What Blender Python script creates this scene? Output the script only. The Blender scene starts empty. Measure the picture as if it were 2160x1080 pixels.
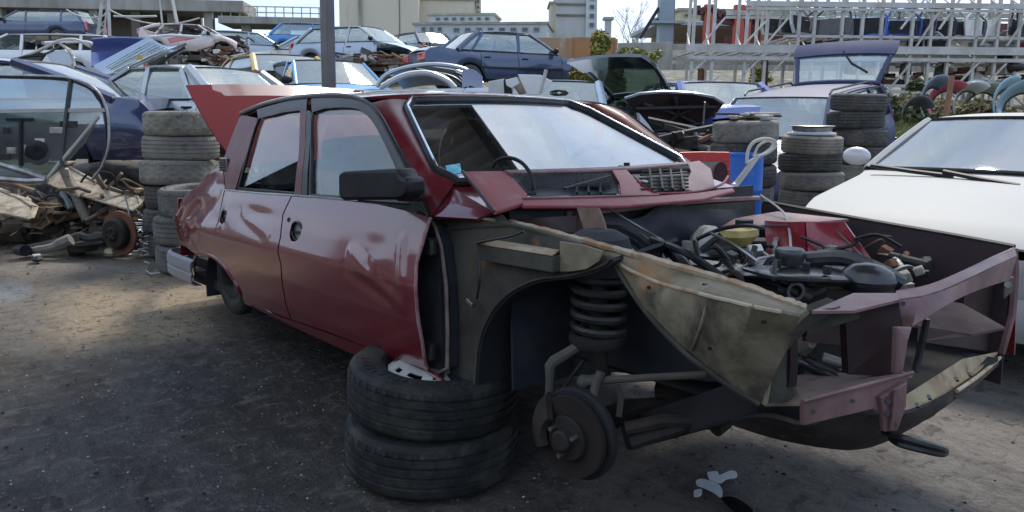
import bpy, bmesh, math, random
from mathutils import Vector, Matrix, noise
R = math.radians
PI = math.pi
random.seed(7)
SC = bpy.context.scene
COL = SC.collection
# ------------------------------------------------------------------ camera
CAMP = Vector((1.36599, -2.03164, 1.18587)); YAW = 0.866642; PITCH = 0.126155; ROLL = 0.008085
FPX = 1569.6; PCX, PCY = 1080.0, 437.94
_f = Vector((-math.sin(YAW)*math.cos(PITCH), math.cos(YAW)*math.cos(PITCH), -math.sin(PITCH)))
_r = Vector((math.cos(YAW), math.sin(YAW), 0)); _u = _r.cross(_f)
_r2 = _r*math.cos(ROLL) + _u*math.sin(ROLL); _u2 = _u*math.cos(ROLL) - _r*math.sin(ROLL)
cd = bpy.data.cameras.new('camera'); cam = bpy.data.objects.new('camera', cd); COL.objects.link(cam)
cam.matrix_world = Matrix(((_r2.x, _u2.x, -_f.x, CAMP.x), (_r2.y, _u2.y, -_f.y, CAMP.y), (_r2.z, _u2.z, -_f.z, CAMP.z), (0, 0, 0, 1)))
cd.sensor_fit = 'HORIZONTAL'; cd.sensor_width = 36; cd.lens = FPX/2160*36
cd.shift_y = (PCY-540)/2160; cd.clip_start = 0.05; cd.clip_end = 2000
SC.camera = cam
SC.render.engine = 'CYCLES'
# ------------------------------------------------------------------ sky, sun, exposure
SUN_EL, SUN_AZ = R(52), R(118)       # azimuth counted from +X towards +Y
w = bpy.data.worlds.new('World'); SC.world = w; w.use_nodes = True
nt = w.node_tree; nt.nodes.clear()
N = nt.nodes.new; L = nt.links.new
out = N('ShaderNodeOutputWorld'); bg = N('ShaderNodeBackground'); bg.inputs['Strength'].default_value = 0.1
sky = N('ShaderNodeTexSky'); sky.sky_type = 'NISHITA'; sky.sun_disc = False
sky.sun_elevation = SUN_EL; sky.sun_rotation = PI/2 - SUN_AZ; sky.air_density = 1.0; sky.dust_density = 1.6
tc = N('ShaderNodeTexCoord'); sep = N('ShaderNodeSeparateXYZ'); L(tc.outputs['Generated'], sep.inputs[0])
mx = N('ShaderNodeMath'); mx.operation = 'MAXIMUM'; L(sep.outputs['Z'], mx.inputs[0]); mx.inputs[1].default_value = 0.0
ad = N('ShaderNodeMath'); ad.operation = 'ADD'; L(mx.outputs[0], ad.inputs[0]); ad.inputs[1].default_value = 0.28
dv = N('ShaderNodeVectorMath'); dv.operation = 'DIVIDE'; L(tc.outputs['Generated'], dv.inputs[0])
cmb = N('ShaderNodeCombineXYZ'); L(ad.outputs[0], cmb.inputs[0]); L(ad.outputs[0], cmb.inputs[1]); cmb.inputs[2].default_value = 1.0
L(cmb.outputs[0], dv.inputs[1])
nz = N('ShaderNodeTexNoise'); nz.inputs['Scale'].default_value = 1.15; nz.inputs['Detail'].default_value = 9; nz.inputs['Roughness'].default_value = 0.55
nz.inputs['Distortion'].default_value = 0.35
mpw = N('ShaderNodeMapping'); mpw.inputs['Location'].default_value = (3.1, 1.7, 0); mpw.inputs['Scale'].default_value = (1.0, 1.5, 1.0)
L(dv.outputs[0], mpw.inputs[0]); L(mpw.outputs[0], nz.inputs['Vector'])
cr = N('ShaderNodeValToRGB'); cr.color_ramp.elements[0].position = 0.40; cr.color_ramp.elements[0].color = (0.22, 0.22, 0.22, 1)
cr.color_ramp.elements[1].position = 0.62; cr.color_ramp.elements[1].color = (1, 1, 1, 1); L(nz.outputs['Fac'], cr.inputs[0])
nz2 = N('ShaderNodeTexNoise'); nz2.inputs['Scale'].default_value = 2.6; nz2.inputs['Detail'].default_value = 6
L(dv.outputs[0], nz2.inputs['Vector'])
cr2 = N('ShaderNodeValToRGB'); cr2.color_ramp.elements[0].position = 0.35; cr2.color_ramp.elements[0].color = (3.0, 3.8, 5.1, 1)
cr2.color_ramp.elements[1].position = 0.65; cr2.color_ramp.elements[1].color = (5.3, 5.7, 6.2, 1); L(nz2.outputs['Fac'], cr2.inputs[0])
tint = N('ShaderNodeMix'); tint.data_type = 'RGBA'; tint.inputs[0].default_value = 0.55      # thin high veil over the blue
L(sky.outputs[0], tint.inputs[6]); tint.inputs[7].default_value = (1.9, 3.0, 5.3, 1)
mixc = N('ShaderNodeMix'); mixc.data_type = 'RGBA'; L(cr.outputs[0], mixc.inputs[0]); L(tint.outputs[2], mixc.inputs[6]); L(cr2.outputs[0], mixc.inputs[7])
L(mixc.outputs[2], bg.inputs['Color']); L(bg.outputs[0], out.inputs[0])
sl = bpy.data.lights.new('sun', 'SUN'); sl.energy = 1.5; sl.angle = R(16); sl.color = (1.0, 0.93, 0.84)
so = bpy.data.objects.new('sun', sl); COL.objects.link(so); so.location = (0, 0, 30)
sd = Vector((math.cos(SUN_AZ)*math.cos(SUN_EL), math.sin(SUN_AZ)*math.cos(SUN_EL), math.sin(SUN_EL)))
so.rotation_euler = sd.to_track_quat('Z', 'Y').to_euler()
SC.view_settings.view_transform = 'Standard'; SC.view_settings.look = 'None'; SC.view_settings.gamma = 1
SC.view_settings.exposure = 1.3; SC.view_settings.use_curve_mapping = False
SC.cycles.max_bounces = 8; SC.cycles.transparent_max_bounces = 24; SC.cycles.transmission_bounces = 6
# ------------------------------------------------------------------ frames of reference
def ray(px, py):
    return (_f + _r2*((px-PCX)/FPX) - _u2*((py-PCY)/FPX))
def dp(px, py, D):                      # a point of the place D metres in front of the lens
    return CAMP + ray(px, py)*D
def gp(px, py, z=0.0):
    d = ray(px, py); return CAMP + d*((z-CAMP.z)/d.z)
def XY(px, D, z=0.0):                   # ground plan position: px across, D metres away
    p = CAMP + _r*((px-PCX)/FPX*D) + Vector((-math.sin(YAW), math.cos(YAW), 0))*D
    return Vector((p.x, p.y, z))
FH = Vector((-math.sin(YAW), math.cos(YAW), 0))
CAR_M = Matrix.Translation((-2.44, 0, -0.0921)) @ Matrix.Rotation(-0.03735, 4, 'Y') @ Matrix.Rotation(-0.00236, 4, 'X') @ Matrix.Translation((2.44, 0, 0))
CAR_I = CAR_M.inverted()
CC = CAR_I @ CAMP
def V(px, py, x=None, y=None, z=None):  # the red car's frame: x forward, y to its left, z up; the point of a sight line on one plane
    d = CAR_I.to_3x3() @ ray(px, py)
    if y is not None: t = (y-CC.y)/d.y
    elif x is not None: t = (x-CC.x)/d.x
    else: t = (z-CC.z)/d.z
    return CC + d*t
def terrain_d(D):
    K = [(7.5, 0), (9, .25), (12, .8), (14, 1.1), (17, 1.65), (20, 2.1), (24, 2.6), (30, 2.95), (60, 3.0)]
    if D <= 7.5: return 0.0
    for (a, za), (b, zb) in zip(K, K[1:]):
        if D < b:
            return za+(zb-za)*(D-a)/(b-a)
    return 3.0
def terrain(x, y):
    d = Vector((x, y, 0))-Vector((CAMP.x, CAMP.y, 0)); return terrain_d(d.dot(FH))
# ------------------------------------------------------------------ meshes
class MB:
    def __init__(s): s.v = []; s.f = []
    def add(s, vs, fs):
        b = len(s.v); s.v += [Vector(v) for v in vs]; s.f += [tuple(i+b for i in f) for f in fs]; return s
    def box(s, c, d, M=None, taper=1.0):
        x, y, z = d[0]/2, d[1]/2, d[2]/2; c = Vector(c)
        vs = [Vector((sx*x*(taper if sz > 0 else 1), sy*y*(taper if sz > 0 else 1), sz*z)) for sz in (-1, 1) for sy in (-1, 1) for sx in (-1, 1)]
        if M is not None: vs = [M @ v for v in vs]
        return s.add([c+v for v in vs], [(0, 2, 3, 1), (4, 5, 7, 6), (0, 1, 5, 4), (2, 6, 7, 3), (0, 4, 6, 2), (1, 3, 7, 5)])
    def bar(s, a, b, w, h=None, up=(0, 0, 1)):       # box section from a to b
        a = Vector(a); b = Vector(b); h = h or w; d = (b-a).normalized(); u = Vector(up)
        if abs(d.dot(u)) > .98: u = Vector((1, 0, 0))
        r = d.cross(u).normalized(); u = r.cross(d)
        vs = [p + r*(sx*w/2)+u*(sy*h/2) for p in (a, b) for sx, sy in ((-1, -1), (1, -1), (1, 1), (-1, 1))]
        return s.add(vs, [(0, 1, 2, 3), (7, 6, 5, 4), (0, 4, 5, 1), (1, 5, 6, 2), (2, 6, 7, 3), (3, 7, 4, 0)])
    def tube(s, pts, r, n=8, closed=False, cap=True):
        pts = [Vector(p) for p in pts]; m = len(pts)
        rr = r if isinstance(r, (list, tuple)) else [r]*m
        vs = []; prev = None
        for i, p in enumerate(pts):
            if closed: d = pts[(i+1) % m]-pts[i-1]
            else: d = pts[min(i+1, m-1)]-pts[max(i-1, 0)]
            d.normalize()
            if prev is None:
                a = Vector((0, 0, 1)) if abs(d.z) < .9 else Vector((1, 0, 0)); u = (a-d*a.dot(d)).normalized()
            else:
                u = prev-d*prev.dot(d)
                u = u.normalized() if u.length > 1e-6 else Vector((1, 0, 0))
            prev = u; q = d.cross(u)
            for k in range(n):
                t = 2*PI*k/n; vs.append(p+(u*math.cos(t)+q*math.sin(t))*rr[i])
        fs = []
        for i in range(m if closed else m-1):
            j = (i+1) % m
            for k in range(n):
                l = (k+1) % n; fs.append((i*n+k, i*n+l, j*n+l, j*n+k))
        if cap and not closed: fs += [tuple(range(n))[::-1], tuple((m-1)*n+k for k in range(n))]
        return s.add(vs, fs)
    def lathe(s, prof, n=24, M=None, close=False):    # prof: (r, z) round the local z axis
        vs = []; m = len(prof)
        for r, z in prof:
            for k in range(n):
                t = 2*PI*k/n; vs.append(Vector((r*math.cos(t), r*math.sin(t), z)))
        if M is not None: vs = [M @ v for v in vs]
        fs = []
        for i in range(m if close else m-1):
            j = (i+1) % m
            for k in range(n):
                l = (k+1) % n; fs.append((i*n+k, i*n+l, j*n+l, j*n+k))
        return s.add(vs, fs)
    def cyl(s, a, b, r, n=16, r2=None):
        return s.tube([a, b], [r, r if r2 is None else r2], n)
    def grid(s, fn, nu, nv):
        vs = [fn(i/nu, j/nv) for j in range(nv+1) for i in range(nu+1)]
        fs = [(j*(nu+1)+i, j*(nu+1)+i+1, (j+1)*(nu+1)+i+1, (j+1)*(nu+1)+i) for j in range(nv) for i in range(nu)]
        return s.add(vs, fs)
    def poly(s, pts, th=None):                        # flat or near-flat plate of the given thickness vector
        pts = [Vector(p) for p in pts]; n = len(pts)
        if th is None: return s.add(pts, [tuple(range(n))])
        th = Vector(th)
        return s.add(pts+[p+th for p in pts], [tuple(range(n)), tuple(range(2*n-1, n-1, -1))]+[(i, i+n, (i+1) % n+n, (i+1) % n) for i in range(n)])
    def ball(s, c, r, n=8, sq=(1, 1, 1)):
        c = Vector(c); prof = []
        vs = [c+Vector((0, 0, -r*sq[2]))]; m = n//2
        for j in range(1, m):
            a = -PI/2+PI*j/m
            for k in range(n):
                t = 2*PI*k/n; vs.append(c+Vector((r*math.cos(a)*math.cos(t)*sq[0], r*math.cos(a)*math.sin(t)*sq[1], r*math.sin(a)*sq[2])))
        vs.append(c+Vector((0, 0, r*sq[2]))); fs = []
        for k in range(n): fs.append((0, 1+(k+1) % n, 1+k))
        for j in range(m-2):
            for k in range(n): fs.append((1+j*n+k, 1+j*n+(k+1) % n, 1+(j+1)*n+(k+1) % n, 1+(j+1)*n+k))
        t = len(vs)-1
        for k in range(n): fs.append((t, 1+(m-2)*n+k, 1+(m-2)*n+(k+1) % n))
        return s.add(vs, fs)
    def mesh(s, name, m, smooth=True, ang=35):
        me = bpy.data.meshes.new(name); me.from_pydata([tuple(v) for v in s.v], [], s.f); me.validate()
        bm = bmesh.new(); bm.from_mesh(me); bmesh.ops.recalc_face_normals(bm, faces=bm.faces); bm.to_mesh(me); bm.free()
        if smooth:
            me.polygons.foreach_set('use_smooth', [True]*len(me.polygons)); me.set_sharp_from_angle(angle=R(ang))
        me.materials.append(m); return me
def link(name, me, parent=None, M=None):
    o = bpy.data.objects.new(name, me); COL.objects.link(o)
    if parent is not None: o.parent = parent
    if M is not None: o.matrix_world = M if parent is None else o.matrix_world
    return o
def part(name, mb, m, parent=None, smooth=True, solid=0, ang=35, label=None, bevel=0, sub=0, off=-1):
    o = link(name, mb.mesh(name, m, smooth, ang), parent)
    if sub:
        md = o.modifiers.new('sub', 'SUBSURF'); md.levels = md.render_levels = sub
    if solid:
        md = o.modifiers.new('solid', 'SOLIDIFY'); md.thickness = solid; md.offset = off
        if smooth: md = o.modifiers.new('split', 'EDGE_SPLIT'); md.split_angle = R(ang+8); md.use_edge_sharp = False
    if bevel:
        md = o.modifiers.new('bevel', 'BEVEL'); md.width = bevel; md.segments = 2; md.limit_method = 'ANGLE'; md.angle_limit = R(40)
    if label: o['label'] = label
    return o
def tag(o, label, cat=None, group=None):
    o['label'] = label
    if cat: o['category'] = cat
    if group: o['group'] = group
    return o
def empty(name, loc=(0, 0, 0), rz=0, label=None, cat=None, group=None, M=None):
    o = bpy.data.objects.new(name, None); COL.objects.link(o); o.empty_display_size = .1
    if M is not None: o.matrix_world = M
    else: o.location = loc; o.rotation_euler = (0, 0, rz)
    if label: tag(o, label, cat, group)
    return o
def struct(name, mb, m, smooth=False, kind='structure'):
    o = link(name, mb.mesh(name, m, smooth)); o['kind'] = kind; return o
def copy_tree(o, parent=None):
    c = o.copy(); COL.objects.link(c)
    if parent is not None: c.parent = parent
    for ch in list(o.children): copy_tree(ch, c)
    return c
def lerp(a, b, t): return a+(b-a)*t
def pl(pts, t):                                       # point on a polyline, t in 0..1 by length
    pts = [Vector(p) for p in pts]; ls = [(b-a).length for a, b in zip(pts, pts[1:])]; tot = sum(ls) or 1; d = t*tot
    for a, b, l in zip(pts, pts[1:], ls):
        if d <= l or b is pts[-1]: return a.lerp(b, min(1, d/l) if l else 0)
        d -= l
    return pts[-1]
def coons(top, bot, lef, rig):
    def f(u, v):                                      # v: 0 bottom .. 1 top, u: 0 left .. 1 right
        T, B, Lf, Rt = pl(top, u), pl(bot, u), pl(lef, v), pl(rig, v)
        c00, c10, c01, c11 = Vector(bot[0]), Vector(bot[-1]), Vector(top[0]), Vector(top[-1])
        return B*(1-v)+T*v+Lf*(1-u)+Rt*u-(c00*(1-u)*(1-v)+c10*u*(1-v)+c01*(1-u)*v+c11*u*v)
    return f
def interp(tab, x):
    if x <= tab[0][0]: return tab[0][1]
    for (a, va), (b, vb) in zip(tab, tab[1:]):
        if x <= b: return va+(vb-va)*(x-a)/(b-a)
    return tab[-1][1]
# ------------------------------------------------------------------ materials
MATS = {}
def mat(name, c, r=.5, m=0.0, c2=None, amt=.5, sc=6.0, det=6, lo=.4, hi=.65, bump=0.0, bsc=60, coat=0, c3=None, amt3=.5, sc3=20, lo3=.55, hi3=.7, r2=None, stretch=None, spec=.5):
    """base colour c, broken up by noise patches of c2 (dirt, rust, wear) and finer spots of c3"""
    if name in MATS: return MATS[name]
    M = bpy.data.materials.new(name); M.use_nodes = True; t = M.node_tree; b = t.nodes['Principled BSDF']
    b.inputs['Metallic'].default_value = m; b.inputs['Roughness'].default_value = r; b.inputs['Specular IOR Level'].default_value = spec
    b.inputs['Coat Weight'].default_value = coat; b.inputs['Coat IOR'].default_value = 1.5+.45*coat; b.inputs['Coat Roughness'].default_value = .08
    N = t.nodes.new; L = t.links.new
    tc = N('ShaderNodeTexCoord'); vec = tc.outputs['Object']
    if stretch:
        mp = N('ShaderNodeMapping'); mp.inputs['Scale'].default_value = stretch; L(vec, mp.inputs[0]); vec = mp.outputs[0]
    # each copy of a thing wears its dirt differently
    oi = N('ShaderNodeObjectInfo'); ad = N('ShaderNodeVectorMath'); ad.operation = 'ADD'; ml = N('ShaderNodeMath'); ml.operation = 'MULTIPLY'
    L(oi.outputs['Random'], ml.inputs[0]); ml.inputs[1].default_value = 37.0; L(vec, ad.inputs[0]); L(ml.outputs[0], ad.inputs[1]); vec = ad.outputs[0]
    col = None
    def noise_mix(prev, colr, amt, sc, det, lo, hi):
        n = N('ShaderNodeTexNoise'); n.inputs['Scale'].default_value = sc; n.inputs['Detail'].default_value = det; n.inputs['Roughness'].default_value = .62; L(vec, n.inputs['Vector'])
        mr = N('ShaderNodeMapRange'); mr.inputs['From Min'].default_value = lo; mr.inputs['From Max'].default_value = hi; mr.inputs['To Max'].default_value = amt; L(n.outputs['Fac'], mr.inputs['Value'])
        x = N('ShaderNodeMix'); x.data_type = 'RGBA'; L(mr.outputs[0], x.inputs[0])
        if prev is None: x.inputs[6].default_value = (*c, 1)
        else: L(prev, x.inputs[6])
        x.inputs[7].default_value = (*colr, 1); return x.outputs[2], mr.outputs[0]
    if c2 is None: c2 = tuple(v*.6 for v in c); amt *= .6
    col, fac = noise_mix(None, c2, amt, sc, det, lo, hi)
    if c3 is not None: col, _ = noise_mix(col, c3, amt3, sc3, 5, lo3, hi3)
    L(col, b.inputs['Base Color'])
    if r2 is not None:
        mr = N('ShaderNodeMapRange'); L(fac, mr.inputs['Value']); mr.inputs['From Max'].default_value = amt; mr.inputs['To Min'].default_value = r; mr.inputs['To Max'].default_value = r2; L(mr.outputs[0], b.inputs['Roughness'])
    if bump:
        n = N('ShaderNodeTexNoise'); n.inputs['Scale'].default_value = bsc; n.inputs['Detail'].default_value = 5; L(vec, n.inputs['Vector'])
        bp = N('ShaderNodeBump'); bp.inputs['Strength'].default_value = bump; bp.inputs['Distance'].default_value = .01; L(n.outputs['Fac'], bp.inputs['Height']); L(bp.outputs[0], b.inputs['Normal'])
    MATS[name] = M; return M
def glass(name, tintc=(.95, .98, .97), refl=.07, rough=.02, dirt=.03):
    if name in MATS: return MATS[name]
    M = bpy.data.materials.new(name); M.use_nodes = True; t = M.node_tree; t.nodes.clear(); N = t.nodes.new; L = t.links.new
    o = N('ShaderNodeOutputMaterial'); tr = N('ShaderNodeBsdfTransparent'); tr.inputs[0].default_value = (*tintc, 1)
    gl = N('ShaderNodeBsdfGlossy'); gl.inputs['Roughness'].default_value = rough; lw = N('ShaderNodeLayerWeight'); lw.inputs['Blend'].default_value = .5
    pw = N('ShaderNodeMath'); pw.operation = 'POWER'; L(lw.outputs['Facing'], pw.inputs[0]); pw.inputs[1].default_value = 4.0
    fr = N('ShaderNodeMapRange'); L(pw.outputs[0], fr.inputs['Value']); fr.inputs['To Min'].default_value = refl; fr.inputs['To Max'].default_value = .95
    mx = N('ShaderNodeMixShader'); L(fr.outputs[0], mx.inputs[0]); L(tr.outputs[0], mx.inputs[1]); L(gl.outputs[0], mx.inputs[2])
    df = N('ShaderNodeBsdfDiffuse'); df.inputs[0].default_value = (.42, .42, .38, 1)
    n = N('ShaderNodeTexNoise'); n.inputs['Scale'].default_value = 3; n.inputs['Detail'].default_value = 8; tc = N('ShaderNodeTexCoord'); L(tc.outputs['Object'], n.inputs['Vector'])
    mr = N('ShaderNodeMapRange'); mr.inputs['From Min'].default_value = .35; mr.inputs['From Max'].default_value = .8; mr.inputs['To Min'].default_value = dirt*.3; mr.inputs['To Max'].default_value = dirt*2; L(n.outputs['Fac'], mr.inputs['Value'])
    m2 = N('ShaderNodeMixShader'); L(mr.outputs[0], m2.inputs[0]); L(mx.outputs[0], m2.inputs[1]); L(df.outputs[0], m2.inputs[2]); L(m2.outputs[0], o.inputs[0])
    MATS[name] = M; return M
def paint(name, c, r=.32, m=.35, dirt=.35, coat=.6):
    return mat('paint_'+name, c, r, m, c2=tuple(lerp(v, .23, .5) for v in c), amt=dirt, sc=3.0, lo=.42, hi=.75, coat=coat, c3=(.25, .22, .18), amt3=dirt*.7, sc3=14, lo3=.58, hi3=.75)
rubber = mat('rubber', (.035, .034, .034), .8, c2=(.16, .145, .12), amt=.75, sc=5, lo=.35, hi=.7, bump=.25, bsc=120, c3=(.22, .2, .17), amt3=.5, sc3=30)
rubber_dark = mat('rubber_dark', (.013, .013, .013), .75, c2=(.085, .08, .06), amt=.85, sc=7, lo=.46, hi=.72, c3=(.05, .048, .042), amt3=.7, sc3=24, bump=.3, bsc=120)
rubber_brown = mat('rubber_brown', (.20, .18, .14), .9, c2=(.40, .36, .28), amt=.9, sc=5, lo=.35, hi=.65, bump=.3, bsc=90, c3=(.07, .065, .06), amt3=.7, sc3=11)
rubber_dusty = mat('rubber_dusty', (.17, .16, .14), .9, c2=(.34, .31, .25), amt=.9, sc=4, lo=.35, hi=.65, bump=.3, bsc=100, c3=(.06, .06, .06), amt3=.6, sc3=12)
black_plastic = mat('black_plastic', (.008, .009, .011), .5, c2=(.03, .03, .03), amt=.5, sc=8, spec=.35)
black_trim = mat('black_trim', (.012, .012, .013), .35, c2=(.06, .06, .055), amt=.4, sc=12)
dark_metal = mat('dark_metal', (.025, .026, .027), .6, .3, c2=(.08, .07, .055), amt=.7, sc=9, bump=.2)
under = mat('underbody', (.014, .015, .017), .85, c2=(.035, .032, .028), amt=.6, sc=6)
grease = mat('greasy_iron', (.017, .015, .013), .75, .1, c2=(.05, .034, .024), amt=.7, sc=14, bump=.4, bsc=80)
rust = mat('rusty_iron', (.14, .065, .035), .85, .2, c2=(.30, .15, .08), amt=.8, sc=9, bump=.4, bsc=70, c3=(.05, .035, .03), amt3=.8, sc3=20)
bare = mat('bare_steel', (.42, .42, .41), .38, .9, c2=(.18, .15, .12), amt=.7, sc=9, bump=.15)
alu = mat('cast_aluminium', (.55, .53, .47), .5, .5, c2=(.22, .17, .1), amt=.8, sc=8, bump=.4, bsc=40)
chrome = mat('chrome', (.75, .76, .78), .14, 1.0, c2=(.3, .3, .3), amt=.4, sc=15)
wheel_paint = mat('wheel_paint', (.62, .66, .60), .4, .3, c2=(.25, .24, .2), amt=.5, sc=8)
galv = mat('galvanised_steel', (.56, .54, .49), .6, .1, c2=(.36, .33, .28), amt=.7, sc=3, c3=(.32, .18, .1), amt3=.35, sc3=7, lo3=.6, hi3=.75)
seat_cloth = mat('seat_cloth', (.16, .15, .13), .9, c2=(.07, .065, .06), amt=.6, sc=10)
seat_dark = mat('seat_dark', (.03, .03, .034), .9, c2=(.07, .07, .07), amt=.5, sc=10)
gl_clear = glass('car_glass'); gl_blue = glass('tinted_glass', (.74, .88, .92), .24, .03, .08); gl_wind = glass('windscreen_glass', (.80, .85, .86), .44, .012, .015); gl_yard = glass('yard_glass', (.86, .97, .97), .24, .03, .10); gl_grey = glass('grey_glass', (.6, .68, .70), .34, .015, .04)
red_lens = mat('red_lens', (.55, .02, .02), .2, coat=1); clear_lens = mat('clear_lens', (.6, .62, .6), .2, .3, coat=1); amber_lens = mat('amber_lens', (.7, .25, .03), .2, coat=1)
# ================================================================== THE SETTING
def ground():
    mb = MB(); radii = [0.15]
    while radii[-1] < 900: radii.append(radii[-1]*1.055+.01)
    NA = 150; vs = []; fs = []
    c = Vector((CAMP.x, CAMP.y, 0))
    for r in radii:
        for k in range(NA):
            a = 2*PI*k/NA; x = c.x+r*math.cos(a); y = c.y+r*math.sin(a)
            n = noise.noise(Vector((x*1.6, y*1.6, 0)))*.012+noise.noise(Vector((x*.5, y*.5, 3)))*.02 if r < 60 else 0
            near = min(1, max(.0, (r-.5)/2))
            vs.append(Vector((x, y, terrain(x, y)+n*near-.01)))
    for i in range(len(radii)-1):
        for k in range(NA):
            l = (k+1) % NA; fs.append((i*NA+k, i*NA+l, (i+1)*NA+l, (i+1)*NA+k))
    fs.append(tuple(range(NA)))
    mb.add(vs, fs)
    M = bpy.data.materials.new('yard_dirt'); M.use_nodes = True; t = M.node_tree; b = t.nodes['Principled BSDF']; N = t.nodes.new; L = t.links.new
    tc = N('ShaderNodeTexCoord'); P = tc.outputs['Object']
    def nz(sc, det=8, ro=.65, st=None, dist=0):
        v = P
        if st:
            mp = N('ShaderNodeMapping'); mp.inputs['Scale'].default_value = st[:3]; mp.inputs['Rotation'].default_value = (0, 0, st[3]); L(P, mp.inputs[0]); v = mp.outputs[0]
        n = N('ShaderNodeTexNoise'); n.inputs['Scale'].default_value = sc; n.inputs['Detail'].default_value = det; n.inputs['Roughness'].default_value = ro; n.inputs['Distortion'].default_value = dist; L(v, n.inputs['Vector']); return n.outputs['Fac']
    def rng(f, a, b_, c_=0, d=1):
        m = N('ShaderNodeMapRange'); m.interpolation_type = 'SMOOTHSTEP'; L(f, m.inputs['Value'])
        for k, v in zip(('From Min', 'From Max', 'To Min', 'To Max'), (a, b_, c_, d)): m.inputs[k].default_value = v
        return m.outputs[0]
    def mixc(f, a, b_):
        x = N('ShaderNodeMix'); x.data_type = 'RGBA'; L(f, x.inputs[0])
        for i, v in ((6, a), (7, b_)):
            if isinstance(v, tuple): x.inputs[i].default_value = (*v, 1)
            else: L(v, x.inputs[i])
        return x.outputs[2]
    def math_(op, a, b_):
        m = N('ShaderNodeMath'); m.operation = op
        for i, v in ((0, a), (1, b_)):
            if isinstance(v, (int, float)): m.inputs[i].default_value = v
            else: L(v, m.inputs[i])
        return m.outputs[0]
    def spot(x, y, rx, ry, rot=0, wob=.5):            # a stain on the yard with a ragged outline
        mp = N('ShaderNodeMapping'); mp.vector_type = 'TEXTURE'; mp.inputs['Location'].default_value = (x, y, 0); mp.inputs['Rotation'].default_value = (0, 0, rot); mp.inputs['Scale'].default_value = (rx, ry, 1e6)
        L(P, mp.inputs[0]); ln = N('ShaderNodeVectorMath'); ln.operation = 'LENGTH'; L(mp.outputs[0], ln.inputs[0])
        d = math_('ADD', ln.outputs['Value'], math_('MULTIPLY', math_('SUBTRACT', nz(1.6/max(rx, ry)*1.5, 8), .5), wob*2.6))
        return rng(d, 1.15, .55)
    big = nz(.45, 6); med = nz(2.2, 9, .7, (1, 2.2, 1, .5)); fine = nz(14, 8, .75); grit = nz(70, 4, .7)
    col = mixc(rng(big, .40, .62), (.078, .066, .051), (.155, .132, .105))      # oily packed dirt
    col = mixc(rng(med, .42, .66, 0, .55), col, (.036, .030, .024))
    light = spot(1.2, 1.9, 3.6, 2.3, .3, .35)                                   # dry grey strip past the nose of the car
    col = mixc(math_('MULTIPLY', light, rng(med, .7, .3, .55, 1)), col, (.235, .212, .185))
    back = rng(math_('ADD', math_('MULTIPLY', nz(.3, 5), 1.0), 0), .3, .6)
    sp = N('ShaderNodeSeparateXYZ'); L(P, sp.inputs[0])
    far = rng(math_('ADD', sp.outputs['Z'], 0), .12, .7)
    tan = spot(-3.55, -.88, 1.15, .52, -.23, .35)
    tan2 = spot(-4.7, -.8, 2.5, 1.2, -.15, .4)
    col = mixc(math_('MULTIPLY', tan2, .62), col, (.24, .205, .16))
    col = mixc(math_('MULTIPLY', tan, rng(fine, .25, .6, .6, 1)), col, (.37, .285, .18))
    wet = spot(-4.45, -1.47, .40, .17, -.1, .25)
    col = mixc(math_('MULTIPLY', wet, .7), col, (.22, .24, .26))
    oil_shade = spot(-1.35, -.55, 1.25, .75, 0, .3)  # oily dirt, also darkened to stand for shade beside the car
    col = mixc(math_('MULTIPLY', oil_shade, .6), col, (.024, .021, .018))
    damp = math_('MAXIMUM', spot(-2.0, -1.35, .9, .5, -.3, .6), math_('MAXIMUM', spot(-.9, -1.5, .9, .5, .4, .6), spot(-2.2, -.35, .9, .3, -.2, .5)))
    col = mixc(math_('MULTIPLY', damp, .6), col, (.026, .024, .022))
    puddle = spot(.06, .0, .03, .03, 0, .1)
    col = mixc(far, col, mixc(rng(nz(.8), .4, .6), (.13, .115, .09), (.09, .1, .05)))
    col = mixc(rng(fine, .5, .72, 0, .65), col, (.30, .28, .25)) if False else mixc(rng(fine, .54, .70, 0, .55), col, (.20, .18, .155))
    col = mixc(rng(fine, .47, .34, 0, .55), col, (.024, .022, .019))
    scr = nz(5, 8, .75, (1, 5, 1, .25), .6); col = mixc(rng(scr, .55, .7, 0, .5), col, (.19, .165, .135)); col = mixc(rng(scr, .44, .3, 0, .75), col, (.022, .019, .015))
    cl = nz(9, 7, .7, (1.6, 1, 1, .9), .8); col = mixc(rng(cl, .52, .66, 0, .55), col, (.21, .185, .15)); col = mixc(rng(cl, .46, .34, 0, .6), col, (.024, .021, .017))
    sheen = rng(nz(1.3, 6, .6, (1, 2.6, 1, .35)), .56, .68)
    vo = N('ShaderNodeTexVoronoi'); vo.inputs['Scale'].default_value = 55; L(P, vo.inputs['Vector']); 
    chips = math_('MULTIPLY', rng(vo.outputs['Distance'], .13, .05), rng(nz(2.7, 3), .52, .66))
    col = mixc(math_('MULTIPLY', chips, .4), col, (.34, .34, .32))
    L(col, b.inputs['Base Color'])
    ro = math_('SUBTRACT', math_('SUBTRACT', rng(med, .35, .6, .55, .95), math_('MULTIPLY', wet, .25)), math_('ADD', math_('MULTIPLY', sheen, .28), math_('MULTIPLY', damp, .22))); L(ro, b.inputs['Roughness'])
    b.inputs['Specular IOR Level'].default_value = .4
    bp = N('ShaderNodeBump'); bp.inputs['Strength'].default_value = 1.0; bp.inputs['Distance'].default_value = .03
    L(math_('ADD', math_('ADD', math_('ADD', math_('MULTIPLY', fine, .7), math_('MULTIPLY', cl, .8)), math_('MULTIPLY', grit, .3)), math_('MULTIPLY', med, .6)), bp.inputs['Height']); L(bp.outputs[0], b.inputs['Normal'])
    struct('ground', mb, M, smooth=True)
ground()
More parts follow.
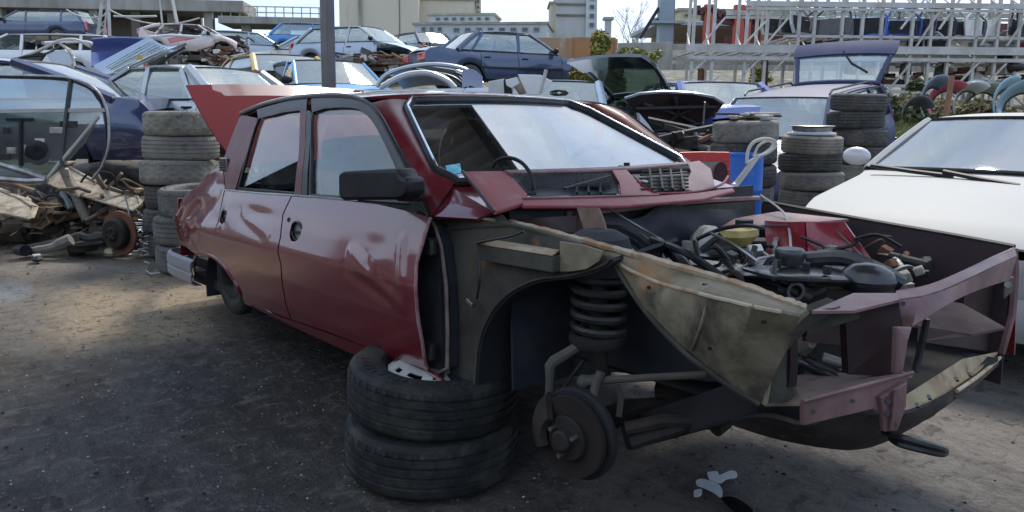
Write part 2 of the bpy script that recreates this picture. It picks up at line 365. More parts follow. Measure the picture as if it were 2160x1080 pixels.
# gravel chips and metal crumbs trodden into the dirt
def chips():
    rnd = random.Random(3)
    for nm, colr, cnt, s0 in (('gravel', (.17, .16, .15), 1700, .004), ('metal_crumbs', (.55, .55, .53), 330, .003), ('dark_clods', (.03, .028, .026), 600, .006)):
        mb = MB()
        for i in range(cnt):
            if nm == 'metal_crumbs' and rnd.random() < .5: px, py = rnd.gauss(330, 260), rnd.gauss(800, 110)
            else: px, py = rnd.uniform(-300, 2400), rnd.uniform(560, 1120)**1
            if py < 520: continue
            p = gp(px, py)
            if p.x > 2.6: continue
            s = s0*rnd.uniform(.4, 1.8)*(1.0 if py > 700 else 1.3)
            q = Matrix.Rotation(rnd.uniform(0, PI), 3, 'Z') @ Matrix.Rotation(rnd.uniform(-.4, .4), 3, 'X')
            pts = [q @ Vector((s*x*rnd.uniform(.6, 1.3), s*y*rnd.uniform(.6, 1.2), s*z*.7*rnd.uniform(.6, 1.1))) for x, y, z in ((1, 0, 0), (-1, 0, 0), (0, 1, 0), (0, -1, 0), (0, 0, 1), (0, 0, -.6))]
            c = Vector((p.x, p.y, terrain(p.x, p.y)+s*.3-.006))
            mb.add([c+v for v in pts], [(0, 2, 4), (2, 1, 4), (1, 3, 4), (3, 0, 4), (2, 0, 5), (1, 2, 5), (3, 1, 5), (0, 3, 5)])
        m = mat(nm, colr, .5 if nm == 'metal_crumbs' else .9, .3 if nm == 'metal_crumbs' else 0, sc=30)
        o = struct(nm, mb, m, kind='stuff'); o['label'] = {'gravel': 'grey gravel chips trodden into the dirt', 'metal_crumbs': 'bright crumbs of metal and glass strewn over the dirt', 'dark_clods': 'dark clods of oily soil'}[nm]
chips()
CY = Matrix.Rotation(YAW, 4, 'Z')
def frame_at(px, D, z=None, rot=0.0):      # matrix of a thing standing D metres away, x to the right, y away
    p = XY(px, D); z = terrain(p.x, p.y) if z is None else z
    return Matrix.Translation((p.x, p.y, z)) @ Matrix.Rotation(YAW+rot, 4, 'Z')
def H(py, D): return CAMP.z+(239-py)/1570*D           # height seen on row py at D metres
def Wd(dpx, D): return dpx/1570*D
concrete = mat('old_concrete', (.40, .38, .33), .9, c2=(.2, .18, .14), amt=.8, sc=.9, stretch=(1, 1, .25), bump=.3, bsc=8, c3=(.27, .2, .12), amt3=.4, sc3=2.5)
concrete_dark = mat('weathered_concrete', (.19, .17, .14), .9, c2=(.1, .085, .065), amt=.8, sc=.8, stretch=(1, 1, .3), bump=.3, bsc=8, c3=(.34, .25, .1), amt3=.5, sc3=1.0)
cream = mat('cream_render', (.62, .56, .43), .9, c2=(.5, .44, .33), amt=.6, sc=.12, stretch=(1, 1, .3), c3=(.36, .3, .22), amt3=.5, sc3=.4)
white_wall = mat('white_wall', (.52, .55, .55), .85, c2=(.42, .42, .4), amt=.6, sc=.4)
tower_grey = mat('grey_render', (.46, .46, .44), .9, c2=(.36, .34, .31), amt=.6, sc=.3, stretch=(1, 1, .4))
yellow_render = mat('yellow_render', (.60, .53, .33), .9, c2=(.45, .4, .27), amt=.5, sc=.3)
win_dark = mat('far_window', (.05, .06, .07), .2, c2=(.16, .18, .2), amt=.5, sc=.5)
rusty_sheet = mat('rusty_sheet', (.34, .24, .16), .85, c2=(.42, .19, .05), amt=.9, sc=1.2, stretch=(1, 1, .4), c3=(.5, .45, .36), amt3=.6, sc3=2)
pink_render = mat('pinkish_render', (.42, .33, .27), .9, c2=(.33, .25, .2), amt=.6, sc=.5)
red_steel = mat('red_painted_steel', (.48, .07, .04), .5, c2=(.25, .05, .035), amt=.6, sc=2)
maroon = mat('maroon_steel', (.13, .035, .035), .6, c2=(.06, .03, .03), amt=.6, sc=2)
slate = mat('grey_blue_metal', (.30, .37, .41), .5, .2, c2=(.2, .25, .28), amt=.5, sc=.8)

# ---- the long concrete hall and its ramp at the left
def hall():
    D = 33; r = empty('concrete_hall', label='long weathered concrete hall with a row of piers filling the upper left', cat='building', M=frame_at(250, D, 2.6, .10))
    def X(px): return (px-250)/1570*D
    mb = MB()
    mb.box(((X(-420)+X(400))/2, 2.2, 2.6), (X(400)-X(-420), .3, 5.8)); part('wall', mb, concrete_dark, r, False)
    mb = MB(); mb.box(((X(395)+X(690))/2, 2.3, 1.0), (X(690)-X(395)-.01, .3, 2.2)); part('wall', mb, concrete_dark, r, False)
    for i, (py, x1) in enumerate(((10, 400), (24, 520), (52, 690))):
        h = H(py, D)-2.6; mb = MB(); mb.box(((X(-420)+X(x1))/2 if i < 2 else (X(470)+X(x1))/2, 1.0 - i*.15, h), ((X(x1)-X(-420)) if i < 2 else (X(x1)-X(470)), 2.4, .32 if i != 1 else .5)); part('floor_slab', mb, concrete if i else concrete_dark, r, False, bevel=.03)
    for px in (-330, -180, -60, 32, 122, 218, 300, 372, 445, 520, 600, 672):
        mb = MB(); hh = (H(24, D) if px < 500 else H(56, D))-2.6; mb.box((X(px), .1, hh/2-.05), (.38, .38, hh)); part('pier', mb, concrete if px % 3 else concrete_dark, r, False, bevel=.02)
    for px in (-250, -120, 75, 165): 
        mb = MB(); mb.box((X(px), 2.0, 1.9), (.9, .12, 1.5)); part('doorway', mb, win_dark, r, False)
    mb = MB()                                           # railing over the low slab
    for k in range(14): x = lerp(X(455), X(690), k/13); mb.bar((x, -.1, H(50, D)-2.6), (x, -.1, H(22-0*k, D)-2.6), .05)
    for i, py in enumerate((22, 34)): mb.bar((X(455), -.1, H(py, D)-2.6), (X(690), -.1, H(py, D)-2.6), .05)
    part('railing', mb, galv, r, False)
hall()
# ---- lattice masts and cables before the hall
def masts():
    D = 24
    specs = [((205, 30), (222, -60), 'tall pale lattice strut leaning right above the blue estate car'), ((232, 30), (226, -60), 'thin grey strut just right of the leaning pale strut'), ((352, 75), (330, -60), 'thin leaning strut left of the white wrecked van'), ((388, 62), (352, -60), 'pale strut leaning left over the white wrecked van')]
    for (a, b, lab) in specs:
        p, q = dp(a[0], a[1]+60, D), dp(b[0], b[1], D); o = empty('steel_strut', p, label=lab, cat='strut', group='steel struts before the hall')
        off = _r*.11; inv = Matrix.Translation(-p)
        wd = .09 if 'pale' in lab else .05
        mb = MB(); mb.bar(p-p, q-p, wd, wd*.6); part('upright', mb, galv, o, False)
        if 'lattice' in lab:
            mb = MB(); mb.bar(off*1.7, q-p+off*1.7, .05); part('upright', mb, galv, o, False)
            for k in range(9):
                t = k/9; mb = MB(); mb.bar((q-p)*t, (q-p)*(t+.1)+off*1.7, .03); part('brace', mb, galv, o, False)
    for (x0, y0, x1, y1, sag, lab) in ((226, 18, 420, 38, 22, 'slack cable strung between the masts'), (140, 20, 226, 30, 12, 'short slack cable left of the leaning strut'), (240, 34, 330, 34, 1, 'straight pale pipe behind the struts')):
        mb = MB(); mb.tube([dp(lerp(x0, x1, t/10), lerp(y0, y1, t/10)+sag*4*(t/10)*(1-t/10), D) for t in range(11)], .035 if sag < 5 else .025, 5)
        tag(part('cable' if sag > 5 else 'pipe', mb, galv), lab, 'cable' if sag > 5 else 'pipe')
masts()
# ---- far buildings
def block(name, x0, x1, ytop, D, depth, m, label, cat, rot=0, wins=None, base=2.5, roof=None):
    r = empty(name, label=label, cat=cat, M=frame_at((x0+x1)/2, D, base, rot)); w_ = Wd(x1-x0, D); h = H(ytop, D)-base
    mb = MB(); mb.box((0, depth/2, h/2), (w_, depth, h)); part('wall', mb, m, r, False)
    mb = MB(); mb.box((0, depth/2, h+.15), (w_+.5, depth+.5, .3)); part('roof', mb, roof or concrete, r, False)
    if wins:
        for (wx0, wx1, wy0, wy1, n) in wins:
            for k in range(n):
                a = lerp(wx0, wx1, k/n)+(wx1-wx0)/n*.2; b = lerp(wx0, wx1, (k+1)/n)-(wx1-wx0)/n*.2
                xa, xb = Wd(a-(x0+x1)/2, D), Wd(b-(x0+x1)/2, D); za, zb = H(wy1, D)-base, H(wy0, D)-base
                f = part('window', MB().box(((xa+xb)/2, -.02, (za+zb)/2), (xb-xa, .3, zb-za)), white_wall, r, False)
                part('pane', MB().box(((xa+xb)/2, -.19, (za+zb)/2), ((xb-xa)*.8, .06, (zb-za)*.8)), win_dark, f, False)
    return r
silo = block('cream_block', 722, 884, -70, 120, 16, cream, 'tall windowless cream block standing beyond the steel post', 'building', .05)
for px in (765,): part('downpipe', MB().box((Wd(px-803, 120), -.2, 12), (.5, .4, 24)), concrete, silo, False)
for px in (765, 845): part('wall_joint', MB().box((Wd(px-803, 120), -.06, 13), (.12, .12, 26)), concrete_dark, silo, False)
low = block('cream_annex', 886, 1000, 10, 124, 14, cream, 'lower cream annex joined to the right of the tall cream block', 'building', .05, [(888, 1000, -2, 8, 6)])
block('stair_tower', 1001, 1013, -30, 126, 8, cream, 'narrow stair tower at the right end of the cream annex', 'building', .05, [(1002, 1012, 8, 14, 1), (1002, 1012, 20, 26, 1), (1002, 1012, 32, 38, 1)])
block('white_factory', 872, 1150, 58, 100, 10, white_wall, 'low white factory with a row of small windows below the cream annex', 'building', -.12, [(884, 935, 62, 72, 3), (950, 1140, 64, 73, 8)])
block('white_factory_roof_storey', 905, 1040, 40, 106, 6, white_wall, 'short upper storey set back on the white factory roof', 'building', -.12, [(915, 1035, 44, 50, 7)])
tw = block('concrete_tower', 1168, 1228, -60, 110, 9, tower_grey, 'bare grey concrete tower with flat face in the middle distance', 'building', .0)
for py in (16, 38): part('floor_band', MB().box((0, -.1, H(py, 110)-2.5), (Wd(62, 110), .3, .25)), concrete_dark, tw, False)
block('tower_block', 1229, 1252, -60, 109.5, 8, white_wall, 'pale slab with one column of windows attached to the grey tower', 'building', 0, [(1232, 1250, y, y+10, 1) for y in (-38, -20, -2, 16, 34, 52)])
block('tower_annex', 1156, 1167.6, 15, 112, 6, cream, 'narrow cream annex at the left foot of the grey tower', 'building', 0)
block('chimney', 1270, 1282, 46, 90, 1, tower_grey, 'short square grey chimney right of the grey tower', 'chimney', 0)
block('yellow_flats', 1420, 1550, 28, 85, 10, yellow_render, 'pale yellow flats behind the crane base and rack', 'building', .1, [(1425, 1545, 34, 40, 7)])
block('yellow_store', 1600, 1692, 16, 75, 8, yellow_render, 'plain yellow storehouse seen through the empty rack bays', 'building', .1, [(1606, 1640, 22, 28, 2)])
# ---- yard walls
def wall(name, x0, x1, ytop, D0, D1, base, m, label, cat, panel=None, th=.18):
    a, b = XY(x0, D0, base), XY(x1, D1, base); d = (b-a); ln = d.length; rz = math.atan2(d.y, d.x); h0 = H(ytop, D0)-base; h1 = H(ytop, D1)-base
    r = empty(name, a, rz, label, cat); n = max(1, int(ln/(panel or 2.0))); rnd = random.Random(int(x0))
    for k in range(n):
        xa, xb = ln*k/n+.015, ln*(k+1)/n-.015; h = lerp(h0, h1, (k+.5)/n)+rnd.uniform(-.04, .04); y = rnd.uniform(-.02, .02)
        part('panel', MB().box(((xa+xb)/2, y, h/2), (xb-xa, th, h)), m, r, False, bevel=.012)
    for k in range(n+1): part('post', MB().box((ln*k/n, -.03, h0/2), (.11, th+.06, min(h0, h1)*.96)), m, r, False)
    return r
wall('rusty_sheet_wall', 1020, 1196, 83, 34, 34, 2.8, rusty_sheet, 'pale streaked sheet wall right of the white factory', 'wall', 1.6)
wall('rust_stained_wall', 1200, 1292, 84, 31, 31, 2.8, mat('orange_rust_sheet', (.42, .19, .07), .85, c2=(.28, .17, .11), amt=.8, sc=1.5, c3=(.6, .3, .06), amt3=.8, sc3=1.2), 'orange rust stained sheet wall above the yellow bush', 'wall', 1.4)
wall('concrete_wall', 1296, 2500, 92, 29, 24, 1.8, concrete, 'long stained concrete panel wall behind the rack', 'wall', 1.9)
# heap on top of the sheet wall
# ---- canopy roofed house, crane base, red steel frame
def far_right():
    D = 40; r = empty('flat_roofed_house', label='pinkish flat roofed house with a wide overhanging roof behind the wall', cat='building', M=frame_at(1440, D, 2.6, .05))
    def X(px): return (px-1440)/1570*D
    part('wall', MB().box(((X(1410)+X(1700))/2, 3, 1.6), (X(1700)-X(1410), 4, 3.6)), pink_render, r, False)
    z = H(58, D)-2.6
    part('roof', MB().box(((X(1362)+X(1720))/2, 2, z), (X(1720)-X(1362), 6.5, .22)), slate, r, False, bevel=.02)
    part('eaves', MB().poly([(X(1366), -1.1, z-.16), (X(1700), -1.1, z-.16), (X(1700), 1, z-.75), (X(1412), 1, z-.75)], (0, 0, .03)), pink_render, r, False)
    part('window', MB().box((X(1508), .9, 1.45), (1.2, .2, .5)), win_dark, r, False)
    D = 36; r = empty('crane_base', label='grey blue crane mast base rising out of the picture beside the yellow flats', cat='crane', M=frame_at(1395, D, 2.8, .1))
    def X2(px): return (px-1395)/1570*D
    part('mast', MB().box((X2(1393), 0, 4), (X2(1410)-X2(1380), .5, 8)), slate, r, False, bevel=.02)
    part('side_leg', MB().box((X2(1412), .5, 4), (.25, .3, 8)), concrete_dark, r, False)
    part('stay', MB().bar((X2(1378), 0, H(22, D)-2.8), (X2(1340), 0, H(84, D)-2.8), .14), dark_metal, r, False)
    part('stay', MB().bar((X2(1378), 0, H(45, D)-2.8), (X2(1360), 0, H(52, D)-2.8), .1), dark_metal, r, False)
    part('platform', MB().box((X2(1395), 0, H(52, D)-2.8), (X2(1430)-X2(1365), 1, .12)), slate, r, False)
    D = 34; r = empty('red_steel_frame', label='red painted steel shed frame standing behind the empty rack bays', cat='shed', M=frame_at(1600, D, 2.7, .03))
    def X3(px): return (px-1600)/1570*D
    for px in (1481, 1543, 1562, 1598, 1672, 1735, 1800, 1880, 1960): 
        wd = .42 if px in (1481, 1543) else .22
        part('post', MB().box((X3(px), 0, H(52, D)/2-1.35+.6), (wd, .3, H(52, D)-2.7+.4)), red_steel, r, False)
    part('beam', MB().bar((X3(1470), .2, H(34, D)-2.7), (X3(1580), .2, H(50, D)-2.7), .3, .5), maroon, r, False)
    part('beam', MB().bar((X3(1580), .2, H(50, D)-2.7), (X3(2250), .2, H(60, D)-2.7), .3, .55), maroon, r, False)
    for i in range(2): part('beam', MB().bar((X3(1640), .3, H(74+i*10, D)-2.7), (X3(2200), .3, H(76+i*10, D)-2.7), .2, .13), red_steel if i else maroon, r, False)
    part('back_wall', MB().box((X3(1930), 3, .8), (X3(2300)-X3(1560), .2, 3.0)), maroon, r, False)
    for i in range(26):
        px = 1452+i*6.3; part('roof_tile', MB().box((X3(px), .1, H(27+i*.95, D)-2.7+.12*(i % 2)), (.16, .5, .22), Matrix.Rotation(.2*(i % 3-1), 3, 'Y')), maroon if i % 3 else rust, r, False)
far_right()
# ---- bare trees on the skyline
def bare_tree(px, D, ytop, seed, label):
    rnd = random.Random(seed); p = XY(px, D, 2.7); r = empty('bare_tree', p, label=label, cat='tree', group='bare trees on the skyline'); bark = mat('bark', (.2, .17, .14), .9, sc=5)
    h = H(ytop, D)-2.7; mb = MB(); mb.tube([(0, 0, 0), (.05, 0, h*.4), (.0, .05, h*.75)], [.12, .08, .04], 6); part('trunk', mb, bark, r)
    cr = MB()
    def br(a, d, l, rad, n):
        b = a+d*l; cr.tube([a, b], [rad, rad*.6], 4, cap=False)
        if n:
            for _ in range(3):
                e = (d+Vector((rnd.uniform(-.7, .7), rnd.uniform(-.7, .7), rnd.uniform(-.1, .5)))).normalized(); br(b, e, l*.72, rad*.55, n-1)
    for k in range(5): br(Vector((0, 0, h*(.3+.1*k))), Vector((rnd.uniform(-.6, .6), rnd.uniform(-.6, .6), .8)).normalized(), h*.22, .05, 3)
    part('crown', cr, bark, r)
bare_tree(1335, 60, 38, 1, 'taller bare tree on the skyline left of the crane base')
bare_tree(1318, 62, 52, 2, 'smaller bare tree on the skyline nearest the grey chimney')
# ---- bush, weeds
def foliage(name, c, rad, n, m, seed, leaf=.05, parent=None):
    rnd = random.Random(seed); mb = MB()
    cl = [(Vector((rnd.gauss(0, .45), rnd.gauss(0, .45), rnd.gauss(0, .45))), rnd.uniform(.25, .5)) for _ in range(16)]
    for i in range(n):
        q, s = cl[rnd.randrange(len(cl))]
        d = Vector((rnd.gauss(0, 1), rnd.gauss(0, 1), rnd.gauss(0, 1))).normalized()*rnd.uniform(.6, 1)*s
        v = q+d; p = Vector((c[0]+v.x*rad[0], c[1]+v.y*rad[1], c[2]+v.z*rad[2]))
        u = Vector((rnd.gauss(0, 1), rnd.gauss(0, 1), rnd.gauss(0, .6))).normalized(); w_ = u.cross(Vector((rnd.gauss(0, 1), rnd.gauss(0, 1), 1))).normalized(); s2 = leaf*rnd.uniform(.6, 1.4)
        mb.add([p-u*s2, p+w_*s2*.5, p+u*s2, p-w_*s2*.5], [(0, 1, 2, 3)])
    return part(name, mb, m, parent, False)
leafm = mat('yellow_green_leaves', (.23, .22, .035), .7, c2=(.08, .1, .02), amt=.8, sc=2.5, c3=(.34, .27, .04), amt3=.7, sc3=1.5)
leafd = mat('dull_green_leaves', (.10, .13, .05), .7, c2=(.2, .18, .09), amt=.7, sc=2)
drym = mat('dry_weeds', (.36, .28, .16), .8, c2=(.2, .2, .08), amt=.7, sc=2)
def bush(px, D, ybot, ytop, wpx, m, label, seed, n=2600, leaf=.07, name='bush'):
    p = XY(px, D); z0, z1 = H(ybot, D), H(ytop, D); base = min(z0, terrain(p.x, p.y)); rad = Wd(wpx, D)/2
    r = empty(name, (p.x, p.y, base), YAW, label, name)
    mb = MB()
    for k in range(7): a = k*.9; mb.tube([(.05*math.cos(a), .05*math.sin(a), -.05), (rad*.5*math.cos(a), rad*.5*math.sin(a), (z1-base)*.6)], [.025, .008], 5)
    part('stems', mb, mat('bark', (.2, .17, .14), .9, sc=5), r)
    foliage('leaves', (0, 0, (z1-base)*.55), (rad, rad, (z1-base)*.5), n, m, seed, leaf, r)
bush(1262, 15, 205, 112, 95, leafm, 'yellow green bush between the dark blue saloon and the raised black tailgate', 5, 4200, .06)
bush(1350, 26, 125, 100, 70, leafm, 'thin yellow climber on the concrete wall left of the rack', 6, 500, .07, 'climber')
bush(1592, 20, 190, 135, 45, leafm, 'sparse yellow weed standing before the wall under the empty rack bays', 7, 500, .06, 'weed')
bush(1890, 13.2, 280, 205, 120, leafd, 'grassy green weeds between the tyre stacks and the white car', 8, 2400, .06, 'weed')
bush(2075, 12.8, 260, 205, 130, drym, 'dry brown weeds in front of the pale blue panels', 9, 1800, .06, 'weed')
bush(1960, 14, 250, 195, 200, drym, 'dry thistle thicket at the foot of the lower rack', 10, 1800, .05, 'weed')
def grass():
    rnd = random.Random(4); mb = MB()
    for i in range(5200):
        D = rnd.uniform(11.5, 15); px = rnd.gauss(1900, 60) if i % 3 else rnd.uniform(1750, 2300); p = XY(px, D); z = terrain(p.x, p.y)
        h = rnd.uniform(.08, .3); a = rnd.uniform(0, PI); dx, dy = math.cos(a)*.006, math.sin(a)*.006; l = Vector((rnd.uniform(-.1, .1), rnd.uniform(-.1, .1), h))
        q = Vector((p.x, p.y, z-.02)); mb.add([q+Vector((dx, dy, 0)), q-Vector((dx, dy, 0)), q+l], [(0, 1, 2)])
    o = struct('grass', mb, mat('green_grass', (.2, .25, .06), .7, c2=(.35, .3, .13), amt=.8, sc=1.2), kind='stuff'); o['label'] = 'patch of rough grass behind the tyre stacks'
grass()
# ---- canopy over the near left of the yard, carried by the grey post
def canopy():
    e = Vector((.969, .246, 0)); nrm = Vector((.246, -.969, 0)); base = XY(705, 8.45); z = terrain(base.x, base.y)
    r = empty('steel_canopy', (base.x, base.y, z), math.atan2(e.y, e.x), 'square grey steel post of the open canopy rising behind the red car', 'canopy')
    part('post', MB().box((0, -.06, 2.2), (.115, .115, 4.4)), mat('grey_post_paint', (.16, .15, .15), .5, .2, c2=(.1, .09, .085), amt=.5, sc=4), r, False, bevel=.008)
    part('post', MB().box((6.0, -2.8, 2.2), (.115, .115, 4.4)), galv, r, False) if False else None
    def sheet(u, v):
        x = lerp(2.1, 6.4, u); y = lerp(0, -2.9, v); return Vector((x, y, 4.5+.035*math.sin(u*182)+.14*v))
    def sheet2(u, v):
        x = lerp(2.6, 8.0, u); y = lerp(-2.9, -5.6, v); return Vector((x, y, 4.5+.035*math.sin((x+.4)/6.6*280)+.14+.14*v))
    part('roof_sheet', MB().grid(sheet2, 320, 2), mat('canopy_underside', (.30, .31, .31), .8, c2=(.16, .15, .14), amt=.6, sc=2), r, True, solid=.004)
    part('beam', MB().box((5.3, -5.5, 4.62), (5.4, .1, .16)), dark_metal, r, False)
    part('roof_sheet', MB().grid(sheet, 380, 2), mat('canopy_underside', (.07, .072, .075), .8, c2=(.04, .04, .04), amt=.5, sc=2), r, True, solid=.004)
    for y in (-.06, -1.45, -2.8): part('beam', MB().box((2.9, y, 4.36-.048*y), (6.5, .1, .16)), dark_metal, r, False)
    part('cross_beam', MB().box((2.2, -1.45, 4.24), (.1, 2.9, .12)), dark_metal, r, False)
canopy()
# unseen dark wall added behind the camera to darken door reflections and foreground
struct('added_dark_wall', MB().box((-3, -10.5, 1.55), (34, .25, 3.1)).box((13, -3, 1.55), (.25, 15, 3.1)), mat('added_wall_dark', (.05, .04, .035), .9, c2=(.03, .028, .026), amt=.6, sc=2))
# ---- racks of the yard
def racks():
    rnd = random.Random(11)
    D0 = 15.0; gr = 'shelving of the parts rack'
    M0 = frame_at(1445, D0, 1.1, .02); r = empty('parts_rack', label='tall galvanised parts rack with two shelves filling the upper right', cat='rack', M=M0)
    def X(px, D=D0): return (px-1445)/1570*D
    zb = 1.1
    Z = lambda py, D=D0: H(py, D)-zb
    bays = [1450, 1492, 1560, 1602, 1668, 1700, 1758, 1800, 1840, 1905, 1945, 1985, 2040, 2085, 2130, 2175, 2230, 2290]
    for i, px in enumerate(bays):
        for row, y in ((0, 0.0), (1, 1.25)):
            x = X(px)+(.0 if row == 0 else .22)
            z0 = -.1 if (px > 1780 or row == 0) else -.1
            top = 5.2
            lean = .05
            part('post', MB().bar((x-lean*.5, y, z0), (x+lean*2, y, top), .06, .055), galv, r, False)
        x = X(px)
        # side frame lacing
        for k in range(4):
            za = .2+k*1.05; part('brace', MB().bar((x, .03, za), (x+.2, 1.22, za+.55), .026), galv, r, False)
    # face diagonals
    for px, py0, py1 in ((1452, 152, 106), (1560, 154, 108), (1610, 160, 108), (1640, 195, 150), (1462, 192, 160), (1470, 95, 40), (1556, 95, 45), (1600, 95, 40), (1915, 95, 20), (2050, 92, 10), (2105, 92, 20), (1860, 190, 130), (2010, 170, 120), (2062, 178, 128), (1880, 60, 0), (1960, 60, -10)):
        part('diagonal_brace', MB().bar((X(px), -.06, Z(py0)), (X(px+45), -.06, Z(py1)), .045, .03), galv, r, False)
    x0, x1 = X(1443), X(2330)
    for py, hh, ys in ((103, .15, (-.05, 1.3)), (122, .07, (-.05, 1.3)), (76, .05, (0.0, 1.25)), (12, .10, (-.05, 1.3)), (22, .05, (-.05, 1.3))):
        for y in ys:
            xa = x0 if py > 90 else X(1560) if py in (12, 22) else X(1640)
            part('beam', MB().bar((xa, y, Z(py)), (x1, y, Z(py)), .06, hh), galv, r, False)
    for py, xa in ((188, X(1700)), (176, X(1840))):
        part('beam', MB().bar((xa, -.04, Z(py)), (x1, -.04, Z(py)), .05, .06), galv, r, False)
    # shelf decking slats
    for px in range(1455, 2320, 26): part('shelf_slat', MB().box((X(px), .62, Z(108)), (.09, 1.3, .03)), galv, r, False)
    for px in range(1650, 2320, 26): part('shelf_slat', MB().box((X(px), .62, Z(79)), (.09, 1.2, .025)), galv, r, False)
    # car doors and bumpers racked like books
    cols = {'navy': (.03, .04, .12), 'white': (.7, .7, .68), 'black': (.015, .015, .017), 'grey': (.25, .26, .27), 'red': (.5, .03, .04), 'blue': (.03, .14, .6), 'silver': (.5, .52, .54), 'teal': (.1, .25, .24), 'light blue': (.35, .5, .62), 'maroon': (.14, .02, .03), 'beige': (.42, .38, .3)}
    seq = ['beige', 'silver', 'grey', 'silver', 'white', 'navy', 'white', 'grey', 'navy', 'black', 'teal', 'white', 'navy', 'blue', 'silver', 'black', 'red', 'grey', 'white', 'navy', 'maroon', 'black', 'white', 'light blue', 'grey', 'black', 'silver', 'navy', 'black', 'blue', 'red', 'navy', 'white', 'black', 'blue', 'grey']
    words = ['first', 'second', 'third', 'fourth', 'fifth', 'sixth', 'seventh', 'eighth', 'ninth', 'tenth']
    def door(loc, rz, tilt, colr, s, label, grp):
        M = M0 @ Matrix.Translation(loc) @ Matrix.Rotation(rz, 4, 'Z') @ Matrix.Rotation(tilt, 4, 'X')
        o = empty('salvaged_door', label=label, cat='car door', group=grp, M=M); m = paint('rack_'+colr.replace(' ', '_'), cols[colr])
        prof = [(-.5, .03), (.48, 0), (.52, .3), (.5, .46), (-.52, .5), (-.55, .25)]
        part('skin', MB().poly([(a*s, 0, b*s) for a, b in prof], (0, .05, 0)), m, o, False, bevel=.01)
        part('window_frame', MB().tube([(-.5*s, .02, .48*s), (-.42*s, .02, .8*s), (.1*s, .02, .84*s), (.48*s, .02, .46*s)], .018, 6), black_trim if colr == 'black' else m, o)
        part('window', MB().poly([(-.48*s, .025, .49*s), (-.4*s, .025, .79*s), (.1*s, .025, .82*s), (.46*s, .025, .465*s)], (0, .004, 0)), gl_clear, o, False)
        part('inner_trim', MB().poly([(a*s*.85, 0, .04+b*s*.85) for a, b in prof], (0, -.015, 0)), seat_dark, o, False)
    cnt = {}
    i = 0
    for lvl, (py, xs, s) in enumerate(((75, (1648, 2300), .78), (102, (1730, 2300), .5))):
        px = xs[0]
        while px < xs[1]:
            c = seq[(i*7+lvl*3) % len(seq)]; i += 1
            key = (c, lvl); n = cnt.get(key, 0); cnt[key] = n+1
            lv = 'upper' if lvl == 0 else 'middle'
            lab = f'{words[n] if n < 10 else "last"} {c} car door from the left on the {lv} shelf of the rack'
            z = Z(py)+.04
            if lvl == 0 or rnd.random() < .75:
                door((X(px), rnd.uniform(.2, .8), z), rnd.uniform(-.9, .9)+(PI if rnd.random() < .6 else 0), rnd.uniform(-.25, .25), c, s*rnd.uniform(.8, 1.05), lab, 'car doors stacked on the '+lv+' shelf')
            px += rnd.uniform(20, 33)
    # engines and gearboxes standing under the lowest shelf
    px = 1800; j = 0
    kinds = ['rusty', 'grey', 'dark', 'reddish brown', 'pale alloy']
    ms = [rust, dark_metal, grease, maroon, alu]; cn = {}
    while px < 2280:
        k = rnd.randrange(5); n = cn.get(k, 0); cn[k] = n+1
        s = rnd.uniform(.2, .34); D = D0-.1; zz = Z(rnd.choice((180, 176, 150)))
        o = empty('engine_block', label=f'{words[min(n, 9)]} {kinds[k]} engine from the left on the bottom shelf of the rack', cat='engine', group='engines on the bottom shelf', M=M0 @ Matrix.Translation((X(px), rnd.uniform(.1, .7), zz)) @ Matrix.Rotation(rnd.uniform(0, 3), 4, 'Z'))
        part('block', MB().box((0, 0, s*.5), (s*1.3, s, s), taper=.8), ms[k], o, False, bevel=.02)
        part('head', MB().box((0, 0, s*1.12), (s*1.1, s*.5, s*.25)), ms[(k+2) % 5], o, False, bevel=.015)
        part('pulley', MB().cyl((s*.66, 0, s*.4), (s*.78, 0, s*.4), s*.28, 14), dark_metal, o)
        part('manifold', MB().tube([(-s*.5, s*.5, s*.8), (-s*.3, s*.75, s*.7), (s*.3, s*.75, s*.7), (s*.5, s*.5, s*.8)], s*.09, 7), ms[4], o)
        part('gearbox', MB().tube([(-s*.65, 0, s*.5), (-s*1.0, 0, s*.45), (-s*1.5, 0, s*.4)], [s*.45, s*.3, s*.16], 10), ms[4] if k % 2 else ms[1], o)
        px += rnd.uniform(24, 40)
    # bonnets, wings and bumpers leaning at the foot of the rack
    def wing(px, py, D, colr, label, s=.5, rot=0, tilt=.5, name='salvaged_wing', cat='car wing'):
        p = dp(px, py, D); o = empty(name, label=label, cat=cat, group='body panels leaning at the foot of the rack', M=Matrix.Translation(p) @ Matrix.Rotation(YAW+rot, 4, 'Z') @ Matrix.Rotation(tilt, 4, 'Y'))
        def f(u, v):
            a = lerp(.15, PI*.95, u); r_ = s*lerp(.62, 1.05+.15*math.cos(a), v); return Vector((r_*math.cos(a)*.95, -s*.30*math.sin(v*PI*.55), r_*math.sin(a)*.85-s*.3))
        part('skin', MB().grid(f, 12, 8), paint('wing_'+colr, {'blue': (.12, .17, .25), 'red': (.45, .07, .10), 'white': (.5, .5, .48), 'grey': (.24, .28, .25), 'light_blue': (.26, .42, .5), 'dark': (.04, .05, .06)}[colr]), o, solid=.01)
        part('flange', MB().tube([Vector((s*.62*math.cos(a_)*.95, 0, s*.62*math.sin(a_)*.85-s*.3)) for a_ in [lerp(.15, PI*.95, k/10) for k in range(11)]], .02, 5), dark_metal, o)
    wing(1955, 205, 12.2, 'blue', 'dusty blue car wing leaning left of the red one', .42, .3, -.9)
    wing(1985, 208, 12.4, 'red', 'pinkish red car wing leaning against the rusty stake', .38, -.2, -.7)
    wing(2030, 208, 12.6, 'white', 'white car wing leaning right of the rusty stake', .42, .2, -.6)
    wing(2062, 210, 12.8, 'grey', 'dusty grey green car wing in the middle of the leaning row', .42, -.1, -.5)
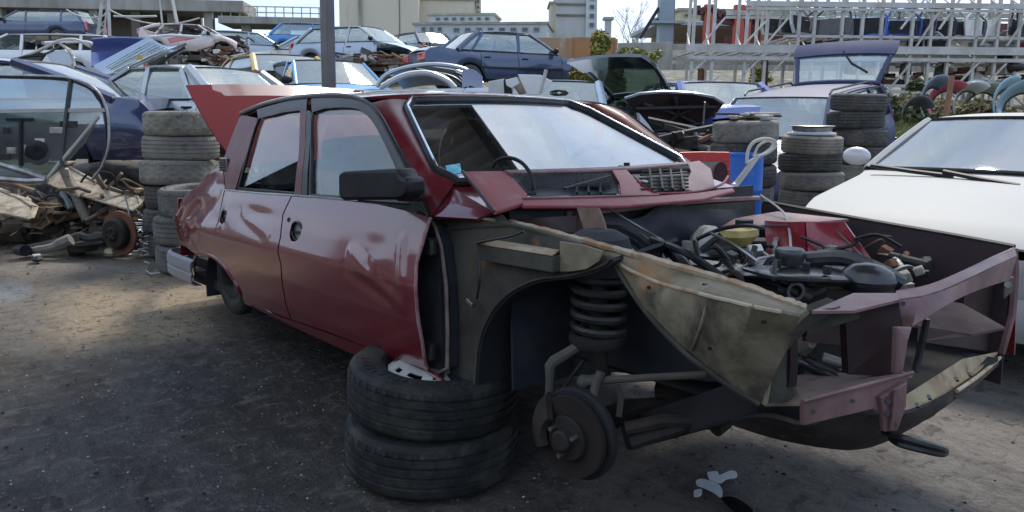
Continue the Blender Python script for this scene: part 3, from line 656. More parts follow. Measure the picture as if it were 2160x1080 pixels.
    wing(2108, 212, 12.3, 'light_blue', 'light blue car wing left of its twin', .42, .2, -1.1)
    wing(2140, 218, 12.0, 'light_blue', 'light blue car wing at the right edge, beneath the rack', .46, -.3, -.8)
    wing(1920, 232, 12.0, 'dark', 'dark bumper corner lying left of the leaning wings', .36, .3, -.3)
    o = part('rusty_stake', MB().bar(dp(1993, 262, 11.6), dp(2008, 160, 11.6), .085, .06), mat('rusty_brown', (.30, .15, .08), .8, c2=(.18, .08, .05), amt=.6, sc=6), None, False); tag(o, 'rusty brown steel stake leaning in front of the rack', 'stake')
    for px, a, b, lab in ((1477, 190, 145, 'short rusty post before the wall at the left end of the rack'), (1612, 190, 120, 'slim rusty post behind the sparse yellow weed')):
        p = dp(px, a, 16); q = dp(px+2, b, 16); tag(part('rusty_post', MB().bar(p, q, .1), rust, None, False), lab, 'post', )
    # low kerb wall and rubble under the rack
    wr = random.Random(5); mb = MB()
    for i in range(420):
        px = wr.uniform(1720, 2300); D = wr.uniform(12.2, 14.8); p = XY(px, D); z = terrain(p.x, p.y); s = wr.uniform(.03, .13)
        Mx = Matrix.Rotation(wr.uniform(0, 3), 3, 'Z') @ Matrix.Rotation(wr.uniform(-.6, .6), 3, 'X'); mb.box((p.x, p.y, z+s*.3), (s*wr.uniform(.5, 2.4), s, s*wr.uniform(.2, .9)), Mx)
    o = struct('rubble', mb, mat('mixed_rubble', (.33, .31, .28), .85, c2=(.12, .09, .07), amt=.9, sc=1.4, c3=(.5, .5, .48), amt3=.7, sc3=2.2), kind='stuff'); o['label'] = 'grey rubble and scrap litter at the foot of the rack'
racks()
# ================================================================== THE RED SALOON WRECK
RED = paint('dark_red', (.165, .007, .014), .38, .0, .05, .85)
RED2 = mat('paint_dark_red_dusty', (.26, .05, .06), .5, .1, c2=(.36, .25, .22), amt=.7, sc=4, lo=.4, hi=.7, c3=(.2, .12, .07), amt3=.6, sc3=12)
REDS = mat('paint_dark_red_faded', (.16, .012, .018), .42, .1, c2=(.22, .10, .09), amt=.5, sc=5, c3=(.08, .04, .03), amt3=.5, sc3=18, coat=.2)
PINK = mat('paint_primer_pink', (.30, .165, .16), .45, .1, c2=(.11, .06, .058), amt=.85, sc=5, c3=(.17, .12, .08), amt3=.5, sc3=20)
DUST = mat('dusty_underseal', (.090, .082, .060), .92, c2=(.040, .037, .030), amt=.85, sc=4.5, lo=.38, hi=.62, bump=.35, bsc=50, c3=(.30, .14, .05), amt3=.75, sc3=6, lo3=.6, hi3=.72)
DUSTL = mat('dusty_apron', (.27, .225, .145), .9, c2=(.055, .048, .032), amt=.95, sc=6.5, lo=.44, hi=.66, bump=.3, bsc=50, c3=(.36, .16, .05), amt3=.9, sc3=5.5, lo3=.55, hi3=.68)
EDGE = mat('rusty_edge', (.55, .46, .33), .85, c2=(.38, .18, .07), amt=.8, sc=14, c3=(.1, .07, .05), amt3=.6, sc3=30)
TANM = mat('bare_tan_metal', (.46, .37, .22), .75, .1, c2=(.25, .14, .07), amt=.7, sc=9, c3=(.07, .05, .04), amt3=.8, sc3=16, bump=.2)
WELL = mat('wheel_well', (.02, .022, .028), .85, c2=(.045, .045, .045), amt=.6, sc=4, bump=.2)
REDP = mat('paint_pillar_red', (.13, .007, .013), .35, .0, c2=(.2, .08, .07), amt=.4, sc=12, coat=.12, spec=.3)
CAR = empty('wrecked_saloon', label='stripped dark red saloon wreck with open boot, front end propped on two tyres', cat='car', M=CAR_M)
HW = [(.28, .69), (.335, .716), (.42, .752), (.55, .787), (.672, .809), (.69, .806), (.76, .786), (.84, .762), (.90, .742), (1.0, .722), (1.12, .69), (1.26, .655), (1.4, .60)]
def hw(x, z):
    h = interp(HW, z)
    if x < -2.5: h -= .12*((-2.5-x)/.9)**2 * (1.3 if z > .7 else 1)
    return h
def S(px, py, off=0.0):
    y = -.76
    for _ in range(6):
        p = V(px, py, y=y); y = -hw(p.x, p.z)-off
    return V(px, py, y=y)
def onside(p, off=0.0):                    # pull a point of the (x, z) plane onto the body side
    return Vector((p.x, -hw(p.x, p.z)-off, p.z))
def smooth(pts, n=6):                      # catmull-rom through points
    pts = [Vector(p) for p in pts]; out_ = []
    for i in range(len(pts)-1):
        p0, p1, p2, p3 = pts[max(i-1, 0)], pts[i], pts[i+1], pts[min(i+2, len(pts)-1)]
        for k in range(n):
            t = k/n; out_.append(.5*((2*p1)+(p2-p0)*t+(2*p0-5*p1+4*p2-p3)*t*t+(3*p1-p0-3*p2+p3)*t**3))
    return out_+[pts[-1]]
def flat(pts): return [Vector((p.x, 0, p.z)) for p in pts]
def dent(p):
    # the front door is pushed in below its leading edge, the quarter is crumpled
    d = 0
    def g(cx, cz, rx, rz): return math.exp(-((p.x-cx)/rx)**2-((p.z-cz)/rz)**2)
    d -= .003*g(-.76, .64, .12, .05)
    d -= .030*g(-2.75, .80, .22, .10); d += .012*g(-2.55, .70, .15, .05); d -= .022*g(-3.15, .66, .14, .08); d += .010*g(-2.95, .9, .1, .06); d -= .006*g(-1.85, .80, .22, .03)
    d += .006*noise.noise(Vector((p.x*9, p.z*14, 0)))*g(-2.9, .75, .5, .2)*1.8
    d += .002*noise.noise(Vector((p.x*8, p.z*12, 5)))*g(-.7, .7, .18, .12)*2
    def fold(ax, az, bx, bz, wd, amp):
        dx, dz = bx-ax, bz-az; t = max(0, min(1, ((p.x-ax)*dx+(p.z-az)*dz)/(dx*dx+dz*dz))); q = math.hypot(p.x-ax-t*dx, p.z-az-t*dz)
        return amp*max(0, 1-q/wd)
    d += .5*(fold(-.92, .73, -.60, .60, .04, .011)-fold(-.96, .67, -.70, .60, .035, .009)+fold(-.62, .80, -.57, .64, .03, .008)-fold(-.80, .70, -.66, .66, .03, .006))
    d += .5*(fold(-2.0, .80, -1.65, .72, .03, .006)-fold(-2.02, .76, -1.7, .70, .03, .005))
    d += .9*(fold(-3.2, .72, -2.5, .86, .07, .014)-fold(-2.9, .66, -2.55, .72, .06, .014)+fold(-2.62, .95, -2.9, .7, .05, .012))
    return d
def side_panel(name, top, bot, lef, rig, nu, nv, m=RED, off=0.0, solid=.006, parent=CAR, mirror=True, holes=()):
    f = coons(flat(top), flat(bot), flat(lef), flat(rig))
    def fn(u, v, sgn):
        q = f(u, v); d = dent(q) if sgn < 0 else 0; p = onside(q, off+d)
        return Vector((p.x, p.y if sgn < 0 else -p.y, p.z))
    objs = []
    for sgn in ((-1, 1) if mirror else (-1,)):
        mb = MB().grid(lambda u, v: fn(u, v, sgn), nu, nv)
        if holes and sgn < 0:
            keep = []
            for fc in mb.f:
                c = sum((mb.v[i] for i in fc), Vector())/len(fc)
                if not any(((c.x-hx)/rx)**2+((c.z-hz)/rz)**2 < 1 for hx, hz, rx, rz in holes): keep.append(fc)
            gone = set(i for fc in mb.f for i in fc if fc not in keep); kept = set(i for fc in keep for i in fc)
            for i in gone & kept:                       # the rim of the hole becomes a clean oval
                for hx, hz, rx, rz in holes:
                    v = mb.v[i]; ex, ez = (v.x-hx)/rx, (v.z-hz)/rz; l = math.hypot(ex, ez)
                    if .4 < l < 1.8: v.x = hx+rx*ex/l; v.z = hz+rz*ez/l
            mb.f = keep
        o = part(name, mb, m, parent, True, solid=solid, ang=28, off=1 if sgn < 0 else -1); objs.append(o)
    return objs
# --- doors
belt_r = [S(478, 400), S(560, 407), S(615, 413)]
belt_f = [S(619, 415), S(700, 421), S(800, 432), S(911, 458)]
split = [S(619, 415), S(600, 455), S(596, 500), S(597, 560), S(603, 620), S(618, 672)]
split_r = [p-Vector((.012, 0, 0)) for p in split]
hR, hF = S(473, 459), S(626, 489)
fd = side_panel('front_door', belt_f, [S(618, 677), S(700, 703), S(800, 742), S(903, 778)], split[::-1], [S(903, 778), S(893, 720), S(883, 660), S(879, 600), S(881, 556), S(893, 515), S(903, 480), S(911, 458)], 110, 76, holes=[(hF.x, hF.z, .052, .04)])
rd = side_panel('rear_door', belt_r, [S(512, 622), S(540, 643), S(580, 662), S(614, 676)], [S(512, 622), S(494, 588), S(470, 556), S(459, 520), S(462, 470), S(478, 400)], split_r[::-1], 44, 40, holes=[(hR.x, hR.z, .04, .034)])
# far doors get no holes: plain
for (h, rx, rz, lab) in ((hF, .052, .04, 'grey plate behind the missing front door handle'), (hR, .04, .034, 'grey plate behind the missing rear door handle')):
    c = onside(h, dent(h)); mb = MB(); mb.poly([(c.x+rx*1.05*math.cos(a*PI/10), c.y+.013, c.z+rz*1.05*math.sin(a*PI/10)) for a in range(20)], (0, .004, 0))
    part('handle_plate', mb, mat('handle_plate', (.36, .39, .37), .5, .2, c2=(.2, .2, .19), amt=.5, sc=20), CAR, False, label=lab)
    part('handle_recess', MB().tube([(c.x+rx*math.cos(a*PI/12), c.y+.002+.008*math.sin(a*PI/12)*0, c.z+rz*math.sin(a*PI/12)) for a in range(24)], .005, 6, closed=True), black_trim, CAR)
    part('latch', MB().box((c.x, c.y+.010, c.z-.004), (rx*1.7, .008, .010)), dark_metal, CAR, False)
part('lock_hole', MB().cyl(S(611, 464, .004), S(611, 464, -.02), .011, 12), black_trim, CAR)
# --- sill, quarter
side_panel('sill', [S(512, 624), S(580, 664), S(700, 705), S(900, 780), S(935, 800)], [S(517, 640), S(582, 670), S(640, 698), S(730, 739), S(850, 790), S(945, 835), S(985, 845)], [S(517, 640), S(512, 624)], [S(985, 845), S(935, 800)], 40, 5, m=RED, off=-.004)
arch = smooth([S(412, 602), S(411, 560), S(419, 537), S(445, 538), S(471, 556), S(490, 580), S(503, 602), S(512, 622)], 5)
qtop = [S(364, 500), S(363, 470), S(375, 438), S(405, 400), S(440, 370), S(470, 345)]
side_panel('quarter_panel', [S(470, 345), S(474, 370), S(476, 399)], arch[::-1][:1]+[S(500, 600)] if False else [S(419, 537), S(445, 538), S(471, 556)], [S(419, 537), S(395, 520), S(366, 505), S(363, 470), S(375, 438), S(405, 400), S(440, 370), S(470, 345)], [S(471, 556), S(459, 520), S(461, 470), S(476, 399)], 34, 44)
# arch lip
lip = [onside(p, .006) for p in arch]
for sg in (1, -1): part('arch_lip', MB().tube([Vector((p.x, p.y*sg, p.z)) for p in lip], .010, 6), RED, CAR)
# rear wheel well and tyre
def wheel_well(cx, cz, r, y0, y1, m=WELL):
    for sg in (1, -1):
        mb = MB()
        def f(u, v):
            a = lerp(-.12, PI+.12, u); return Vector((cx+r*math.cos(a), sg*lerp(y0, y1, v), cz+r*math.sin(a)*.95))
        mb.grid(f, 20, 2); mb.poly([(cx+r*math.cos(lerp(-.12, PI+.12, k/20)), sg*y1, cz+r*.95*math.sin(lerp(-.12, PI+.12, k/20))) for k in range(21)])
        part('wheel_well', mb, m, CAR, True)
wheel_well(-2.43, .31, .33, -.72, -.46)
part('rear_axle_beam', MB().tube([(-2.46, -.55, .40), (-2.46, .55, .40)], .04, 10), under, CAR)
TYRE = [(0.175, -.072), (.182, -.082), (.2, -.088), (.235, -.092), (.268, -.088), (.283, -.076), (.289, -.066), (.290, -.046), (.284, -.043), (.284, -.038), (.291, -.035), (.292, -.014), (.285, -.011), (.285, -.006), (.292, -.003), (.292, .016), (.285, .019), (.285, .024), (.292, .027), (.291, .046), (.284, .049), (.284, .054), (.289, .057), (.286, .072), (.27, .086), (.235, .092), (.2, .088), (.182, .082), (.175, .072), (.168, .06), (.168, -.06)]
def tyre_mb(R0=.29, wd=.18, M=None, n=40, tread=True, style=0):
    mb = MB(); k = R0/.292; kz = wd/.184
    if style: n = 64
    mb.lathe([((.2905 if style and r > .2835 and abs(z) < .06 else r)*k, z*kz) for r, z in TYRE], n, None, close=True)
    if style:
        for i, v in enumerate(mb.v):
            row, col_ = divmod(i, n); rr_ = math.hypot(v.x, v.y)
            if rr_ > .28*k and (col_+(row//3)*2) % 4 < (1 if style == 1 else 2): v.x *= .982; v.y *= .982
    if tread:                                   # block edges of the tread
        for i in range(n):
            for j, (za, zb) in enumerate(((-.046, -.072), (.057, .074))):
                a = 2*PI*(i+.5)/n; d = Vector((math.cos(a), math.sin(a), 0)); t = Vector((-d.y, d.x, 0)); r = .2895*k
                mb.add([d*(r+.003)+t*.008+Vector((0, 0, za*kz)), d*(r+.003)-t*.008+Vector((0, 0, za*kz)), d*(r-.004)-t*.008+Vector((0, 0, zb*kz)), d*(r-.004)+t*.008+Vector((0, 0, zb*kz))], [(0, 1, 2, 3)])
        rn = random.Random(6)                   # moulded marks round the sidewall
        for z_, sg_ in ((.0925*kz, 1), (-.0925*kz, -1)):
            for i in range(46):
                if i % 12 > 8: continue
                a = 2*PI*i/46; d = Vector((math.cos(a), math.sin(a), 0)); t = Vector((-d.y, d.x, 0)); h = Vector((0, 0, sg_*.003)); c = d*.236*k+Vector((0, 0, z_-sg_*.002)); w_ = rn.uniform(.003, .009); l_ = rn.uniform(.008, .013)
                q = [c+d*l_+t*w_, c+d*l_-t*w_, c-d*l_-t*w_, c-d*l_+t*w_]; mb.add([p+h for p in q]+q, [(0, 1, 2, 3), (0, 4, 5, 1), (1, 5, 6, 2), (2, 6, 7, 3), (3, 7, 4, 0)])
    if M is not None: mb.v = [M @ v for v in mb.v]
    return mb
for sg in (1, -1):
    Mw = Matrix.Translation((-2.47, sg*-.615, .43)) @ Matrix.Rotation(PI/2, 4, 'X')
    wr_ = part('wheel', MB().lathe([(.0, -.02), (.08, -.03), (.12, -.005), (.13, .05), (.135, .07), (.135, -.07), (.12, -.075)], 24, Mw), dark_metal, CAR)
    part('tyre', tyre_mb(.215, .155, Mw), rubber_dark, wr_)
# --- bumper wrapping round the tail
bt = [S(418, 546, .035), S(390, 528, .04), S(366, 510, .045)]; b_z0, b_z1 = S(412, 592, .03).z, bt[0].z
path = [Vector((-2.82, -.775, 0)), Vector((-3.1, -.775, 0)), Vector((-3.33, -.755, 0)), Vector((-3.43, -.68, 0)), Vector((-3.47, -.4, 0)), Vector((-3.48, 0, 0)), Vector((-3.47, .4, 0)), Vector((-3.43, .68, 0)), Vector((-3.33, .755, 0)), Vector((-3.1, .775, 0)), Vector((-2.82, .775, 0))]
bumpm = mat('grey_bumper', (.30, .31, .33), .45, .2, c2=(.2, .19, .18), amt=.5, sc=5)
mb = MB(); prof = [(-.02, 0), (0, .01), (.006, .03), (.006, .055), (-.002, .06), (-.002, .068), (.006, .073), (.004, .11), (-.01, .125), (-.05, .13)]
sp_ = smooth(path, 4)
def bf(u, v):
    i = int(round(u*(len(sp_)-1))); p = sp_[i]; o_, h = prof[int(round(v*(len(prof)-1)))]
    nrm = Vector((-1, 0, 0)) if abs(p.y) < .6 and p.x < -3.3 else Vector((-.3 if p.x < -3.3 else 0, -1 if p.y < 0 else 1, 0)).normalized()
    return Vector((p.x, p.y, 0))+nrm*o_+Vector((0, 0, .325+(.13-h)*1.15+.00))
part('rear_bumper', mb.grid(bf, len(sp_)-1, len(prof)-1), bumpm, CAR, True, solid=.006)
# --- glass house
drip = smooth([S(512, 241), S(560, 222), S(610, 210), S(660, 204), S(712, 202), S(752, 206), S(783, 219), S(806, 245), S(832, 292), S(870, 366), S(911, 456)], 5)
part('rain_gutter', MB().tube([onside(p, .008) for p in drip], .0085, 6), black_trim, CAR)
part('gutter_trim', MB().tube([onside(p, .016)+Vector((0, 0, .009)) for p in drip[:26]], .0035, 5), chrome, CAR)
for p_ in [1]: part('rain_gutter', MB().tube([Vector((onside(p, .008).x, -onside(p, .008).y, p.z)) for p in drip], .0085, 6), black_trim, CAR)
def both(name, pts_or_fn, m, r=None, n=6, **k):
    for sg in (1, -1): part(name, MB().tube([Vector((p.x, p.y*sg, p.z)) for p in pts_or_fn], r, n), m, CAR, **k)
# window openings of the near side (x, z outline) and the metal round them
w_r = [S(505, 398), S(520, 340), S(548, 251), S(575, 243), S(648, 233), S(644, 330), S(637, 410)]
w_f = [S(656, 412), S(659, 330), S(662, 238), S(700, 227), S(740, 226), S(768, 233), S(792, 258), S(815, 300), S(845, 366), S(868, 428)]
both('window_gasket', smooth([onside(p, .002) for p in w_r], 4)+[onside(w_r[0], .002)], black_trim, .0075)
both('window_gasket', smooth([onside(p, .002) for p in w_f], 4)+[onside(w_f[0], .002)], black_trim, .0075)
for ring in (w_r, w_f):
    for sg in (-1, 1):
        pts = [onside(p, -.006) for p in (smooth(ring[:-1], 3) if ring is w_r else smooth(ring, 3))]
        part('side_window', MB().poly([Vector((p.x, -p.y*sg, p.z)) for p in pts], (0, .003*(1 if sg < 0 else -1), 0)), gl_clear, CAR, False)
# metal between window and gutter, B pillar, C pillar
def strip(name, a, b, m=RED, off=0.0, n=24, solid=.008):
    for sg in (1, -1):
        def f(u, v):
            p = pl(a, u).lerp(pl(b, u), v); q = onside(p, off); return Vector((q.x, q.y*sg, q.z))
        part(name, MB().grid(f, n, 3), m, CAR, True, solid=solid, off=1 if sg > 0 else -1)
strip('door_frame', [S(548, 251), S(600, 238), S(650, 232)], [S(545, 232), S(610, 214), S(652, 206)], black_trim)
strip('door_frame', [S(662, 238), S(700, 226), S(740, 224), S(768, 231), S(793, 256), S(815, 298), S(845, 364), S(870, 432)], [S(660, 207), S(712, 205), S(750, 209), S(780, 222), S(803, 248), S(829, 295), S(866, 368), S(905, 455)], black_trim)
strip('centre_pillar', [S(651, 233), S(647, 330), S(640, 411)], [S(660, 236), S(656, 330), S(652, 413)], black_trim, .001)
strip('centre_pillar', [S(637, 234), S(634, 330), S(625, 411)], [S(650, 233), S(646, 330), S(639, 412)], REDP, .001)
strip('rear_quarter_pillar', [S(546, 250), S(520, 335), S(500, 398)], [S(512, 243), S(496, 300), S(478, 399)], REDP, 0)
strip('rear_quarter_pillar', [S(512, 243), S(496, 300), S(478, 399)], [S(505, 252), S(486, 300), S(470, 345)], REDP, -.004)
strip('waist_trim', [S(478, 402), S(560, 409), S(640, 414), S(760, 424)], [S(478, 399), S(560, 406), S(640, 411), S(760, 421)], bare, .008, solid=.004)
vq = S(472, 348, .006); mb = MB()
vm = empty('vent', M=Matrix.Identity(4)); vm.parent = CAR
part('vent_frame', MB().box((vq.x, vq.y, vq.z), (.10, .012, .075)), bare, vm, False, bevel=.006)
for k in range(5): part('louvre', MB().box((vq.x, vq.y-.008, vq.z-.026+k*.013), (.08, .008, .006)), dark_metal, vm, False)
# roof skin
dr = [p for p in drip if p.z > 1.243 and p.x < -1.12]
hdr = [V(848, 208, x=-1.085), V(905, 206, x=-1.075)]
def roof(u, v):                        # u rear..front, v near..far
    e = pl([onside(p, -.004) for p in dr], u); y0 = e.y; s = lerp(-1, 1, v); y = -y0*s*1.0; c = 1-s*s
    return Vector((e.x-.04*c*(1-u)+.02*c*u**6, -abs(y0)*-s if False else abs(y0)*s, e.z+.028*(1-abs(s)**2.6)+.012*math.sin(PI*u)*c))
part('roof', MB().grid(roof, 30, 28), RED, CAR, True, solid=.012)
part('roof_lining', MB().grid(lambda u, v: roof(.04+u*.9, .06+v*.88)-Vector((0, 0, .035)), 12, 10), seat_cloth, CAR, True)
# windscreen with gasket and chrome, pillars beside it
WB = V(930, 387, x=-.555); WT = V(848, 212, x=-1.085)
wy0, wy1 = abs(WB.y), abs(WT.y); wz0, wz1 = WB.z, WT.z
def ws(u, v, o=0.0, k=1.0):            # u near..far, v bottom..top
    s = lerp(-1, 1, u); y = lerp(wy0, wy1, v)*s*k
    bow = .034*(1-s*s)
    cr_ = 1-.10*(max(0, abs(v-.5)-.36)/.14)**2
    return Vector((lerp(-.555, -1.085, v)+bow*.8+o*.44, y*(cr_ if abs(s) > .8 else 1), lerp(wz0, wz1, v)+bow*.28+o*.9))
part('windscreen', MB().grid(lambda u, v: ws(u, v), 30, 14), gl_wind, CAR, True, solid=.005)
ring = [ws(u/20, 1) for u in range(21)]+[ws(1, 1-v/8) for v in range(1, 9)]+[ws(1-u/20, 0) for u in range(1, 21)]+[ws(0, v/8) for v in range(1, 8)]
part('windscreen_gasket', MB().tube(ring, .017, 8, closed=True), black_trim, CAR)
part('windscreen_trim', MB().tube([p+Vector((.010, 0, .016)) for p in ring], .0045, 6, closed=True), chrome, CAR)
ax = [onside(p, -.003) for p in drip if p.x > -1.06 or p.z < 1.2]
ax = [onside(p, -.003) for p in drip[30:]]
for sg in (1, -1):
    def f(u, v):
        a = pl(ax, u); b = ws(0, 1-u)+Vector((0, -.012, 0)); p = a.lerp(b, v); return Vector((p.x+.018*math.sin(PI*v), p.y*sg-.008*sg*math.sin(PI*v), p.z+.008*math.sin(PI*v)))
    part('windscreen_pillar', MB().grid(f, 16, 4), REDP, CAR, True, solid=.008, off=0)
def hd(u, v):                          # header between roof and screen
    s = lerp(-1, 1, u); a = roof(1.0, u); b = ws(u, 1)+Vector((-.012, 0, .008)); p = a.lerp(b, v); return p
part('roof_header', MB().grid(hd, 28, 3), RED, CAR, True, solid=.006)
# rear screen frame
for sg in (1, -1): part('rear_pillar', MB().tube([Vector((-2.22, sg*.62, 1.255)), Vector((-2.52, sg*.66, .98))], .03, 8), RED, CAR)
part('rear_window', MB().grid(lambda u, v: Vector((lerp(-2.52, -2.24, v)-.05*(1-(2*u-1)**2), lerp(-.6, .6, u), lerp(.97, 1.25, v))), 12, 4), gl_clear, CAR, True, solid=.004)
part('parcel_shelf', MB().box((-2.3, 0, .9), (.5, 1.2, .02)), seat_dark, CAR, False)
# body shell inside: floor, bulkheads, inner sides
part('floor_pan', MB().box((-1.75, 0, .335), (2.7, 1.36, .05)), under, CAR, False)
part('boot_floor', MB().box((-2.95, 0, .40), (.85, 1.25, .05)), under, CAR, False)
part('tail_panel', MB().grid(lambda u, v: Vector((-3.40-.02*math.sin(PI*v), lerp(-.66, .66, u), lerp(.42, .78, v))), 10, 4), RED, CAR, True, solid=.02)
part('bulkhead', MB().box((-2.42, 0, .66), (.03, 1.3, .6)), under, CAR, False)
for sg in (1, -1):
    part('inner_side', MB().box((-1.45, sg*.70, .6), (1.85, .012, .5)), seat_dark, CAR, False)
    part('boot_side', MB().box((-2.98, sg*.60, .62), (.8, .01, .35)), under, CAR, False)
# open boot lid, hinged at the foot of the rear screen
A_, B_ = V(470, 345, y=-.655), V(391, 183, y=-.62); C_ = V(400, 179, y=-.62); D_ = V(700, 186, y=.62)
lid0 = Vector((-2.56, 0, 1.0))
tipn = V(392, 182, y=-.60)
def lid(u, v, o=0):
    # u across (-1..1), v from hinge to lip
    s = lerp(-1, 1, u); b0 = Vector((-2.52, .0, .985)); b1 = Vector((tipn.x, 0, tipn.z)); p = b0.lerp(b1, v); n_ = (b1-b0).normalized().cross(Vector((0, 1, 0)))
    yw = lerp(.60, .60, v); p = p+n_*(.03*math.sin(PI*v)*(1)-o); return Vector((p.x, yw*s, p.z+.02*(1-s*s)*v))
part('boot_lid', MB().grid(lid, 16, 16), mat('paint_boot_lid', (.16, .007, .014), .7, .0, c2=(.15, .012, .02), amt=.4, sc=4, coat=0, spec=.12), CAR, True, solid=.008)
n_ = Vector((0, 0, 0))
part('boot_lid_return', MB().grid(lambda u, v: lid(u, 1)+Vector((.10*v, 0, -.075*v)), 16, 2), RED, CAR, True, solid=.008)
for k in (-.35, .35): part('boot_lid_rib', MB().tube([lid((k+1)/2, .1, .0)+Vector((-.0, 0, -.05)), lid((k+1)/2, .9)+Vector((-.0, 0, -.05))], .018, 6), RED, CAR)
for sg in (1, -1): part('boot_hinge', MB().tube([(-2.62, .5*sg, .84), (-2.57, .5*sg, .95), lid(.5+.42*sg, .15)], .012, 6), dark_metal, CAR)
# seats, dashboard, wheel, mirror
for sg in (-1, 1):
    sx = -1.28; s = empty('front_seat', M=Matrix.Identity(4)); s.parent = CAR
    part('cushion', MB().box((sx, sg*.36, .52), (.5, .46, .16)), seat_cloth, s, bevel=.05)
    mb = MB().grid(lambda u, v: Vector((sx-.22-.14*v+.05*math.cos((u-.5)*PI), sg*.36+lerp(-.23, .23, u)*(1-.35*max(0, v-.75)*4*.6), lerp(.55, 1.12-.03*(2*u-1)**2, v))), 10, 10)
    part('backrest', mb, seat_cloth, s, True, solid=.09)
mb = MB().grid(lambda u, v: Vector((-2.15-.1*v, lerp(-.6, .6, u), lerp(.5, 1.0, v))), 6, 4); part('rear_seat', mb, seat_cloth, CAR, True, solid=.1)
part('dashboard', MB().grid(lambda u, v: Vector((lerp(-.52, -.78, v), lerp(-.66, .66, u), .90+.05*math.sin(PI*min(1, v*1.2))-.12*max(0, v-.6)*2)), 12, 8), seat_dark, CAR, True, solid=.03)
st_ = [Vector((-.88+.05*math.sin(a*PI/16)-.02, .36+.175*math.cos(a*PI/16), .93+.15*math.sin(a*PI/16))) for a in range(32)]
part('steering_wheel', MB().tube(st_, .012, 7, closed=True), black_plastic, CAR)
part('interior_mirror', MB().box((-.98, .0, 1.19), (.015, .2, .05)), black_plastic, CAR, False, bevel=.01)
tk = [ws(.13+.10*u/3, .035+.0*u, .006) for u in range(4)]
q0, q1 = V(931, 353, x=-.585), V(974, 376, x=-.56)
def stk(px, py):
    t = None; p = V(px, py, z=1.02)
    for _ in range(12):
        v_ = (p.z-wz0)/(wz1-wz0); s = max(-1, min(1, p.y/lerp(wy0, wy1, v_))); tx = lerp(-.555, -1.085, v_)+.056*(1-s*s); p = V(px, py, x=tx+.012)
    return p
part('sticker', MB().poly([stk(939, 350), stk(970, 345), stk(974, 364), stk(948, 370)]), mat('blue_sticker', (.05, .50, .62), .5, c2=(.5, .7, .7), amt=.8, sc=30), CAR, False, solid=.001)
part('sticker', MB().poly([stk(949, 371), stk(976, 366), stk(979, 374), stk(956, 378)]), mat('white_sticker', (.6, .65, .62), .5), CAR, False, solid=.001)
part('wiper_wire', MB().tube([stk(936, 360)+Vector((-.02, 0, 0)), stk(933, 320)+Vector((-.02, 0, 0)), stk(938, 290)+Vector((-.02, 0, 0)), stk(948, 272)+Vector((-.02, 0, 0))], .002, 4), bare, CAR)
# door mirror: black oblong housing on its foot
MYP = -.90
ml = [V(712, 366, y=MYP-.02), V(722, 362, y=MYP-.02), V(838, 356, y=MYP+.03), V(843, 372, y=MYP+.03), V(858, 378, y=MYP+.03), V(858, 412, y=MYP+.03), V(846, 422, y=MYP+.03), V(722, 423, y=MYP-.02), V(713, 416, y=MYP-.02)]
mir = empty('door_mirror', M=Matrix.Identity(4)); mir.parent = CAR
part('housing', MB().poly(ml, (-.035, .09, 0)), black_plastic, mir, True, bevel=.012)
part('mirror_arm', MB().bar(V(850, 400, y=-.84), V(880, 400, y=-.76), .06, .07), black_plastic, mir, False, bevel=.01)
# --- cowl and A pillar foot
def P3(px, py, **k): return V(px, py, **k)
def patch(name, quad, m, solid=.006, nu=8, nv=6, bulge=0.0, parent=CAR, jit=0.0, **kw):
    a, b, c, d = quad; n = (b-a).cross(d-a).normalized()
    def f(u, v):
        p = a.lerp(b, u).lerp(d.lerp(c, u), v); p = p+n*bulge*math.sin(PI*u)*math.sin(PI*v)
        if jit: p = p+n*jit*noise.noise(p*18)
        return p
    return part(name, MB().grid(f, nu, nv), m, parent, True, solid=solid, **kw)
def pix(name, pts, m, th, parent=CAR, bevel=0.0, smooth_=False, label=None):
    return part(name, MB().poly(pts, th), m, parent, smooth_, bevel=bevel, label=label)
Ab = onside(drip[-1], -.003)
patch('scuttle_panel', [ws(0, 0)+Vector((0, -.03, -.012)), Vector((-.32, -.645, .905)), Vector((-.32, .645, .905)), ws(1, 0)+Vector((0, .03, -.012))], RED, .01, 8, 20, .0)
patch('scuttle_corner', [ws(0, 0)+Vector((0, -.03, -.012)), Ab+Vector((0, .0, .0)), Vector((-.345, -.69, .885)), Vector((-.32, -.645, .905))], RED, .008, 8, 8, .004)
# --- door hinge cavity and hinge pillar
Y1 = -.70
hp = [V(913, 458, y=Y1), V(925, 478, y=Y1), V(938, 520, y=Y1), V(948, 600, y=Y1), V(951, 700, y=Y1), V(950, 775, y=Y1), V(905, 785, y=Y1), V(860, 780, y=Y1), V(860, 470, y=Y1)]
pix('hinge_pillar', hp, WELL, (0, .03, 0))
part('pillar_flange', MB().tube([p+Vector((0, -.012, 0)) for p in hp[:6]]+[V(928, 785, y=Y1-.01), V(905, 778, y=Y1-.01)], .0065, 6), mat('flange', (.19, .13, .12), .7, c2=(.4, .3, .22), amt=.6, sc=15), CAR)
part('door_edge', MB().tube([onside(p, .004) for p in smooth([S(903, 778), S(893, 720), S(883, 660), S(879, 600), S(881, 556), S(893, 515), S(903, 480), S(911, 458)], 3)], .006, 6), mat('chipped_edge', (.34, .1, .11), .5, c2=(.5, .42, .4), amt=.6, sc=30), CAR)
for py in (520, 740):
    h_ = empty('hinge', M=Matrix.Identity(4)); h_.parent = CAR
    part('hinge_leaf', MB().box(V(906, py, y=-.735), (.05, .03, .055)), dark_metal, h_, False, bevel=.005)
    part('hinge_pin', MB().cyl(V(912, py-14, y=-.75), V(912, py+14, y=-.75), .009, 8), dark_metal, h_)
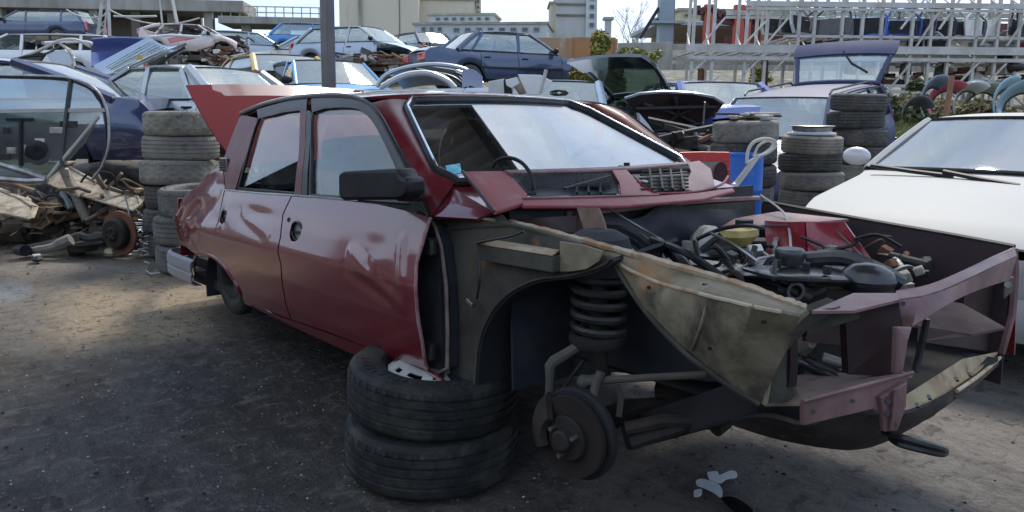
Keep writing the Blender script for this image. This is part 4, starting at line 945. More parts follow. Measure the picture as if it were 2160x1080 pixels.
# --- side of the bulkhead, seen where the wing is gone
Y2 = -.665
kick = [V(918, 462, y=Y2), V(975, 458, y=Y2), V(1080, 472, y=Y2), V(1180, 500, y=-.655), V(1235, 520, y=-.655), V(1290, 545, y=-.655), V(1268, 562, y=-.655), V(1205, 580, y=-.655), V(1130, 590, y=Y2), V(1070, 622, y=Y2), V(1030, 672, y=Y2), V(1010, 730, y=Y2), V(1004, 800, y=Y2), V(1003, 838, y=Y2), V(985, 846, y=Y2), V(948, 815, y=Y2), V(950, 700, y=Y2), V(946, 600, y=Y2), V(938, 520, y=Y2)]
mb = MB(); mb.poly(kick, (0, .02, 0)); kp = part('kick_panel', mb, DUST, CAR, False, bevel=.004)
rim = smooth([V(1003, 838, y=Y2), V(1004, 800, y=Y2), V(1010, 730, y=Y2), V(1030, 672, y=Y2), V(1070, 622, y=Y2), V(1130, 590, y=Y2), V(1205, 580, y=-.655), V(1268, 562, y=-.655), V(1290, 545, y=-.655)], 4)
part('wheel_arch_edge', MB().tube([p+Vector((0, -.004, 0)) for p in rim], .004, 6), DUST, CAR)
# inner face of the arch sweeping inwards
part('inner_arch', MB().grid(lambda u, v: pl(rim, u)+Vector((-.03*v, .30*v, .02*v)), 30, 5), WELL, CAR, True, solid=.01)
pix('inner_arch_wall', [V(1000, 850, y=-.36), V(980, 600, y=-.36), V(1100, 480, y=-.36), V(1500, 590, y=-.36), V(1640, 660, y=-.36), V(1640, 800, y=-.36), V(1500, 805, y=-.36), V(1300, 785, y=-.36), V(1150, 800, y=-.36)], WELL, (0, .02, 0))
# box rail from pillar to spring tower, open dark end
ra, rb = V(1003, 538, y=-.70), V(1176, 560, y=-.70)
mb = MB(); bx = [V(1003, 515, y=-.70), V(1165, 541, y=-.70), V(1165, 576, y=-.70), V(1010, 549, y=-.70)]
mb.poly(bx, (0, .045, 0)); part('box_rail', mb, DUST, CAR, False, bevel=.004)
part('box_rail_top', MB().poly([V(1003, 514, y=-.702), V(1165, 540, y=-.702), V(1181, 530, y=-.66), V(1035, 506, y=-.66)], (0, 0, .004)), EDGE, CAR, False)
part('box_rail_end', MB().poly([V(1166, 542, y=-.695), V(1180, 532, y=-.66), V(1180, 568, y=-.66), V(1166, 577, y=-.695)], (.003, 0, 0)), black_trim, CAR, False)
part('brake_line', MB().tube(smooth([V(1005, 514, y=-.71), V(1040, 506, y=-.71), V(1080, 498, y=-.70), V(1105, 488, y=-.69)], 4), .004, 5), black_trim, CAR)
part('wiring_tail', MB().tube(smooth([V(1009, 545, y=-.70), V(1012, 590, y=-.71), V(1006, 630, y=-.71)], 4), .004, 5), black_trim, CAR)
part('connector', MB().box(V(993, 638, y=-.70), (.035, .015, .014), Matrix.Rotation(.4, 3, 'Y')), bare, CAR, False, bevel=.002)
patch('wing_ledge', [V(918, 460, y=-.69), V(970, 455, y=-.69), V(1045, 462, y=-.66), V(985, 448, y=-.60)], DUSTL, .006, 6, 3)
patch('wing_ledge', [V(938, 484, y=-.675), V(1080, 474, y=-.665), V(1060, 452, y=-.62), V(960, 450, y=-.62)], DUST, .006, 6, 3)
# --- apron (inner wing) running to the nose, ragged rusty top edge
top = [V(1078, 470, y=-.60), V(1180, 495, y=-.60), V(1290, 524, y=-.60), V(1420, 561, y=-.60), V(1540, 595, y=-.605), V(1640, 630, y=-.605), V(1703, 652, y=-.60)]
er = random.Random(12); ep_ = [p+Vector((0, -.006+er.uniform(-.001, .001), .004+er.uniform(-.0016, .0012))) for p in smooth(top, 9)]
part('apron_top_edge', MB().tube(ep_, [er.uniform(.0072, .0098) for _ in ep_], 5), EDGE, CAR)
midl = [V(1290, 545, y=-.615), V(1330, 570, y=-.625), V(1400, 598, y=-.665), V(1500, 622, y=-.73), V(1590, 642, y=-.755), V(1690, 664, y=-.69)]
bot = [V(1292, 548, y=-.612), V(1360, 650, y=-.64), V(1440, 735, y=-.68), V(1490, 775, y=-.68), V(1545, 815, y=-.66), V(1604, 850, y=-.63)]
top2 = [pl(top, lerp(.30, 1, k/10)) for k in range(11)]
def apr(u, v):
    a = pl(top2, u); m_ = pl(midl, u); b = pl(bot, u)
    p = a.lerp(m_, v/.35) if v < .35 else m_.lerp(b, (v-.35)/.65)
    if v > .35: p = p+Vector((0, .012*max(0, math.cos((u-.55)*16))*math.sin(PI*(v-.35)/.65), 0))
    k = math.sin(PI*u)*math.sin(PI*min(1, max(0, (v-.3)/.7)))
    return p+Vector((0, -.018*k+.007*noise.noise(p*14), .005*noise.noise(p*9)))
part('inner_wing', MB().grid(apr, 40, 30), DUSTL, CAR, True, solid=.005, ang=30)
for u_, v0, v1 in ((.66, .45, .95),):
    part('pressed_rib', MB().tube([apr(u_+.02*math.sin(3*t), lerp(v0, v1, t))+Vector((0, -.001, 0)) for t in [k/8 for k in range(9)]], [.001]+[.004]*7+[.001], 6), DUSTL, CAR)
part('fold_crease', MB().tube([apr(k/16, .36)+Vector((0, -.001, 0)) for k in range(1, 16)], .0045, 6), EDGE, CAR)
for u_, v_ in ((.30, .5), (.75, .8), (.9, .45), (.62, .2)):
    c_ = apr(u_, v_); part('bolt_hole', MB().cyl(c_+Vector((0, -.006, 0)), c_+Vector((0, .004, 0)), .004, 9), black_trim, CAR)
part('inner_wing_rear', MB().grid(lambda u, v: pl([pl(top, lerp(0, .32, k/6)) for k in range(7)], u).lerp(pl([V(1060, 476, y=-.655), V(1130, 590, y=-.655), V(1268, 562, y=-.652), V(1290, 545, y=-.62)] if False else [V(1082, 478, y=-.64), V(1180, 505, y=-.64), V(1290, 546, y=-.62)], u), v), 12, 3), DUSTL, CAR, True, solid=.005)
part('inner_wing_edge', MB().tube([p+Vector((0, -.004, -.002)) for p in smooth(bot, 4)], .006, 5), DUST, CAR)
# headlamp bowl face: front edge with the two openings
fe = [V(1703, 655, y=-.60), V(1672, 684, y=-.62), V(1640, 735, y=-.63), V(1622, 790, y=-.63), V(1612, 850, y=-.62)]
part('lamp_bowl', MB().grid(lambda u, v: pl(fe, u)+Vector((.05*math.sin(PI*v)-.04*v, .17*v, -.01*v)) + Vector((-.10*v*(1-abs(2*u-1)), 0, 0)), 18, 6), DUST, CAR, True, solid=.006)
part('lamp_bowl_edge', MB().tube(smooth(fe, 4), .008, 6), mat('flange2', (.33, .28, .18), .8, sc=15), CAR)
# --- nose: upper rail, lamp boxes, lower beam, valance
def rail(name, pa, pb, m, n=16, solid=.006):
    return part(name, MB().grid(lambda u, v: pl(pa, u).lerp(pl(pb, u), v), n, 3), m, CAR, True, solid=solid, off=0)
ur_top = [V(1890, 616, x=.70), V(1960, 603, x=.74), V(2035, 572, x=.76), V(2095, 543, x=.74), V(2138, 524, x=.67)]
ur_mid = [V(1893, 634, x=.72), V(1965, 622, x=.765), V(2040, 590, x=.785), V(2100, 560, x=.765), V(2143, 540, x=.69)]
ur_bot = [V(1900, 700, x=.725), V(1935, 684, x=.765), V(2000, 640, x=.785), V(2070, 608, x=.78), V(2128, 590, x=.70)]
rail('nose_rail_top', smooth(ur_top, 4), smooth(ur_mid, 4), PINK)
rail('nose_rail_face', smooth(ur_mid, 4), smooth(ur_bot, 4), PINK, 20)
part('nose_rail_edge', MB().tube(smooth(ur_top, 4), .004, 5), PINK, CAR)
pix('lamp_box_top', [V(1712, 656, z=.765), V(1800, 618, z=.768), V(1893, 618, z=.765), V(1897, 632, z=.76), V(1800, 655, z=.755)], PINK, (0, 0, -.006))
for px, py in ((1905, 640), (1933, 648)): part('bolt_hole', MB().cyl(V(px, py, x=.742), V(px, py, x=.735), .005, 10), black_trim, CAR)
pix('lamp_box_side', [V(1783, 655, y=-.42), V(1895, 635, y=-.335), V(1905, 700, y=-.335), V(1890, 795, y=-.335), V(1790, 790, y=-.42)], mat('paint_maroon_dull', (.035, .011, .012), .6, c2=(.03, .024, .02), amt=.7, sc=6, c3=(.08, .025, .025), amt3=.5, sc3=7), (-.02, .01, 0))
pix('lamp_box_back', [V(1690, 668, x=.55), V(1785, 655, x=.50), V(1790, 780, x=.45), V(1700, 770, x=.45)] if False else [V(1700, 664, x=.50), V(1785, 655, x=.50), V(1785, 730, x=.50), V(1700, 720, x=.50)], MATS['paint_maroon_dull'], (-.01, 0, 0))
part('lamp_cross_tube', MB().tube([V(1690, 690, y=-.55), V(1740, 672, y=-.5), V(1800, 655, y=-.44)], .022, 8), DUST, CAR)
part('rear_lamp_post', MB().tube([V(1665, 700, y=-.56), V(1668, 760, y=-.56), V(1664, 810, y=-.56)], .018, 6), MATS['paint_maroon_dull'], CAR)
# lower beam
lb = [V(1612, 855, y=-.56), V(1700, 868, y=-.53), V(1820, 812, z=.565), V(1925, 790, z=.56)]
lbt = [V(1612, 852, z=.50), V(1700, 893-25, x=.66), V(1925, 790, x=.77)]
A1, A2, A3, A4 = V(1696, 868, x=.665), V(1925, 792, x=.765), V(1925, 800, x=.765), V(1696, 897, x=.665)
BX = lambda px, py, o=0: V(px, py, x=.665+(px-1695)/230*.10+o)
pix('lower_beam', [BX(1695, 848), BX(1926, 787), BX(1915, 800), BX(1910, 867), BX(1858, 874), BX(1841, 864), BX(1695, 899)], PINK, (-.012, .004, 0), bevel=.003)
part('beam_flange', MB().tube([BX(1695, 847, .003), BX(1926, 786, .003)], .005, 5), PINK, CAR)
for px, py in ((1716, 868), (1800, 846)): part('bolt_hole', MB().cyl(BX(px, py, .0015), BX(px, py, -.01), .004, 8), black_trim, CAR)
pix('lower_shelf', [V(1612, 852, z=.505), V(1697, 850, x=.662), V(1925, 790, x=.762), V(1880, 775, z=.58), V(1760, 778, z=.55), V(1660, 795, z=.53)], mat('dusty_pink_shelf', (.33, .24, .2), .8, c2=(.3, .24, .15), amt=.8, sc=6, c3=(.08, .06, .05), amt3=.7, sc3=16), (0, 0, -.006))
pix('tow_bracket', [BX(1858, 838, .007), BX(1914, 806, .007), BX(1909, 867, .007), BX(1894, 909, .007), BX(1866, 912, .007), BX(1863, 872, .007)], PINK, (-.012, .004, 0), bevel=.003)
part('bracket_fold', MB().tube([BX(1888, 822, .010), BX(1884, 866, .010), BX(1880, 906, .010)], .005, 5), PINK, CAR)
pix('apron_rear_plate', [V(1180, 509, y=-.672), V(1232, 517, y=-.672), V(1272, 530, y=-.668), V(1262, 552, y=-.668), V(1236, 568, y=-.672), V(1205, 573, y=-.672), V(1181, 574, y=-.672)], DUSTL, (0, .006, 0), bevel=.002)
# spot welds, seams and small brackets along the apron
for k in range(16):
    p = pl(top, lerp(.05, .96, k/15)); part('weld_dimple', MB().lathe([(0, .002), (.0045, .0015), (.006, 0)], 8, Matrix.Translation(p+Vector((0, -.017, -.016))) @ Matrix.Rotation(PI/2, 4, 'X')), DUST, CAR)
part('seam_sealer', MB().tube([apr_p for apr_p in [V(1345, 590, y=-.668), V(1420, 690, y=-.70), V(1470, 745, y=-.70)]], .0035, 5), DUST, CAR) if False else None
for px, py in ((1874, 846), (1872, 872), (1886, 896)): part('bolt_hole', MB().cyl(BX(px, py, .010), BX(px, py, 0), .006, 10), black_trim, CAR)
pix('nose_post', [V(1893, 690, x=.755), V(1925, 690, x=.765), V(1916, 720, x=.765), V(1905, 790, x=.765), V(1890, 790, x=.755)], PINK, (-.012, 0, 0), bevel=.003)
part('bonnet_stay', MB().tube([V(1955, 672, x=.73), V(1945, 720, x=.72), V(1930, 785, x=.72)], .008, 6), black_trim, CAR)
# valance below the bumper line
vt = [V(1540, 885, x=.42), V(1620, 875, x=.56), V(1700, 893, x=.655), V(1800, 872, x=.69), V(1915, 868, x=.72), V(2000, 825, x=.70), V(2060, 785, x=.68), V(2104, 748, x=.63)]
vb = [V(1540, 893, x=.42), V(1650, 925, x=.55), V(1780, 945, x=.62), V(1850, 935, x=.65), V(1915, 903, x=.68), V(1990, 856, x=.69), V(2060, 800, x=.67), V(2104, 757, x=.63)]
part('front_valance', MB().grid(lambda u, v: pl(smooth(vt, 4), u).lerp(pl(smooth(vb, 4), u), v)+Vector((.008*math.sin(PI*v)+.004*noise.noise(Vector((u*20, v*5, 0))), 0, 0)), 50, 6), mat('dark_dirty_valance', (.014, .012, .011), .8, c2=(.05, .034, .026), amt=.6, sc=6, c3=(.2, .1, .06), amt3=.4, sc3=20), CAR, True, solid=.01, off=0)
pt = [V(1912, 868, x=.715), V(2010, 815, x=.71), V(2103, 745, x=.63)]
pix('valance_plate', [V(1910, 868, x=.715), V(1990, 828, x=.71), V(2060, 783, x=.69), V(2105, 742, x=.64), V(2098, 752-10, x=.62), V(2060, 755, x=.55), V(2030, 757, z=.49), V(1912, 832, z=.50)], TANM, (0, 0, -.006))
for px, py in ((1935, 855), (1960, 838), (2018, 800), (2045, 790)): part('slot', MB().box(V(px, py, z=.503), (.028, .007, .004), Matrix.Rotation(-1.1, 3, 'Z')), black_trim, CAR, False)
for k in range(2): part('valance_lip', MB().tube([pl(smooth(vt, 4), t)+Vector((.012-.006*k, 0, -.002-.02*k)) for t in [ .62+.38*j/10 for j in range(11)]], .006, 5), EDGE if k == 0 else DUST, CAR)
pix('valance_floor', [V(1620, 870, z=.44), Vector((.64, -.38, .44)), Vector((.68, .5, .44)), Vector((.3, .5, .44)), Vector((.3, -.4, .44))], under, (0, 0, -.01))
# far side of the nose
pix('far_lamp_box', [V(2035, 598, x=.62), V(2128, 590, x=.62), V(2128, 700, x=.62), V(2110, 745, x=.62), V(1935, 720, x=.60), V(1937, 690, x=.60), V(2030, 700, x=.60)], MATS['paint_maroon_dull'], (-.01, 0, 0))
pix('far_lamp_shelf', [V(1925, 685, z=.66), V(2050, 705, z=.64), V(2120, 690, z=.64), V(2030, 640, z=.68), V(1975, 630, z=.69)], mat('dusty_maroon', (.15, .1, .08), .8, c2=(.07, .03, .03), amt=.8, sc=7), (0, 0, -.006))
pix('far_bracket', [V(2118, 585, x=.70), V(2140, 583, x=.70), V(2138, 615, x=.70), V(2118, 632, x=.70)], black_trim, (-.02, 0, 0), bevel=.004)
part('far_bolt', MB().cyl(V(2126, 600, x=.72), V(2126, 600, x=.70), .01, 8), bare, CAR)
part('far_edge', MB().tube([V(2138, 524, y=.66), V(2141, 580, y=.66), V(2135, 660, y=.66), V(2112, 745, y=.64)], .012, 6), PINK, CAR)
# tow loop
part('tow_loop', MB().tube(smooth([V(1865, 912, x=.72), V(1900, 922, x=.78), V(1950, 936, x=.82), V(1985, 946, x=.84), V(1994, 953, x=.842), V(1985, 957, x=.84), V(1950, 950, x=.82), V(1900, 937, x=.78), V(1880, 926, x=.74)], 4), .0075, 7), black_trim, CAR)
# --- engine bay
FW = -.30
mb = MB().grid(lambda u, v: Vector((FW+.02*math.sin(8*u), lerp(-.6, .68, u), lerp(.35, .915, v))), 20, 8)
part('bay_bulkhead', mb, mat('bulkhead_pad', (.022, .024, .032), .8, c2=(.06, .055, .05), amt=.7, sc=5, bump=.4, bsc=20), CAR, True, solid=.01)
part('bulkhead_rim', MB().tube([V(1195, 452, x=-.27), V(1300, 443, x=-.27), V(1400, 432, x=-.27), V(1500, 423, x=-.27), V(1600, 418, x=-.27)], .011, 6), PINK, CAR)
pix('bulkhead_patch', [V(1420, 436, x=-.265), V(1590, 424, x=-.265), V(1590, 452, x=-.265), V(1500, 470, x=-.265), V(1425, 462, x=-.265)], DUST, (.006, 0, 0))
part('bulkhead_pad', MB().grid(lambda u, v: V(lerp(1260, 1560, u), lerp(462, 560, v)-28*u+10*math.sin(9*u), x=-.25+.03*math.sin(PI*v)+.012*math.sin(17*u)*math.sin(9*v)), 18, 8), MATS['bulkhead_pad'], CAR, True, solid=.02)
pix('bay_floor', [(.42, -.36, .42), (.6, 0, .42), (.6, .6, .42), (-.3, .6, .42), (-.3, -.36, .42)], under, (0, 0, -.01))
# far wing: outer skin still on, with its inner wing and red spring tower
far_top = [V(1612, 426, y=.70), V(1700, 443, y=.70), V(1850, 470, y=.70), V(2000, 496, y=.70), V(2140, 522, y=.69)]
part('far_wing_edge', MB().tube(smooth(far_top, 3), .011, 6), black_trim, CAR)
part('far_wing', MB().grid(lambda u, v: pl(far_top, u)+Vector((0, .06*math.sin(v*1.6), -.36*v)), 20, 8), RED, CAR, True, solid=.006)
part('far_inner_wing', MB().grid(lambda u, v: pl(far_top, u)+Vector((0, -.012-.05*v, -.004-.43*v)), 20, 6), mat('far_inner', (.04, .018, .022), .7, c2=(.025, .022, .02), amt=.7, sc=5, c3=(.12, .03, .04), amt3=.5, sc3=4), CAR, True, solid=.006)
tA, tB, tC, tD = V(1620, 462, y=.52), V(1778, 466, y=.50), V(1842, 548, y=.45), V(1620, 548, y=.45)
rt = mat('paint_bay_red', (.36, .025, .04), .35, .1, c2=(.16, .02, .03), amt=.7, sc=6, c3=(.3, .2, .16), amt3=.4, sc3=14, coat=.4)
patch('spring_tower', [V(1615, 466, y=.40), V(1700, 468, y=.40), V(1705, 560, y=.36), V(1618, 560, y=.36)], rt, .01, 8, 6, .02)
patch('spring_tower', [V(1700, 468, y=.40), V(1782, 468, y=.44), V(1845, 555, y=.44), V(1705, 560, y=.36)], rt, .01, 8, 6, .015)
patch('spring_tower_top', [V(1500, 468, y=.44), V(1640, 446, y=.60), V(1790, 462, y=.60), V(1700, 470, y=.40)], PINK, .008, 8, 4, .01)
patch('far_ledge', [V(1470, 474, y=.35), V(1640, 446, y=.6), V(1700, 470, y=.40), V(1520, 480, y=.35)], PINK, .006, 8, 2)
# brake fluid reservoir
rs = empty('fluid_reservoir', M=Matrix.Identity(4)); rs.parent = CAR; c = V(1557, 496, y=.16)
part('bottle', MB().lathe([(.0, -.035), (.035, -.035), (.062, .0), (.06, .022), (.03, .032), (0, .032)], 18, Matrix.Translation(c) @ Matrix.Diagonal((1, 1.25, 1, 1))), mat('yellow_plastic', (.55, .42, .14), .5, c2=(.3, .2, .06), amt=.7, sc=20), rs)
part('cap', MB().cyl(c+Vector((.01, .02, .028)), c+Vector((.01, .02, .052)), .03, 16), black_plastic, rs)
part('servo', MB().lathe([(0, -.04), (.05, -.04), (.075, -.01), (.075, .02), (.04, .05), (0, .05)], 20, Matrix.Translation(V(1490, 520, y=.14)) @ Matrix.Rotation(PI/2, 4, 'Y')), alu, CAR)
part('master_cylinder', MB().cyl(V(1500, 535, y=.10), V(1560, 520, y=.14), .025, 12), dark_metal, CAR)
# air filter housing / cam cover, black
eng = empty('engine', M=Matrix.Identity(4)); eng.parent = CAR
def hsg(u, v):
    px = lerp(1552, 1872, u); t = [(0, 575), (.15, 548), (.35, 536), (.6, 541), (.85, 556), (1, 592)]; b = [(0, 585), (.15, 592), (.35, 604), (.6, 606), (.85, 604), (1, 598)]
    py = lerp(interp(t, u), interp(b, u), v); return V(px, py, z=.735+.045*math.sin(PI*min(1, u*1.02))**.5*math.sin(PI*v)**.6)
blackg = mat('black_enamel', (.018, .02, .021), .35, c2=(.09, .088, .08), amt=.55, sc=9, lo=.45, hi=.7, coat=.3)
part('air_filter_housing', MB().grid(hsg, 34, 12), blackg, eng, True)
rimp = [hsg(u/20, 0) for u in range(21)]+[hsg(1-u/20, 1) for u in range(21)]
part('housing_rim', MB().tube(rimp, .009, 6, closed=True), blackg, eng)
part('housing_skirt', MB().grid(lambda u, v: pl(rimp+[rimp[0]], u)-Vector((0, 0, .07*v)), 44, 3), blackg, eng, True)
part('oil_cap', MB().lathe([(0, .024), (.034, .024), (.038, .018), (.038, 0), (.03, -.02)], 20, Matrix.Translation(V(1666, 543, z=.80))), blackg, eng)
part('snorkel', MB().tube(smooth([V(1700, 548, z=.79), V(1780, 545, z=.80), V(1850, 570, z=.78), V(1905, 600, z=.75)], 4), .022, 10), blackg, eng)
part('intake_bulge', MB().ball(V(1830, 590, z=.76), .055, 12, (1.3, 1, .8)), blackg, eng)
for px, py in ((1700, 562), (1745, 570), (1810, 560), (1640, 556)): part('clip', MB().box(V(px, py, z=.79), (.018, .014, .022)), dark_metal, eng, False, bevel=.003)
part('housing_rib', MB().tube(smooth([V(1570, 568, z=.775), V(1640, 586, z=.785), V(1700, 590, z=.785), V(1752, 590, z=.785)], 3), .006, 6), blackg, eng)
part('engine_block', MB().box((.12, -.02, .55), (.62, .38, .22)), grease, eng, False, bevel=.02)
part('cylinder_head', MB().box((.12, -.08, .68), (.5, .16, .08)), alu, eng, False, bevel=.01)
part('exhaust_manifold', MB().tube([(.3, -.16, .66), (.25, -.26, .62), (0, -.27, .6), (-.2, -.24, .5)], .03, 8), rust, eng)
part('radiator_hose', MB().tube(smooth([V(1640, 612, y=-.30), V(1690, 622, y=-.27), V(1735, 604, y=-.22), V(1755, 600, y=-.18)], 4), .018, 9), blackg, eng)
part('hose_end', MB().lathe([(.016, 0), (.024, 0), (.024, .04), (.016, .04)], 14, Matrix.Translation(V(1695, 622, y=-.30)) @ Matrix.Rotation(1.2, 4, 'X'), close=True), black_trim, eng)
part('alternator', MB().lathe([(0, -.05), (.04, -.05), (.055, -.02), (.055, .03), (.03, .05), (0, .05)], 16, Matrix.Translation((.42, -.22, .60)) @ Matrix.Rotation(PI/2, 4, 'Y')), alu, eng)
# hoses and wires over the bay
rw = random.Random(2)
def wire(pts, r, m, **k): return part('hose' if r > .008 else 'wire', MB().tube(smooth(pts, 4), r, 7 if r > .008 else 5), m, CAR, **k)
wire([V(1280, 484, x=-.2), V(1330, 492, x=-.1), V(1370, 520, x=0), V(1392, 548, x=.05), V(1400, 580, x=.08)], .017, black_plastic)
wire([V(1290, 492, x=-.18), V(1345, 512, x=-.05), V(1365, 545, x=.02)], .012, black_plastic)
wire([V(1400, 520, z=.80), V(1440, 555, z=.79), V(1465, 590, z=.75)], .016, black_plastic)
wire([V(1375, 505, z=.82), V(1440, 530, z=.83), V(1490, 560, z=.80), V(1530, 590, z=.77)], .010, black_plastic)
wire([V(1278, 436, x=-.26), V(1320, 462, x=-.15), V(1385, 500, x=-.05), V(1450, 540, z=.80), V(1500, 578, z=.77)], .004, bare)
wire([V(1605, 412, y=.62), V(1650, 445, y=.5), V(1664, 480, y=.4), V(1668, 526, y=.3)], .0045, mat('pale_cable', (.5, .5, .48), .5))
wire([V(1500, 492, z=.86), V(1545, 515, z=.84), V(1595, 550, z=.80)], .005, bare)
wire([V(1690, 500, y=.35), V(1730, 516, y=.35), V(1745, 525, y=.36), V(1790, 520, y=.38), V(1830, 498, y=.45), V(1880, 500, y=.5)], .006, dark_metal)
wire([V(1745, 470, y=.45), V(1790, 512, y=.40), V(1830, 552, y=.38)], .0055, PINK)
wire([V(1470, 505, z=.84), V(1520, 484, z=.87), V(1575, 476, z=.88), V(1610, 482, z=.86)], .006, black_plastic)
wire([V(1800, 505, y=.4), V(1850, 495, y=.45), V(1900, 520, y=.5)], .006, black_plastic)
wire([V(1430, 452, x=-.24), V(1470, 458, x=-.23), V(1500, 450, x=-.23), V(1510, 468, x=-.22)], .004, bare)
for i in range(26):
    a = V(rw.uniform(1400, 1680), rw.uniform(530, 600), z=rw.uniform(.66, .76)); b = a+Vector((rw.uniform(-.15, .15), rw.uniform(-.15, .15), rw.uniform(-.06, .04))); c = b+Vector((rw.uniform(-.12, .12), rw.uniform(-.12, .12), rw.uniform(-.05, .05)))
    wire([a, (a+b)/2+Vector((0, 0, .03)), b, c], rw.choice((.004, .006, .009)), rw.choice((black_plastic, dark_metal, grease, bare if i % 4 == 0 else black_plastic)))
for i, (px, py) in enumerate(((1455, 520), (1600, 515), (1880, 560), (1905, 585), (1870, 545), (1840, 500), (1590, 530), (1540, 545))):
    part(('bracket', 'sensor', 'clamp')[i % 3], MB().box(V(px, py, z=.74 if px < 1700 else .70), (.05, .03, .04), Matrix.Rotation(i*.7, 3, 'Z') @ Matrix.Rotation(i*.4, 3, 'X')), (alu, dark_metal, rust)[i % 3], CAR, False, bevel=.004)
for i in range(70):
    a = V(rw.uniform(1330, 1900), rw.uniform(540, 610), z=rw.uniform(.60, .70)); b = a+Vector((rw.uniform(-.2, .2), rw.uniform(-.2, .2), rw.uniform(-.03, .06)))
    wire([a, (a+b)/2+Vector((rw.uniform(-.05, .05), 0, .04)), b], rw.choice((.003, .004, .006, .01)), rw.choice((black_plastic, alu, dark_metal, rust, bare)))
for i in range(60):
    c = V(rw.uniform(1360, 1960), rw.uniform(515, 605), z=rw.uniform(.60, .735)); s_ = rw.uniform(.02, .06)
    part('fitting', MB().box(c, (s_, s_*.7, s_*.6), Matrix.Rotation(rw.uniform(0, 3), 3, 'Z') @ Matrix.Rotation(rw.uniform(-.5, .5), 3, 'X')), rw.choice((dark_metal, alu, rust, black_plastic)), CAR, False, bevel=.003)
part('coolant_pipe', MB().cyl(V(1880, 540, y=.5), V(1960, 560, y=.45), .015, 8), dark_metal, CAR)
# maroon plate and rusty bracket at the near rear corner of the bay
pix('battery_tray', [V(1165, 480, y=-.42), V(1150, 452, y=-.35), V(1215, 436, y=-.35), V(1235, 496, y=-.42)], mat('brown_plate', (.055, .025, .02), .8, c2=(.1, .06, .05), amt=.6, sc=6), (0, .02, 0))
patch('rusty_bracket', [V(1216, 437, y=-.45), V(1262, 438, y=-.45), V(1280, 492, y=-.50), V(1236, 497, y=-.50)], mat('brown_rust_plate', (.22, .14, .1), .85, c2=(.12, .06, .04), amt=.7, sc=20, bump=.3, bsc=90), .008, 6, 8, .01)
patch('near_tower_top', [V(1220, 498, y=-.52), V(1300, 498, y=-.45), V(1340, 528, y=-.45), V(1290, 522, y=-.57)], PINK, .01, 6, 4, .015)
patch('bay_side_red', [V(1085, 462, y=-.58), V(1215, 455, y=-.50), V(1215, 492, y=-.50), V(1140, 482, y=-.58)], MATS['paint_maroon_dull'], .006, 6, 4)
# --- suspension of the near front wheel
sus = empty('front_suspension', M=Matrix.Identity(4)); sus.parent = CAR
c0 = V(1262, 560, y=-.52); c1 = V(1262, 700, y=-.52); pts = []
r0 = .066*1.05
N_ = 5.2
for k in range(int(N_*18)):
    t = k/(N_*18); a = 2*PI*N_*t; c = c0.lerp(c1, t); pts.append(c+Vector((r0*math.cos(a), r0*math.sin(a), 0)))
part('coil_spring', MB().tube(pts, .0125, 8), mat('dirty_spring', (.014, .014, .015), .5, c2=(.05, .045, .035), amt=.7, sc=10), sus)
part('damper', MB().tube([c0+Vector((0, 0, .03)), c0.lerp(c1, .5), c1-Vector((0, 0, .10)), V(1275, 790, y=-.50)], [.03, .03, .026, .024], 12), dark_metal, sus)
part('spring_seat', MB().lathe([(0, .0), (.078, 0), (.085, .012), (.085, .03), (.07, .035)], 20, Matrix.Translation(c1-Vector((0, 0, .035)))), dark_metal, sus)
part('tower_cup', MB().lathe([(.095, -.02), (.1, .03), (.085, .08), (.05, .1), (0, .1)], 20, Matrix.Translation(c0)), WELL, sus)
pipe = mat('dusty_arm', (.10, .092, .07), .8, c2=(.07, .06, .045), amt=.7, sc=12)
part('drop_link', MB().tube([V(1158, 832, y=-.64), V(1160, 800, y=-.64), V(1160, 772, y=-.64), V(1168, 762, y=-.63), V(1250, 712, y=-.56)], [.012, .012, .016, .017, .013], 9), pipe, sus)
part('tie_rod', MB().tube([V(1235, 805, y=-.58), V(1300, 800, y=-.56), V(1490, 790, y=-.46)], [.014, .010, .010], 9), pipe, sus)
part('tie_rod_end', MB().ball(V(1232, 806, y=-.58), .022, 10), pipe, sus)
part('steering_arm', MB().tube([V(1252, 838, y=-.60), V(1258, 808, y=-.59), V(1268, 785, y=-.58)], .013, 8), pipe, sus)
part('lower_arm', MB().tube([V(1320, 905, y=-.55), V(1400, 888, y=-.48), V(1510, 892, y=-.40)], [.02, .02, .018], 9), grease, sus)
part('lower_arm_brace', MB().tube([V(1330, 935, y=-.55), V(1430, 905, y=-.46), V(1530, 870, y=-.36)], [.02, .016, .016], 8), grease, sus)
part('arm_bush', MB().cyl(V(1508, 905, y=-.42), V(1530, 888, y=-.38), .022, 12), dark_metal, sus)
part('link', MB().tube([V(1305, 880, y=-.52), V(1310, 840, y=-.5), V(1300, 812, y=-.5)], .01, 7), pipe, sus)
part('gearbox_casing', MB().tube([V(1400, 850, y=-.20), V(1480, 830, y=-.15), V(1560, 840, y=-.1)], [.07, .09, .06], 12), grease, sus)
part('drive_shaft', MB().tube([V(1290, 880, y=-.5), V(1330, 862, y=-.42), V(1400, 850, y=-.3)], [.035, .03, .018], 10), grease, sus)
part('subframe_rail', MB().bar(V(1330, 915, y=-.35), V(1610, 830, y=-.46), .07, .09), under, sus, False, bevel=.01)
